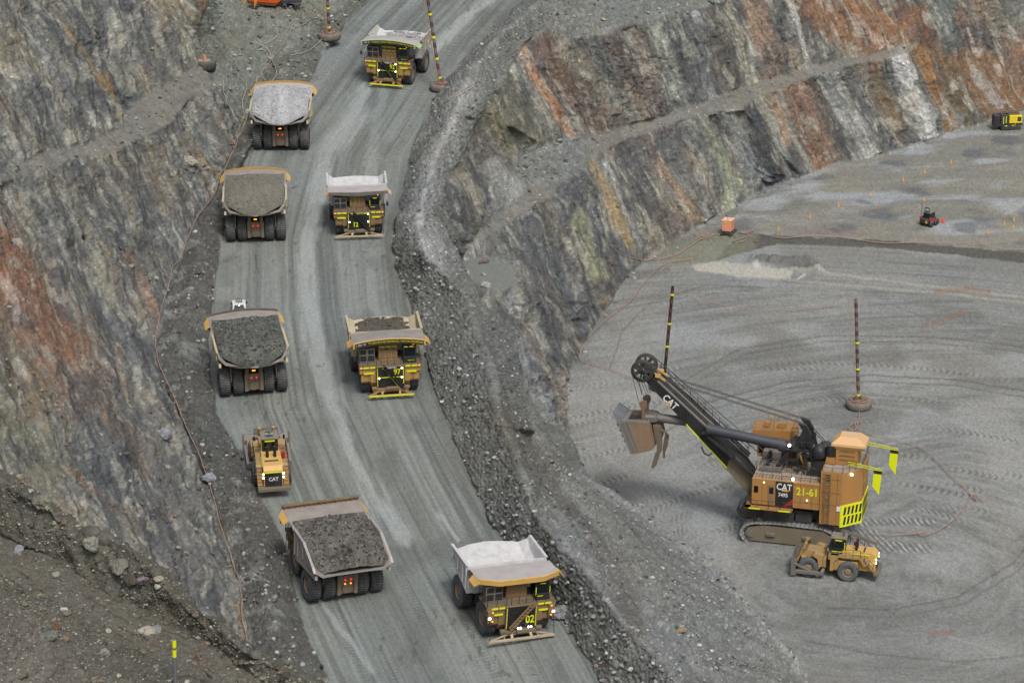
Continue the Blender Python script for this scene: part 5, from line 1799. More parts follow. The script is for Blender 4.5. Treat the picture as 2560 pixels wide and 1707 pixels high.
# sheaves at the tip
for y in (-1.45, 1.15):
    m = MB()
    c = Vector((20.4, y, 21.3)); r0 = 1.5
    m.lathe([(0, r0 - .12), (-.04, r0), (.04, r0), (.15, r0 - .1), (.26, r0), (.34, r0), (.30, r0 - .12)], 'y', 40, c)
    for a, b in ((r0 - .4, r0 - .08), (.12, .45)):
        m.lathe([(0.03, a), (.0, b), (.28, b), (.25, a), (.03, a)], 'y', 40, c)
    for k in range(7):
        t = 2 * pi * (k + .5) / 7
        p0 = c + Vector((.4 * cos(t), .15, .4 * sin(t))); p1 = c + Vector((1.2 * cos(t), .15, 1.2 * sin(t)))
        m.beam(p0, p1, .2, .44)
    m.build("sheave", DRK, boom)
m = MB(); m.cyl((20.4, -1.7, 21.3), (20.4, 1.7, 21.3), .22, seg=12)
m.prism([(18.6, 19.6), (20.6, 21.0), (20.2, 21.7), (18.6, 20.5)], -.75, .75, 'y')
m.build("sheave_pin", BLK, boom)
m = MB()
for y in (-.9, .9): m.box(18.0, 18.7, y - .25, y + .25, 20.5, 20.9).beam((17.3, y, 20.0), (18.8, y, 21.0), .18)
m.build("rope_anchor", YEL2, boom)
# suspension and hoist ropes
m = MB()
for y, zt in ((-.9, 16.0), (-.5, 16.0), (.5, 16.1), (.9, 16.1)):
    m.cyl((-.4, y, zt), (17.4, y * 1.1, 20.1), .05, seg=5)
m.build("suspension_rope", DRK, sh)
m = MB()
for y in (-1.3, -1.15, 1.3, 1.45):
    m.tube([(2.6, y * .5, 9.6), (19.3, y, 22.3)], .035, 4)
for y in (-1.35, 1.25):
    m.tube([(21.7, y, 20.6), (20.9, y * .8, 17.0)], .04, 4)
    m.tube([(21.2, y, 20.2), (20.0, y * .7, 17.3)], .04, 4)
    m.tube([(20.5, y, 19.9), (19.7, y * .7, 17.4)], .04, 4)
m.build("hoist_rope", mat("steel_rope", (70, 72, 80), .6, dirt=.1), sh)
# crowd tube and handle
m = MB(); m.cyl((1.2, -1.75, 13.0), (11.2, -1.75, 14.25), .68, seg=24)
m.cyl((1.0, -1.75, 12.95), (1.9, -1.75, 13.05), .85, seg=24).cyl((11.0, -1.75, 14.2), (11.5, -1.75, 14.3), .8, seg=24)
m.build("crowd_tube", mat("dark_blue_steel", (56, 60, 68), .55, dirt=.3, dirtcol=(84, 88, 92)), sh)
m = MB(); m.cyl((19.2, 0, 14.5), (12.5, 0, 14.2), .6, seg=20); m.box(18.4, 20.4, -1.2, 1.2, 14.0, 15.1, .25)
m.build("dipper_handle", mat("worn_steel", (124, 122, 118), .55, metal=.3, dirt=.5, dirtcol=(104, 96, 86)), sh)
m = MB()
pts = [Vector((12.3, -1.5, 11.6)), Vector((11.8, -1.6, 10.7)), Vector((11.2, -1.6, 10.5)), Vector((10.8, -1.5, 10.9))]
m.tube(pts, .12, 6); m.build("hose", DRK, sh)
# dipper
m = MB()
O_ = [(23.5, 14.0), (22.5, 11.6), (21.7, 9.9), (21.3, 9.7), (18.9, 10.5), (18.5, 10.9), (18.6, 11.6), (19.3, 14.3), (20.6, 14.7)]
cx_, cz_ = 21.0, 12.6
I_ = [(cx_ + (x - cx_) * .88, cz_ + (z - cz_) * .88 + (.5 if z > 13.9 else 0)) for x, z in O_]
n_o = len(O_)
for i in range(n_o - 2):      # rounded shell, open at the top
    (x0, z0), (x1, z1) = O_[i], O_[i + 1]; (u0, w0), (u1, w1) = I_[i], I_[i + 1]
    m.add([(x0, -1.9, z0), (x1, -1.9, z1), (x1, 1.9, z1), (x0, 1.9, z0), (u0, -1.7, w0), (u1, -1.7, w1), (u1, 1.7, w1), (u0, 1.7, w0)],
          [(0, 1, 2, 3), (7, 6, 5, 4), (0, 4, 5, 1), (3, 2, 6, 7), (0, 3, 7, 4), (1, 5, 6, 2)])
m.prism(O_, -1.95, -1.7, 'y').prism(O_, 1.7, 1.95, 'y')
dip = m.build("dipper", mat("rusty_dipper", (158, 128, 98), .65, metal=.2, dirt=.65, dirtcol=(112, 110, 108), scale=1.0), sh)
m = MB(); m.prism([(23.3, 13.6), (21.6, 10.2), (19.0, 10.9), (19.5, 14.0), (20.6, 14.2)], -1.69, 1.69, 'y'); m.build("cavity_shade", mat("dark_cavity", (54, 52, 50), .9, dirt=.4, dirtcol=(80, 78, 74)), dip)  # dark block inside the dipper, its colour stands in for the hollow's shade
m = MB(); m.prism([(23.5, 14.05), (22.6, 11.9), (21.4, 12.3), (22.2, 14.3)], -1.97, -1.95, 'y').prism([(22.6, 11.9), (21.6, 9.75), (20.6, 10.1), (21.4, 12.3)], -1.975, -1.95, 'y')
m.build("side_plate", GRY, dip)
m = MB()
for k in range(11):
    t = k / 10
    a = Vector((23.2 - .1, -1.93, 13.7)).lerp(Vector((21.7, -1.93, 10.1)), t)
    m.beam(a, a + Vector((-1.5, 0, .5)), .07, .07)
m.beam((23.3, -1.95, 14.0), (21.6, -1.95, 9.8), .3, .12).beam((22.6, -1.95, 14.1), (20.9, -1.95, 10.0), .1, .1)
for k in range(6):
    a = Vector((23.45, -1.4, 13.6)).lerp(Vector((21.75, -1.4, 9.9)), k / 5)
    m.box(a.x - .05, a.x + .12, -1.8, 1.8, a.z - .12, a.z + .12)
m.build("wear_plate", mat("wear_steel", (140, 140, 138), .6, metal=.2, dirt=.3), dip)
for k in range(7):
    y = -1.75 + 3.5 * k / 6
    m = MB(); m.prism([(22.6, 14.1), (23.5, 13.9), (24.2, 15.3), (24.05, 15.4), (22.9, 14.7)], y - .11, y + .11, 'y')
    m.build("tooth", mat("bright_tooth_steel", (178, 182, 188), .35, metal=.6, dirt=.3), dip)
for y in (-1.1, 1.1):
    m = MB()
    m.prism([(20.8, 16.7), (20.3, 17.1), (19.8, 17.0), (19.7, 16.4), (20.0, 15.7), (19.9, 14.4), (20.4, 14.4), (20.35, 15.6)], y - .16, y + .16, 'y')
    m.build("bail", mat("brown_casting", (128, 104, 82), .7, dirt=.4, dirtcol=(104, 94, 84)), dip)
m = MB()
m.prism([(18.9, 13.8), (18.0, 13.5), (17.7, 12.4), (18.0, 11.4), (18.4, 11.2)], -1.2, 1.2, 'y')
m.prism([(18.3, 11.8), (17.6, 12.0), (17.6, 10.3), (18.0, 9.6), (18.3, 9.9)], -1.25, -.95, 'y')
m.prism([(18.5, 9.9), (17.9, 9.8), (18.3, 8.2), (18.8, 7.6), (19.0, 7.8)], -1.2, -.8, 'y')
m.prism([(17.6, 12.2), (17.1, 11.7), (17.3, 10.2), (17.6, 9.2), (17.6, 8.5), (17.85, 8.5), (17.9, 9.9)], .7, 1.1, 'y')
m.tube([(17.9, -1.0, 13.2), (17.2, -1.0, 13.0), (16.9, -1.0, 12.4), (17.2, -1.0, 11.9)], .1, 6)
m.build("dipper_door", mat("brown_casting2", (112, 98, 84), .7, dirt=.5, dirtcol=(96, 90, 84)), dip)
m = MB(); m.prism([(23.7, 13.8), (23.4, 14.3), (22.2, 14.5), (22.2, 14.2), (23.2, 13.9)], -2.0, 2.0, 'y').prism([(19.2, 14.2), (19.3, 14.6), (22.2, 14.5), (22.2, 14.2)], -2.0, -1.7, 'y').prism([(19.2, 14.2), (19.3, 14.6), (22.2, 14.5), (22.2, 14.2)], 1.7, 2.0, 'y')
m.build("lip", mat("wear_steel", (140, 140, 138)), dip)
# cable booms with pennants at the tail
for y, zz, x0 in ((-3.2, 11.9, -7.3), (2.6, 12.6, -8.6)):
    m = MB()
    x1 = x0 - 4.4
    for dy, dz in ((-.2, 0), (.2, 0), (0, .35)): m.beam((x0, y + dy, zz + dz), (x1, y + dy * .5, zz - .5 + dz * .6), .06)
    for k in range(9):
        a = x0 + (x1 - x0) * k / 9; b = x0 + (x1 - x0) * (k + 1) / 9
        m.beam((a, y, zz - .055 * k * 1 + .3), (b, y, zz - .055 * k), .04)
    ob = m.build("flag_outrigger", NUM, sh)
    m = MB(); m.add([(x1 - .05, y, zz - .5), (x1 + 1.0, y, zz - .45), (x1 + .15, y, zz - 3.9), (x1 - .0, y, zz - 3.9)], [(0, 1, 2, 3)])
    v = [(x1, zz - .55), (x1 + 1.05, zz - .5), (x1 + 1.15, zz - 2.7), (x1 + .25, zz - 3.9)]
    m = MB(); m.prism(v, y - .02, y + .02, 'y'); fl_ = m.build("pennant", REF, ob)
    m = MB(); v2 = [(x1 - .02, zz - .55), (x1 + 1.07, zz - .5), (x1 + 1.07, zz - .95), (x1 - .02, zz - 1.0)]
    m.prism(v2, y - .03, y + .03, 'y'); m.build("pennant_band", BLK, fl_)
m = MB(); m.beam((-6.0, -4.2, 3.4), (-11.6, -3.8, 1.4), .3, .35); m.build("trail_cable_arm", TAN, sh)
psi_ = R(15)
G_ = Vector(pt_h(1808, 1254.7, 0.0))
Cs = G_ - Vector((-sin(psi_), -cos(psi_), 0)) * 4.5
sh.matrix_world = Matrix.Translation(Cs) @ Matrix(((-cos(psi_), sin(psi_), 0), (sin(psi_), cos(psi_), 0), (0, 0, 1))).to_4x4()

# ================================================================ wheel dozers


def wheel_dozer(name_sign, label, blade_up=.6):
    t = empty("wheel_dozer")
    tag(t, label, "wheel dozer", "wheel dozers")
    DZ = YEL
    m = MB()
    m.prism([(-3.4, 1.3), (-3.4, 3.35), (-2.9, 3.75), (.9, 3.75), (.9, 1.3)], -1.05, 1.05)
    hood = m.build("engine_hood", YEL2, t)
    m = MB(); m.box(-.95, .95, -3.48, -3.4, 1.45, 3.1); gr = m.build("grille", BLK, hood)
    m = MB(); write(m, "CAT", (0, -3.5, 2.35), (1, 0, 0), (0, 0, 1), .62, .9); m.build("lettering", WHT, gr)
    m = MB(); m.box(-1.0, 1.0, -3.5, -3.42, 3.12, 3.2); m.build("reflective_strip", REF, gr)
    for s_ in (-1, 1):
        for z in (3.0, 2.55): MB().cyl((s_ * 1.12, -3.5, z), (s_ * 1.12, -3.42, z), .1, seg=10).build("rear_lamp", LMP, gr)
    m = MB(); write(m, "61-33" if name_sign == "61-33" else "61-34", (-1.07, -2.6, 2.4), (0, -1, 0), (0, 0, 1), .5, .9); m.build("fleet_number", WHT, hood)
    m = MB(); m.box(-.8, .7, -1.9, -1.7, 3.75, 3.82)
    m.cyl((-.42, -.8, 3.7), (-.42, -.8, 5.0), .17, seg=12).cyl((.42, -.8, 3.7), (.42, -.8, 5.0), .17, seg=12)
    m.build("exhaust_pipe", BLK, hood)
    for a in (-1.12, 1.05): MB().box(a, a + .07, -2.6, -.2, 3.4, 3.52).build("side_stripe", REF, hood)
    m = MB()
    m.box(-1.75, 1.75, -3.9, -3.2, 1.0, 1.45, .05)
    m.build("rear_bumper", TAN, t)
    m = MB()
    m.box(-1.6, 1.6, -1.2, 2.0, 1.2, 2.6, .08)
    m.box(-1.7, 1.7, 1.3, 2.6, 2.6, 3.3, .05)
    m.build("rear_frame", DZ, t)
    for s_ in (-1, 1):       # fenders with steps
        m = MB()
        a, b = sorted((s_ * 1.1, s_ * 1.85))
        m.prism([(-2.0, 2.2), (-1.4, 3.1), (1.3, 3.1), (1.9, 2.3), (1.9, 1.2), (2.3, 1.2), (2.3, 3.3), (-1.6, 3.3), (-2.3, 2.3)], a, b)
        f_ = m.build("fender", DZ, t)
        m = MB()
        for k in range(6):
            yk = -1.7 - .27 * k; zk = 3.1 - .3 * k
            m.box(min(s_ * 1.15, s_ * 1.75), max(s_ * 1.15, s_ * 1.75), yk - .27, yk, zk - .1, zk)
            m.box(min(s_ * 1.15, s_ * 1.75), max(s_ * 1.15, s_ * 1.75), yk - .27, yk - .25, zk - .3, zk)
        m.build("steps", DZ, f_)
        m = MB(); m.rail([(s_ * 1.82, 2.2, 3.3), (s_ * 1.82, -1.5, 3.3), (s_ * 1.82, -3.2, 1.6)], 1.0, .03, .9); m.build("handrail", BLK, f_)
    MB().cyl((1.35, -.4, 3.3), (1.35, -.4, 4.1), .22, seg=12).build("extinguisher", RED, t)
    m = MB()
    m.box(-1.2, 1.2, 2.9, 6.1, 1.2, 2.5, .08)
    m.prism([(3.2, 2.5), (3.4, 3.2), (5.4, 3.3), (6.2, 2.6), (6.2, 2.4)], -1.0, 1.0)
    for s_ in (-1, 1):
        a, b = sorted((s_ * 1.1, s_ * 1.95))
        m.prism([(3.3, 1.8), (3.2, 3.1), (4.3, 3.35), (4.6, 3.1), (3.9, 2.6), (3.7, 1.3)], a, b)
    m.build("front_frame", DZ, t)
    m = MB(); m.box(-.7, .7, 1.9, 3.1, 1.3, 2.4); m.build("hitch", DRK, t)
    m = MB()
    m.prism([(.6, 3.3), (2.55, 3.3), (2.75, 4.0), (2.3, 5.2), (.6, 5.2)], -.88, .88)
    cab = m.build("cab", BLK, t)
    m = MB(); m.box(-.75, .75, .55, .6, 3.7, 4.8)
    m.box(-.91, -.88, .8, 2.3, 3.7, 4.9).box(.88, .91, .8, 2.3, 3.7, 4.9)
    m.build("window", GLS, cab)
    m = MB(); m.box(-.55, .55, .52, .56, 4.95, 5.1).box(-.93, -.9, 1.0, 1.9, 4.95, 5.1).box(-.93, -.9, .9, 2.4, 3.45, 3.55).box(-.93, -.9, .62, .7, 3.6, 4.8)
    m.build("reflective_strip", REF, cab)
    m = MB(); m.box(-.98, .98, .45, 2.5, 5.2, 5.38, .04); m.build("roof", GRY, cab)
    m = MB(); m.box(-.45, .45, .8, .86, 5.55, 6.1); sg_ = m.build("roof_sign", GSN, cab)
    m = MB(); write(m, "61-33" if name_sign == "61-33" else "61-34", (0, .78, 5.82), (1, 0, 0), (0, 0, 1), .42, .9); m.build("lettering", WHT, sg_)
    m = MB()
    for s_ in (-1, 1):
        m.tube([(s_ * .95, 2.2, 4.9), (s_ * 1.6, 2.0, 5.3), (s_ * 1.65, 1.9, 5.0)], .035, 5).box(s_ * 1.65 - .12, s_ * 1.65 + .12, 1.85, 1.93, 4.5, 5.0)
    m.build("mirror", BLK, cab)
    for s_ in (-1, 1):
        wheel(t, s_ * 1.62, 0, 1.34, 1.02, s_, RIM, 22, .06)
        wheel(t, s_ * 1.62, 5.04, 1.34, 1.02, s_, RIM, 22, .06)
    # blade, arms and rams
    z0 = blade_up
    m = MB()
    sec = [(7.0, z0), (6.75, z0 + .6), (6.75, z0 + 1.2), (7.1, z0 + 1.8), (7.2, z0 + 1.8), (6.95, z0 + 1.2), (6.95, z0 + .6), (7.2, z0 - .05)]
    m.prism(sec, -2.65, 2.65)
    m.prism([(6.6, z0 + .2), (6.6, z0 + 1.5), (6.9, z0 + 1.5), (6.9, z0 + .2)], -1.6, 1.6)
    for s_ in (-1, 1):
        m.prism([(6.5, z0 + .1), (6.7, z0 + 1.9), (7.15, z0 + 1.9), (7.15, z0)], s_ * 2.6 - .1, s_ * 2.6 + .1)
    m.prism([(7.0, z0 + 1.8), (7.1, z0 + 2.5), (7.2, z0 + 2.5), (7.15, z0 + 1.8)], -1.4, 1.4)
    bl = m.build("blade", mat("worn_blade", (130, 126, 118), .55, metal=.3, dirt=.5, dirtcol=(104, 98, 90)), t)
    for s_ in (-1, 1):
        m = MB()
        m.beam((s_ * 2.35, 3.1, .85), (s_ * 2.4, 6.9, z0 + .5), .3, .4)
        m.beam((s_ * 1.3, 3.2, .9), (s_ * 2.3, 3.2, .9), .4, .5)
        m.beam((s_ * 2.38, 4.6, .95), (s_ * 2.0, 6.8, z0 + 1.4), .22, .22)
        m.build("push_arm", GRY, t)
        m = MB(); m.cyl((s_ * .8, 5.7, 3.9), (s_ * .8, 6.8, z0 + .9), .13, seg=10); m.cyl((s_ * .8, 5.6, 4.2), (s_ * .8, 5.9, 3.4), .2, seg=10)
        m.build("lift_ram", YEL, t)
    return t


dz1 = wheel_dozer("61-33", "wheel dozer with a green 61-33 roof sign, seen from behind on the ramp", .9)
aim(dz1, road_pt(627, 1125), -9, ref=(0, -1.6, 0), scale=1.07)
dz2 = wheel_dozer("61-34", "wheel dozer seen from its side beside the big shovel's crawler", .35)
g_ = Vector(pt_h(1946, 1334, 0.0))
aim(dz2, g_, -90 + 15, ref=(-1.9, 0, 0), slope=False)

# ================================================================ pickup
pk = empty("pickup")
tag(pk, "small white pickup with a green 237 roof sign, just ahead of a dark loaded truck", "pickup")
WPT = mat("white_car_paint", (226, 226, 222), .35, dirt=.2, spec=.5)
m = MB()
m.prism([(-2.6, .45), (-2.6, 1.15), (2.0, 1.15), (2.7, 1.0), (2.75, .45)], -.92, .92)
bd_ = m.build("body", WPT, pk)
m = MB(); m.prism([(-.75, 1.15), (-.45, 1.78), (.75, 1.8), (1.45, 1.15)], -.8, .8); cb_ = m.build("cab", WPT, pk)
m = MB(); m.add([(-.74, -.78, 1.2), (.74, -.78, 1.2), (.6, -.5, 1.72), (-.6, -.5, 1.72)], [(0, 1, 2, 3)]); m.build("rear_window", GLS, cb_)
m = MB()
for s_ in (-1, 1): m.add([(s_ * .82, -.55, 1.2), (s_ * .82, 1.2, 1.2), (s_ * .81, .7, 1.7), (s_ * .81, -.4, 1.7)], [(0, 1, 2, 3)])
m.build("side_window", GLS, cb_)
m = MB(); m.box(-.8, .8, -2.5, -.85, 1.155, 1.17); m.build("load_bed", BLK, bd_)
m = MB()
for s_ in (-1, 1): m.box(s_ * 1.02 - .11, s_ * 1.02 + .11, .95, 1.05, 1.2, 1.45)
m.build("mirror", BLK, cb_)
for s_ in (-1, 1):
    for y in (-1.65, 1.75):
        m = MB(); m.lathe([(-.12, .2), (-.12, .38), (.12, .38), (.12, .2)], 'x', 20, (s_ * .82, y, .38)); m.build("wheel", TYR, pk)
m = MB(); m.box(-.42, .42, .1, .15, 1.82, 2.35); s9 = m.build("roof_sign", GSN, cb_)
m = MB(); write(m, "237", (0, .08, 2.08), (1, 0, 0), (0, 0, 1), .5, .9); m.build("lettering", WHT, s9)
m = MB(); m.cyl((-.1, -2.4, 1.1), (-.1, -2.3, 4.3), .03, seg=5); wp_ = m.build("whip_mast", BLK, pk)
m = MB(); m.prism([(-2.3, 4.3), (-2.3, 3.8), (-2.6, 3.75), (-2.55, 4.2)], -.12, -.08); m.build("pennant", mat("orange_flag", (214, 110, 50), .7, dirt=0), wp_)
MB().box(-.1, .1, -.66, -.6, 1.68, 1.74).build("brake_lamp", LMP, cb_)
p_ = road_pt(549, 694, 1.9)
aim(pk, (p_[0], p_[1], road_h(p_[1])), -6, ref=(0, -.2, 0))

# ================================================================ cable masts on old tyres
MAR = mat("maroon_band", (92, 52, 50), .7, dirt=.3); MGR = mat("grey_band", (112, 112, 112), .7, dirt=.3)
CAB = mat("orange_cable", (168, 132, 116), .7, dirt=.25, dirtcol=(170, 150, 136)); ROP = mat("pale_rope", (186, 176, 156), .8, dirt=.2)
OLDT = mat("old_tyre", (96, 92, 86), .9, dirt=.6, dirtcol=(128, 120, 110), scale=2)


def mast(bx, by, base, tx, ty, label, dark, rings):
    b = Vector(base)
    u, f, d = ray(tx, ty)
    z = b.y / f
    top = Vector((u * z, b.y, CAMH + d * z))
    t = empty("cable_mast", b)
    tag(t, label, "cable mast", "cable masts standing in old tyres")
    d_ = top - b
    m = MB(); n = 24
    m.cyl((0, 0, 0), d_, .25, .22, 14); pole = m.build("pole", BLK if dark else MGR, t)
    m = MB()
    for k in range(0, n, 2):
        if dark and k < 8: continue
        a, e = d_ * (k / n), d_ * ((k + 1) / n)
        m = MB(); m.cyl(a, e, .262, .26, 14)
        m.build("painted_band", MAR, pole)
    for q in rings: MB().cyl(d_ * (q - .008), d_ * (q + .008), .30, seg=14).build("reflective_ring", REF, pole)
    m = MB(); m.lathe([(-.1, .9), (-.1, 1.75), (.3, 1.95), (.75, 1.95), (1.1, 1.75), (1.12, 1.25), (1.0, .9)], 'z', 40)
    ty_ = m.build("tyre_base", OLDT, t)
    m = MB(); m.cyl((0, 0, .2), (0, 0, 1.0), .95, seg=20)
    for k in range(6):
        a = 2 * pi * k / 6; m.beam((.25 * cos(a), .25 * sin(a), 1.9), (.8 * cos(a), .8 * sin(a), 1.0), .08, .3)
    m.build("footing", mat("rusty_footing", (128, 104, 86), .8, dirt=.5), ty_)
    m = MB()
    g = random.Random(int(bx))
    for k in range(7):
        a0 = g.uniform(0, 6.3); r1 = g.uniform(.5, 1.5)
        m.tube([(r1 * cos(a0 + a) * g.uniform(.85, 1.1), r1 * sin(a0 + a) * g.uniform(.85, 1.1), 1.12 + .05 * k + .1 * sin(3 * a)) for a in np.linspace(0, 5.6, 16)], .05, 5)
    m.build("cable_coil", CAB, t)
    m = MB()
    sx = -.6
    m.tube([d_ * .97 + Vector((sx, 0, 0)), d_ * .5 + Vector((sx, -.1, 0)), Vector((-.4, -.4, 1.2))], .04, 5)
    if not dark: m.tube([d_ * .97 + Vector((sx - .5, 0, 0)), d_ * .5 + Vector((sx - .25, -.1, 0)), Vector((-.2, -.4, 1.2))], .04, 5)
    m.build("riser_cable", CAB, t)
    return t, b + d_


mast(1971, 942, pt_h(1972, 936, 0.0), 1966, 685, "banded cable mast standing clear in a tyre behind the shovel", False, (.12, .36, .6))
_, topB = mast(1522, 893, pt_h(1523, 893, 0.0), 1545.5, 657, "dark cable mast rising from behind the shovel's boom tip", True, (.42, .64, .92))
mast(1014, 205, road_pt(1014, 207), 970, -85, "leaning banded cable mast beside the haul truck numbered 92", False, (.10, .25, .42, .6))
mast(757, 88, road_pt(757, 90, 1.2), 746, -120, "upright banded cable mast at the ramp's left edge below the orange trailer", False, (.13, .34, .6))
# tyre footing without a mast
ts = empty("tyre_footing", surf(468, 158) + Vector((0, 0, .1)))
tag(ts, "half buried old tyre with an orange rim at the head of the left bench", "tyre")
m = MB(); m.lathe([(-.5, .9), (-.5, 1.75), (.3, 1.95), (.8, 1.95), (1.15, 1.75), (1.17, 1.35), (1.0, 1.0)], 'z', 36); m.build("tyre", TYR, ts)
m = MB(); m.cyl((0, 0, .2), (0, 0, 1.05), 1.05, seg=24); m.cyl((.1, 0, 1.0), (.1, 0, 1.9), .28, seg=14); m.build("footing", mat("orange_footing", (190, 150, 120), .8, dirt=.3), ts)


def cable(pts, label, cat="cable", mt=None, r=.055, lift=.38, name="power_cable", group=None, wob=.25):
    P_ = []
    for a, b in zip(pts[:-1], pts[1:]):
        n = max(2, int(math.hypot(b[0] - a[0], b[1] - a[1]) / 7))
        for k in range(n):
            t = k / n
            q = surf(a[0] + (b[0] - a[0]) * t, a[1] + (b[1] - a[1]) * t)
            P_.append(q + Vector((0, 0, lift)))
    P_.append(surf(*pts[-1]) + Vector((0, 0, lift)))
    Q = P_
    for _ in range(7): Q = [Q[0]] + [Q[i - 1] * .25 + Q[i] * .5 + Q[i + 1] * .25 for i in range(1, len(Q) - 1)] + [Q[-1]]
    m = MB(); m.tube(Q, r, 6)
    o = m.build(name, mt or CAB)
    return tag(o, label, cat, group)


def smooth_path(pts, n=6):
    out = []
    for i in range(len(pts) - 1):
        p0 = pts[max(i - 1, 0)]; p1 = pts[i]; p2 = pts[i + 1]; p3 = pts[min(i + 2, len(pts) - 1)]
        for k in range(n):
            t = k / n
            out.append(tuple(.5 * (2 * p1[j] + (p2[j] - p0[j]) * t + (2 * p0[j] - 5 * p1[j] + 4 * p2[j] - p3[j]) * t * t + (-p0[j] + 3 * p1[j] - 3 * p2[j] + p3[j]) * t ** 3) for j in (0, 1)))
    return out + [pts[-1]]


cable(smooth_path([(684,25),(676,50),(660,95),(630,140),(604,170),(585,200),(577,225),(573,262),(556,310),(540,345),(528,375),(506,412),(498,440),(475,478),(455,505),(440,535),(428,560),(412,598),(397,615),(390,645),(380,680),(366,730),(358,780),(357,805),(362,835),(378,872),(395,905),(410,940),(425,978),(440,1012),(458,1050),(474,1095),(490,1150),(502,1200),(514,1250),(522,1290),(535,1340),(545,1385),(552,1425),(566,1470),(574,1495)]), "long orange power cable running down the foot of the left rock wall", r=.048)
cable(smooth_path([(560,205),(552,235),(558,270),(548,300),(541,315),(548,320),(556,300),(570,270),(576,240)]), "pale rope lying in loops beside the chalk white truck's left rear wheels", "rope", ROP, .045, name="rope")
cable(smooth_path([(509,194),(514,215),(523,235),(530,262),(536,280),(548,288),(552,276),(540,270),(532,280),(545,292),(550,310),(540,325),(534,340)]), "pale rope dropping over the edge of the left bench", "rope", ROP, .045, name="rope")
cable(smooth_path([(585,105),(612,120),(622,140),(632,158),(634,175),(626,190),(614,194),(600,180),(590,184),(592,192),(606,196),(622,197),(630,203),(624,208),(604,207),(590,204)]), "pale looped rope on the rubble between the left bench and ramp", "rope", ROP, .045, name="rope")
cable(smooth_path([(638,73),(636,88),(630,98),(616,106),(607,110)]), "short curved length of pale rope on the rubble below the orange trailer", "rope", ROP, .045, name="rope")
cable(smooth_path([(725,33),(722,42),(706,55),(694,67),(680,70),(668,76)]), "pale rope curving down the bank right of the orange cable", "rope", ROP, .045, name="rope")
cable(smooth_path([(812,85),(780,108),(750,128),(724,138)]) if False else smooth_path([(756,84),(745,96),(722,112),(700,126),(668,138)]), "grey rope stretched from the mast's tyre down to the ramp edge", "rope", ROP, .05, name="rope")
for k, (a, b, lb) in enumerate([((1030,236),(1082,199), "uppermost of the pale ropes laid out beside the leaning mast"), ((1034,240),(1084,203), "middle one of the pale ropes laid out beside the leaning mast"), ((1026,240),(1076,208), "lowest of the pale ropes laid out beside the leaning mast")]):
    cable(smooth_path([a, ((a[0] + b[0]) / 2 + 3, (a[1] + b[1]) / 2 - 4), b]), lb, "rope", ROP, .045, .3, "rope")
cable(smooth_path([(1455,874),(1400,852),(1345,836),(1329,826),(1334,808),(1346,788),(1362,765),(1395,735),(1430,708),(1452,690),(1468,666),(1490,640),(1512,618),(1540,604),(1585,598)]), "orange cable curving along the wall's foot on the pit floor")
cable(smooth_path([(1396,567),(1420,582),(1445,594),(1470,600),(1510,597),(1552,589),(1580,572),(1600,558),(1618,548),(1640,541),(1660,540)]), "yellowish cable from the wall to the salmon switch box")
cable(smooth_path([(1640,541),(1620,552),(1602,548),(1592,538),(1602,541),(1618,547),(1628,538),(1612,545),(1595,550),(1608,552),(1622,546)]), "tangled orange cable to the left of the salmon switch box")
cable(smooth_path([(1695,535),(1715,533),(1730,530),(1722,536),(1700,538),(1720,541),(1700,552),(1684,556),(1690,560),(1708,557),(1722,545),(1734,552),(1739,560),(1730,556)]), "tangled orange cable to the right of the salmon switch box")
cable(smooth_path([(1742,539),(1770,546),(1805,551),(1850,546),(1890,546),(1940,549),(2000,560),(2060,563),(2110,560),(2160,561),(2230,562),(2270,571),(2310,577),(2352,578),(2450,586)]), "orange cable lying along the low step across the pit floor", lift=.45)
cable(smooth_path([(1812,532),(1860,535),(1930,538),(1990,542)]), "red marker tape on the upper pit floor above the step", "tape", mat("red_tape", (196, 70, 74), .7, dirt=0), .03, .5, "marker_tape")
cable(smooth_path([(1974,950),(1966,985),(1955,993),(1948,985),(1962,975),(1980,972),(1968,968),(1964,985),(1990,998),(2050,1013),(2110,1030),(2150,1062),(2185,1098),(2215,1125),(2232,1143),(2243,1153),(2235,1138)]), "pinkish cable running right from the tyre of the clear mast")
cable(smooth_path([(2262,1158),(2250,1150),(2240,1138),(2229,1144),(2218,1160),(2195,1190),(2170,1212),(2145,1226),(2120,1233),(2105,1228),(2125,1226),(2080,1231),(2030,1232),(1995,1228)]), "pinkish cable curving back to the tail of the shovel")
# cable hung between the two masts of the pit floor
ua, fa, da = ray(1552, 668); zz_ = topB.y / fa
A_ = Vector((ua * zz_, topB.y, CAMH + da * zz_))
ub, fb_, db = ray(1958, 693); yb = float(pt_h(1972, 936, 0.0)[1]); zb_ = yb / fb_
B_ = Vector((ub * zb_, yb, CAMH + db * zb_))
m = MB()
m.tube([A_.lerp(B_, k / 30) - Vector((0, 0, 2.1 * 4 * (k / 30) * (1 - k / 30))) for k in range(31)], .055, 5)
tag(m.build("hanging_cable", CAB), "thin orange cable sagging between the two pit floor masts", "cable")

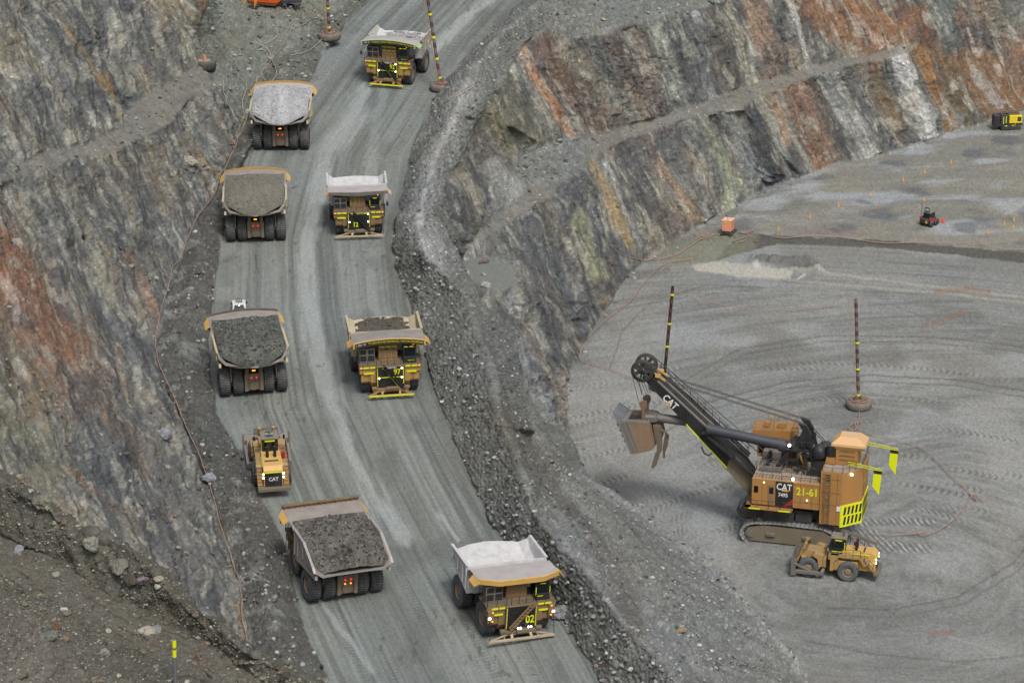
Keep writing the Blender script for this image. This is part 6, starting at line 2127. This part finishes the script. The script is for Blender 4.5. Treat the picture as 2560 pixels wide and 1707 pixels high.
# ================================================================ salmon switch box on a sled
sb = empty("switch_box", surf(1672, 538))
tag(sb, "salmon pink electrical switch box on a dark steel sled", "switch box")
SAL = mat("salmon_paint", (232, 156, 128), .6, dirt=.15)
m = MB(); m.box(-.8, .8, -.9, .9, .75, 2.6, .03); bx_ = m.build("cabinet", SAL, sb)
m = MB(); m.box(-.9, .9, -1.0, 1.0, 2.6, 2.72); m.build("lid", mat("salmon_pale", (240, 186, 164), .6, dirt=.1), bx_)
m = MB(); m.box(-.55, .55, -.94, -.9, 2.32, 2.48); m.build("reflective_strip", REF, bx_)
m = MB(); m.box(.8, .84, -.7, .5, 1.4, 2.4); m.build("door", mat("orange_door", (220, 140, 80), .6, dirt=.1), bx_)
m = MB(); m.beam((.2, -.95, 2.6), (.2, -.95, 3.4), .05); m.build("antenna", DRK, bx_)
m = MB()
for s_ in (-1, 1): m.cyl((s_ * .8, -1.4, .25), (s_ * .8, 1.9, .25), .22, seg=10)
for y in (-1.0, 0, 1.4): m.beam((-.9, y, .5), (.9, y, .5), .2, .3)
m.beam((.9, -1.2, .3), (1.9, -1.5, .2), .08)
m.build("sled", DRK, sb)
sb.rotation_euler = (0, 0, R(-22))

# ================================================================ skid loader
sk = empty("skid_loader", Vector(surf(2133, 517)) + Vector((0, 0, .02)))
tag(sk, "small red and black skid loader with a green 240 sign on the far pit floor", "loader")
SKD = mat("loader_dark", (52, 54, 60), .6, dirt=.25); SKR = mat("loader_red", (150, 44, 40), .6, dirt=.3)
m = MB(); m.box(-.75, .75, -1.5, 1.0, .45, 1.35, .06); bb = m.build("body", SKD, sk)
m = MB(); m.box(-.7, .7, -1.0, .7, 1.35, 2.35, .04); cc_ = m.build("cab", BLK, sk)
m = MB(); m.box(-.62, .62, -1.04, -1.0, 1.5, 2.2).box(-.72, -.7, -.8, .5, 1.5, 2.2).box(.7, .72, -.8, .5, 1.5, 2.2); m.build("window", GLS, cc_)
m = MB(); m.box(-.75, .75, -1.05, .75, 2.35, 2.42); m.build("roof", GRY, cc_)
m = MB(); m.box(-.5, .5, -.9, -.84, 2.5, 3.3); q_ = m.build("roof_sign", GSN, cc_)
m = MB(); write(m, "240", (0, -.92, 2.9), (1, 0, 0), (0, 0, 1), .62, .85); m.build("lettering", WHT, q_)
m = MB(); m.beam((-1.0, -1.1, 1.2), (-1.0, -1.1, 4.0), .06); m.build("antenna", BLK, sk)
for s_ in (-1, 1):
    m = MB(); m.prism([(-1.5, 1.0), (-1.5, 1.6), (-1.1, 1.7), (1.5, .9), (1.6, .5), (1.3, .5)], s_ * .95 - .12, s_ * .95 + .12); m.build("lift_arm", SKR, sk)
    for y in (-.85, .65):
        m = MB(); m.lathe([(-.17, .2), (-.17, .5), (.17, .5), (.17, .2)], 'x', 20, (s_ * 1.0, y, .48)); m.build("wheel", TYR, sk)
m = MB(); m.box(.1, .5, -1.56, -1.5, .6, 1.1); m.build("rear_panel", YEL2, bb)
m = MB(); m.prism([(1.3, .1), (2.2, .1), (1.5, .3), (1.35, .9)], -1.0, 1.0); m.build("bucket", GRY, sk)
sk.rotation_euler = (0, 0, R(-40))

# ================================================================ drill rig at the right edge
dr_ = empty("drill_rig", surf(2318, 296))
tag(dr_, "yellow and black blast hole drill rig parked under the far rust wall", "drill rig")
YB = mat("bright_yellow", (236, 214, 20), .5, dirt=.1)
m = MB(); m.box(-2.6, 2.6, -1.2, 1.2, .9, 1.5, .05).box(-2.4, -.6, -1.3, 1.3, 1.3, 3.6, .06); b_ = m.build("frame", SKD, dr_)
m = MB(); m.box(-.5, 2.4, -1.35, 1.1, 1.6, 3.3, .05); y_ = m.build("engine_housing", YB, dr_)
m = MB(); m.box(1.3, 2.2, -1.39, -1.35, 2.0, 3.0); m.box(-.3, -.26, -1.38, -1.35, 1.8, 3.1).box(.25, .29, -1.38, -1.35, 1.8, 3.1).box(.8, .84, -1.38, -1.35, 1.8, 3.1); m.build("louvre", DRK, y_)
m = MB(); m.box(-3.9, -2.5, -1.2, .8, .9, 3.4, .06); m.build("cab", mat("cab_dark_blue", (44, 46, 56), .4, dirt=.2), dr_)
m = MB()
for x, z in ((-1.9, 2.0), (-1.3, 2.2)): m.box(x, x + .14, -1.34, -1.3, z - .5, z + 1.1)
m.box(-1.5, -.9, -1.34, -1.3, .95, 1.1).box(.2, .6, -1.3, -1.22, .95, 1.1).box(.8, .9, -1.3, -1.22, 1.0, 1.6)
m.build("reflective_strip", REF, dr_)
for s_ in (-1, 1):
    m = MB(); m.prism([(-1.9, .1), (1.9, .1), (2.3, .5), (1.9, .95), (-1.9, .95), (-2.3, .5)], s_ * 1.2 - .3, s_ * 1.2 + .3, 'y')
    m.build("track", DRK, dr_)
m = MB()
for y, z in ((-.5, 4.0), (.1, 4.1), (.6, 4.5)): m.beam((-3.0, y, z - .3), (4.8, y, z + .35), .14)
for k in range(12):
    x = -2.8 + .62 * k; m.beam((x, -.5, 3.72 + .08 * k * .62), (x + .6, .6, 4.25 + .08 * k * .62), .07)
m.box(-1.2, 2.0, -.8, .8, 3.3, 3.6)
m.build("drill_mast", mat("brown_mast", (112, 92, 76), .7, dirt=.4), dr_)
dr_.rotation_euler = (0, 0, R(8)); dr_.scale = (.88, .88, .88)

# ================================================================ orange substation trailer at the top edge
so = empty("substation_trailer", Vector(pt_h(604, 21, 38.8)))
tag(so, "orange corrugated substation trailer cut off by the top edge", "trailer")
ORG = mat("orange_paint", (214, 96, 34), .55, dirt=.2, dirtcol=(150, 110, 84))
m = MB(); m.box(-2.6, 2.6, 0, 9.0, 1.1, 4.4, .04); bo = m.build("container", ORG, so)
m = MB()
for x in np.arange(-2.5, 2.6, .3): m.box(x - .05, x + .05, -.05, 0, 1.2, 4.3)
for y in np.arange(.2, 8.9, .3): m.box(2.6, 2.65, y - .05, y + .05, 1.2, 4.3)
m.build("corrugation", ORG, bo)
m = MB(); m.box(-.3, 1.2, -.14, -.05, 1.75, 3.6); m.build("vent_cover", mat("grey_vent", (150, 156, 158), .5, dirt=.2), bo)
m = MB(); m.box(-2.4, 2.4, .2, 8.8, .75, 1.1); m.box(2.7, 4.2, 3, 8.6, 1.2, 2.6); m.build("socket_rack", ORG, so)
m = MB(); m.box(-2.2, 2.2, .1, 8.9, .6, .8).box(-2.5, -.6, -.8, 0, .55, .62).box(-2.5, -.6, -1.3, -.5, .3, .36); m.build("undercarriage", DRK, so)
for y in (2.2, 3.4, 4.6):
    m = MB(); m.lathe([(-.25, .3), (-.25, .52), (.25, .52), (.25, .3)], 'x', 20, (2.4, y, .5)); m.lathe([(.2, .32), (.12, .2), (.2, .01)], 'x', 16, (2.4, y, .5)); m.build("wheel", TYR, so)
for x in (-3.0, -1.0):
    m = MB(); m.rail([(x, -1.3, .3), (x, 0, 1.1)], 1.1, .05, .6); m.build("handrail", YEL2, so)
so.rotation_euler = (0, 0, R(-18))
ps = empty("service_trailer", Vector(pt_h(668, 17, 38.8)))
tag(ps, "dark blue wheeled service trailer parked beside the orange substation", "trailer")
m = MB(); m.box(-1.6, 1.8, -1.0, 1.4, .8, 1.5, .05); m.box(-1.3, 1.2, -.8, 1.2, 1.5, 3.0, .05); bq = m.build("body", mat("navy_steel", (42, 46, 60), .5, dirt=.3), ps)
m = MB(); m.beam((.3, -1.1, .85), (2.0, -1.3, 1.0), .12); m.build("drawbar", GRY, ps)
m = MB(); m.box(-1.0, .4, -.86, -.8, 1.7, 2.4); m.build("side_panel", GRY, bq)
for x in (-1.0, 1.1):
    m = MB(); m.lathe([(-.15, .2), (-.15, .42), (.15, .42), (.15, .2)], 'y', 20, (x, -1.05, .42)); m.build("wheel", TYR, ps)

# ================================================================ traffic cones
m = MB(); m.box(-.24, .24, -.24, .24, 0, .06); m.lathe([(.05, .17), (.8, .03), (.81, .01)], 'z', 14)
cone0 = m.build("traffic_cone", mat("cone_yellow", (206, 160, 60), .6, dirt=.1))
first = True
for x, y, lb in [(1788,530,"yellow cone nearest the salmon switch box"), (1859,499,"yellow cone beyond the left end of the step"), (2267,537,"yellow cone just above the step at far right"), (2306,518,"left one of three clustered yellow cones at the right edge"),
                 (2328,507,"highest of three clustered yellow cones at the right edge"), (2326,526,"lowest of three clustered yellow cones at the right edge"), (2183,376,"farthest yellow cone, beside a pale patch below the white streak"),
                 (2123,397,"yellow cone second farthest away on the upper floor"), (2074,415,"yellow cone below the grey streak of the far wall"), (1997,449,"lone yellow cone on the dark patch of the upper floor"),
                 (1926,476,"yellow cone between the switch box and the far wall"), (2121,464,"yellow cone straight behind the skid loader")]:
    c_ = cone0 if first else cone0.copy()
    if not first: C.objects.link(c_)
    first = False
    c_.location = surf(x, y) + Vector((0, 0, .02)); tag(c_, lb, "traffic cone", "yellow cones marking the blast holes")
m = MB(); m.box(-.28, .28, -.28, .28, 0, .06); m.lathe([(.05, .24), (.95, .05), (.96, .01)], 'z', 14)
c_ = m.build("traffic_cone", mat("cone_red", (226, 70, 50), .6, dirt=0)); c_.location = surf(2166, 513) + Vector((0, 0, .02)); tag(c_, "bright red cone to the right of the skid loader", "traffic cone")

# ================================================================ the near bank, bottom left
def resample(pts, n):
    pts = np.asarray(pts, float)
    L = np.concatenate([[0], np.cumsum(np.linalg.norm(np.diff(pts, axis=0), axis=1))])
    s_ = np.linspace(0, L[-1], n)
    return np.stack([np.interp(s_, L, pts[:, k]) for k in range(3)], -1)


crest = [(-150,1015,97),(0,1101,96.6),(60,1138,96.6),(110,1163,96.4),(160,1206,96),(240,1230,96.2),(300,1260,96.1),(350,1308,95.8),(400,1366,95.4),(430,1398,95.2),(470,1408,95.3),(500,1430,95.2),(560,1495,94.8),(640,1530,94.7),(720,1568,94.6),(830,1625,94.5)]
rows_px = [crest,
           [(-150,1140,94.2),(0,1226,94.2),(100,1268,94.2),(200,1333,94.1),(300,1393,94),(400,1440,94),(500,1492,94),(600,1560,93.9),(740,1650,93.8)],
           [(-150,1240,94),(0,1325,94),(110,1368,93.9),(200,1424,93.8),(300,1476,93.8),(430,1536,93.8),(520,1590,93.7),(650,1690,93.6)],
           [(-150,1330,95.3),(0,1400,95.2),(90,1460,95.1),(150,1530,95),(220,1600,95),(330,1720,94.9)],
           [(-150,1560,94),(-20,1640,94),(60,1700,94),(140,1780,94)]]
n1, n2 = 620, 92
lines = []
NF = 640
cr3 = resample([pt_h(*p) for p in crest], NF)
nrm_ = np.array([.55, .83, 0])
lines.append(cr3 + nrm_ * 40 + np.array([0, 0, -62.]))
lines.append(cr3 + nrm_ * 9 + np.array([0, 0, -13.]))
lines.append(cr3 + nrm_ * 1.6 + np.array([0, 0, -1.1]))
for rp in rows_px: lines.append(resample([pt_h(*p) for p in rp], NF))
cnt = [12, 34, 30, 100, 110, 90, 70]
rows = []
for (a, b), c in zip(zip(lines[:-1], lines[1:]), cnt):
    for k in range(c): rows.append(a + (b - a) * k / c)
rows.append(lines[-1])
FP = np.array(rows)
for _ in range(6):
    FP[1:-1] = (FP[:-2] + 2 * FP[1:-1] + FP[2:]) / 4
nf_ = FP.shape[0]
rowi = np.arange(nf_)[:, None] * np.ones((1, NF))
edges_ = np.cumsum([0] + cnt)
x_, y_, z_ = FP[..., 0], FP[..., 1], FP[..., 2]
on_path = sstep(edges_[4] - 8, edges_[4] + 8, rowi) * sstep(edges_[5] + 8, edges_[5] - 8, rowi)
dsp = (1 - on_path) * (.75 * fbm(x_ / 3.0, y_ / 3.0, z_ / 3.0, 4, 301) + .28 * fbm(x_ / .7, y_ / .7, z_ / .7, 3, 307)) + .06 * fbm(x_ / .3, y_ / .3, z_ / .3, 3, 311) + on_path * .1 * fbm(x_ / 1.5, y_ / 1.5, 0, 3, 313)
# slumped cracks along the track
cr_ = np.abs(fbm(rowi / 26 + .5 * fbm(x_ / 2, y_ / 2, 0, 3, 5), np.arange(NF)[None, :] / 260., 0, 3, 317))
dsp -= on_path * .16 * sstep(.02, .0, cr_)
N2 = normals(FP)
FP = FP + N2 * dsp[..., None]
cb = np.zeros(FP.shape) + lin((90, 90, 82))


def bl2(m_, c):
    global cb
    m_ = np.clip(m_, 0, 1)[..., None]; cb = cb * (1 - m_) + lin(c) * m_


bl2(sstep(.0, .5, fbm(x_ / 4, y_ / 4, 0, 4, 331)) * .7, (78, 79, 70))
bl2(sstep(.05, .5, fbm(x_ / 2, y_ / 2, 0, 4, 337)) * .6, (106, 104, 95))
bl2(on_path * .9, (101, 99, 91))
bl2(on_path * sstep(.1, .4, fbm(x_ / .9, y_ / .9, 0, 3, 341)) * .5, (100, 92, 80))
bl2(on_path * sstep(.03, .0, cr_) * .7, (66, 60, 52))
bl2(sstep(edges_[5], edges_[6] + 30, rowi) * .5, (112, 104, 100))
bl2(sstep(.25, .5, fbm(x_ / 1.2, y_ / 1.2, 0, 3, 347)) * .14, (116, 98, 82))
bl2(sstep(edges_[3] - 2, edges_[3] - 14, rowi) * .8, (92, 90, 84))
cb *= (1 + .22 * vn(x_ * 9, y_ * 9, z_ * 9, 351) + .15 * vn(x_ * 4, y_ * 4, z_ * 4, 353))[..., None]
wh = (vn(x_ * 7, y_ * 7, z_ * 7, 357) > .8)
cb = np.where(wh[..., None], lin((150, 149, 142)), cb)
ii = np.arange(nf_ * NF).reshape(nf_, NF)
Fq = np.stack([ii[:-1, :-1], ii[1:, :-1], ii[1:, 1:], ii[:-1, 1:]], -1).reshape(-1, 4)
tag(mesh_np("near_bank_terrain", FP.reshape(-1, 3), Fq, M_FORE, cb.reshape(-1, 3)), kind='structure')
FPr = FP


def to_px(p):
    v = np.asarray(p, float) - np.array([0, 0, CAMH])
    z = v[..., 1] * CP - v[..., 2] * SP
    yv = -(v[..., 1] * SP + v[..., 2] * CP)
    return 1176 + v[..., 0] / z * FPX, 784 + yv / z * FPX


FX, FY = to_px(FPr)


def fsurf(px_, py_):
    sub = slice(edges_[3] - 4, None)
    d = (FX[sub] - px_) ** 2 + (FY[sub] - py_) ** 2
    j, i = np.unravel_index(np.argmin(d), d.shape)
    return Vector(FPr[sub][j, i])


# loose stones on the near bank
g = np.random.default_rng(77)
sub = slice(edges_[3] - 30, None)
A = FPr[sub]; NA = N2[sub]; OP = on_path[sub]
n_ = 17000
j = g.integers(0, A.shape[0], n_); i = g.integers(0, NF, n_)
keep = g.random(n_) > OP[j, i] * .75
j, i = j[keep], i[keep]
sz = .018 + .08 * g.random(len(j)) ** 4 + .22 * (g.random(len(j)) > .985) * g.random(len(j))
pal = np.array([lin(c) for c in [(168, 166, 156), (140, 138, 124), (110, 106, 92), (88, 84, 76), (150, 144, 120), (124, 110, 94), (150, 152, 152), (108, 98, 94)]])
cc = pal[g.choice(8, len(j), p=[.10, .17, .27, .22, .09, .07, .05, .03])] * g.uniform(.8, 1.15, (len(j), 1))
stones("loose_stones", A[j, i], NA[j, i], sz, cc, M_FORE, seed=5)

# single boulders
BL = [(336,1448,.56,(176,168,144),"large pale split boulder on the track behind the yellow marker post"), (358,1446,.26,(140,144,148),"small bluish rock leaning against the largest pale boulder's right side"),
      (215,1246,.48,(158,160,136),"pale green boulder standing on the near bank's crest"), (95,1150,.5,(140,140,116),"broad olive slab high on the near bank's crest at left"),
      (275,1300,.5,(134,134,112),"long olive boulder on the bank above the track"), (302,1330,.42,(96,88,74),"dark brown boulder beside a pinkish rock on the bank"),
      (332,1330,.38,(150,132,138),"pinkish flat rock on the bank above the track"), (366,1331,.26,(178,164,136),"round cream coloured rock right of the pinkish one"),
      (114,1462,.38,(122,126,112),"grey green boulder on the lower bank, left of the track"), (242,1501,.3,(150,152,138),"pale rock on the lower bank below the large boulder"),
      (45,1357,.2,(96,80,70),"small brown stone lying alone at the track's left end"), (204,1372,.17,(108,96,84),"small brown stone in the middle of the track"),
      (42,1262,.26,(156,160,172),"bluish white slab at the left edge above the track"), (129,1318,.2,(164,160,144),"pale stone on the track's upper edge at left"),
      (128,1440,.3,(136,98,66),"rust brown rock beside the grey green boulder"), (455,1510,.22,(128,104,86),"flat brown rock on the track near the bottom")]
for k, (x, y, s_, c, lb) in enumerate(BL):
    gg = np.random.default_rng(900 + k)
    v, f = rock_geo(gg, s_ * 1.15, .75 if s_ < .55 else .62, 2)
    cg = np.array(c, float); cl = lin(cg.mean() + (cg - cg.mean()) * .55 - 8) * (1 + .18 * vn(v[:, 0] * 9, v[:, 1] * 9, v[:, 2] * 9, k))[:, None]
    o = mesh_np("boulder", v, f, M_FORE, cl, False)
    o.location = fsurf(x, y + s_ * 14) + Vector((0, 0, s_ * .3))
    tag(o, lb, "boulder", "boulders on the near bank")
for k, (x, y, s_, c, lb) in enumerate([(1112,604,.75,(126,112,108),"brownish boulder at the back of the small flat platform"), (1116,656,.85,(168,170,172),"white boulder at the front edge of the small flat platform"), (1070,630,.5,(170,172,172),"small white rock at the left of the small flat platform"), (1110,632,.45,(160,164,164),"small pale rock in the middle of the small flat platform"),
                                       (1300,1412,1.1,(150,156,162),"pale angular boulder on the berm slope right of truck 02"), (483,1108,.8,(140,148,164),"bluish boulder beside the orange cable left of the wheel dozer"), (365,1010,1.1,(140,146,158),"bluish boulder at the foot of the left rock wall"),
                                       (40,565,1.0,(170,160,140),"pale boulder high on the rust coloured left wall"), (436,377,1.3,(170,164,140),"cream boulder on the left wall near the loaded brown truck"), (1630,1330,1.3,(132,136,140),"largest grey boulder among the stones at the berm's foot")]):
    gg = np.random.default_rng(950 + k)
    v, f = rock_geo(gg, s_ * 1.1, .8, 2)
    cg = np.array(c, float); cl = lin(cg.mean() + (cg - cg.mean()) * .55 - 8) * (1 + .18 * vn(v[:, 0] * 5, v[:, 1] * 5, v[:, 2] * 5, k))[:, None]
    o = mesh_np("boulder", v, f, M_ROCK, cl, False)
    o.location = surf(x, y) + Vector((0, 0, s_ * .3)); tag(o, lb, "boulder", "boulders around the ramp")

# yellow banded marker post
b0 = fsurf(402, 1568)
tp_z = float(ray(400, 1468)[2]); zb = (b0.y - .1) / float(ray(400, 1468)[1])
top = Vector((float(ray(400, 1468)[0]) * zb, b0.y - .1, CAMH + tp_z * zb))
b0.z -= .8
mp_ = empty("marker_post", b0)
tag(mp_, "grey plastic marker post with two yellow bands on the near track", "marker post")
d_ = top - b0
m = MB(); m.cyl((0, 0, 0), d_, .085, .08, 16); po = m.build("post", mat("grey_pipe", (104, 108, 116), .5, dirt=.2), mp_)
L_ = d_.length
for a, b in ((.02, .38), (.50, .86)):
    m = MB(); m.cyl(d_ * (1 - b / L_), d_ * (1 - a / L_), .093, .093, 16); m.build("reflective_band", REF, po)

# ================================================================ rubble on berms, walls' feet and benches
g = np.random.default_rng(21)


def scatter(n, prob, smin, smax, pw, pal, w, name, seed):
    j = g.integers(0, ny, n * 4); i = g.integers(0, nx, n * 4)
    ok = g.random(n * 4) < prob[j, i]
    j, i = j[ok][:n], i[ok][:n]
    s_ = smin + (smax - smin) * g.random(len(j)) ** pw
    pal = np.array([lin(c) for c in pal])
    cc = pal[g.choice(len(pal), len(j), p=np.array(w) / sum(w))] * g.uniform(.8, 1.2, (len(j), 1))
    jit = g.uniform(-.15, .15, (len(j), 3)) * np.array([1, 1, 0])
    stones(name, P[j, i] + jit, N[j, i], s_, cc, M_ROCK, seed=seed)


clump = sstep(-.1, .45, fbm(wx / 5, wy / 5, 0, 3, 401))
light = [(176, 178, 178), (150, 152, 152), (120, 120, 118), (94, 93, 90), (70, 70, 70), (150, 130, 112)]
scatter(38000, m_berm * (.3 + .7 * clump), .045, .36, 4.5, light, [1.6, 3.4, 5, 2.6, .3, .15], "berm_rubble", 31)
scatter(24000, m_lrub * (.25 + .75 * clump), .045, .42, 4.5, light, [1.8, 3, 3.4, 3.4, 2, .1], "windrow_rubble", 32)
scatter(12000, np.clip(m_tip + m_ubench + rough_b, 0, 1) * (.4 + .6 * clump), .1, .6, 3.5, [(150, 156, 146), (128, 134, 124), (108, 112, 104), (90, 92, 88), (164, 150, 124)], [3, 4, 4, 3, .6], "tipped_rubble", 33)
scatter(9000, m_wall * clump * (.25 + .75 * (steep < .5)), .07, .4, 3.5, [(150, 146, 134), (124, 116, 102), (98, 98, 98), (80, 82, 86), (134, 110, 88)], [2, 3, 3, 2, .5], "wall_rubble", 34)
scatter(6000, m_bench, .06, .38, 3, light, [1, 3, 4, 3, .8, .4], "bench_rubble", 35)
toe_d, _ = line_d(GX, GY, LTx)
scatter(6500, m_floor * (1 - far_b) * sstep(26, 0, toe_d) + sstep(22, 2, pale3) * .8, .06, .5, 4, [(164, 166, 168), (144, 146, 147), (120, 120, 120), (92, 92, 92)], [2, 3, 3, .8], "floor_edge_rubble", 36)
big_m = np.clip(poly_in(GX, GY, [(1480,1400),(1560,1400),(1640,1500),(1680,1568),(1590,1568),(1520,1500)], 14) + .5 * poly_in(GX, GY, [(1350,1100),(1500,1190),(1640,1300),(1720,1400),(1690,1410),(1560,1290),(1400,1170)], 10), 0, 1)
scatter(900, big_m, .25, 1.0, 2, [(150, 154, 158), (120, 122, 124), (98, 98, 98), (150, 134, 112)], [3, 3, 3, .6], "toe_rubble", 37)
# debris left on the floors of empty bodies
for tr, cols, thr, zt_ in ((t97, [(92, 88, 78), (70, 68, 62)], -.62, 0), (t92, [(132, 132, 132), (160, 160, 160)], -.4, 0)):
    n = 70
    X, Y = np.meshgrid(np.linspace(-3.6, 3.6, n), np.linspace(-3.5, 3.2, n))
    Y = np.where(Y < -1, Y * (1 - .10 * (np.abs(X) / 3.6) ** 2), Y)
    Zf = np.interp(Y, [-4.1, -1.8, -.6, 2.6, 3.7], [5.62, 5.4, 5.05, 4.0, 3.75])
    msk = fbm(X * 1.2, Y * 1.6, 0, 3, int(X.size) % 97) + .25 * vn(X * 4, Y * 4, 0, 5) - .5 * (np.abs(X) / 3.4) ** 3 - .5 * np.clip((-Y - 2.6), 0, 9) > thr
    Zf = Zf + .14 + .10 * fbm(X * 2, Y * 2, 0, 2, 6)
    V = np.stack([X, Y, Zf], -1).reshape(-1, 3)
    i_ = np.arange(n * n).reshape(n, n)
    q = np.stack([i_[:-1, :-1], i_[:-1, 1:], i_[1:, 1:], i_[1:, :-1]], -1).reshape(-1, 4)[(msk[:-1, :-1] & msk[1:, 1:]).ravel()]
    used, inv = np.unique(q, return_inverse=True)
    k_ = np.clip(.5 + .8 * vn(X * 5, Y * 5, 0, 3), 0, 1)[..., None]
    cl = (lin(cols[0]) * (1 - k_) + lin(cols[1]) * k_).reshape(-1, 3)
    o = mesh_np("clinging_gravel", V[used], inv.reshape(-1, 4), M_FORE, cl[used], False)
    o.matrix_world = tr.matrix_world.copy(); tag(o, kind="stuff")
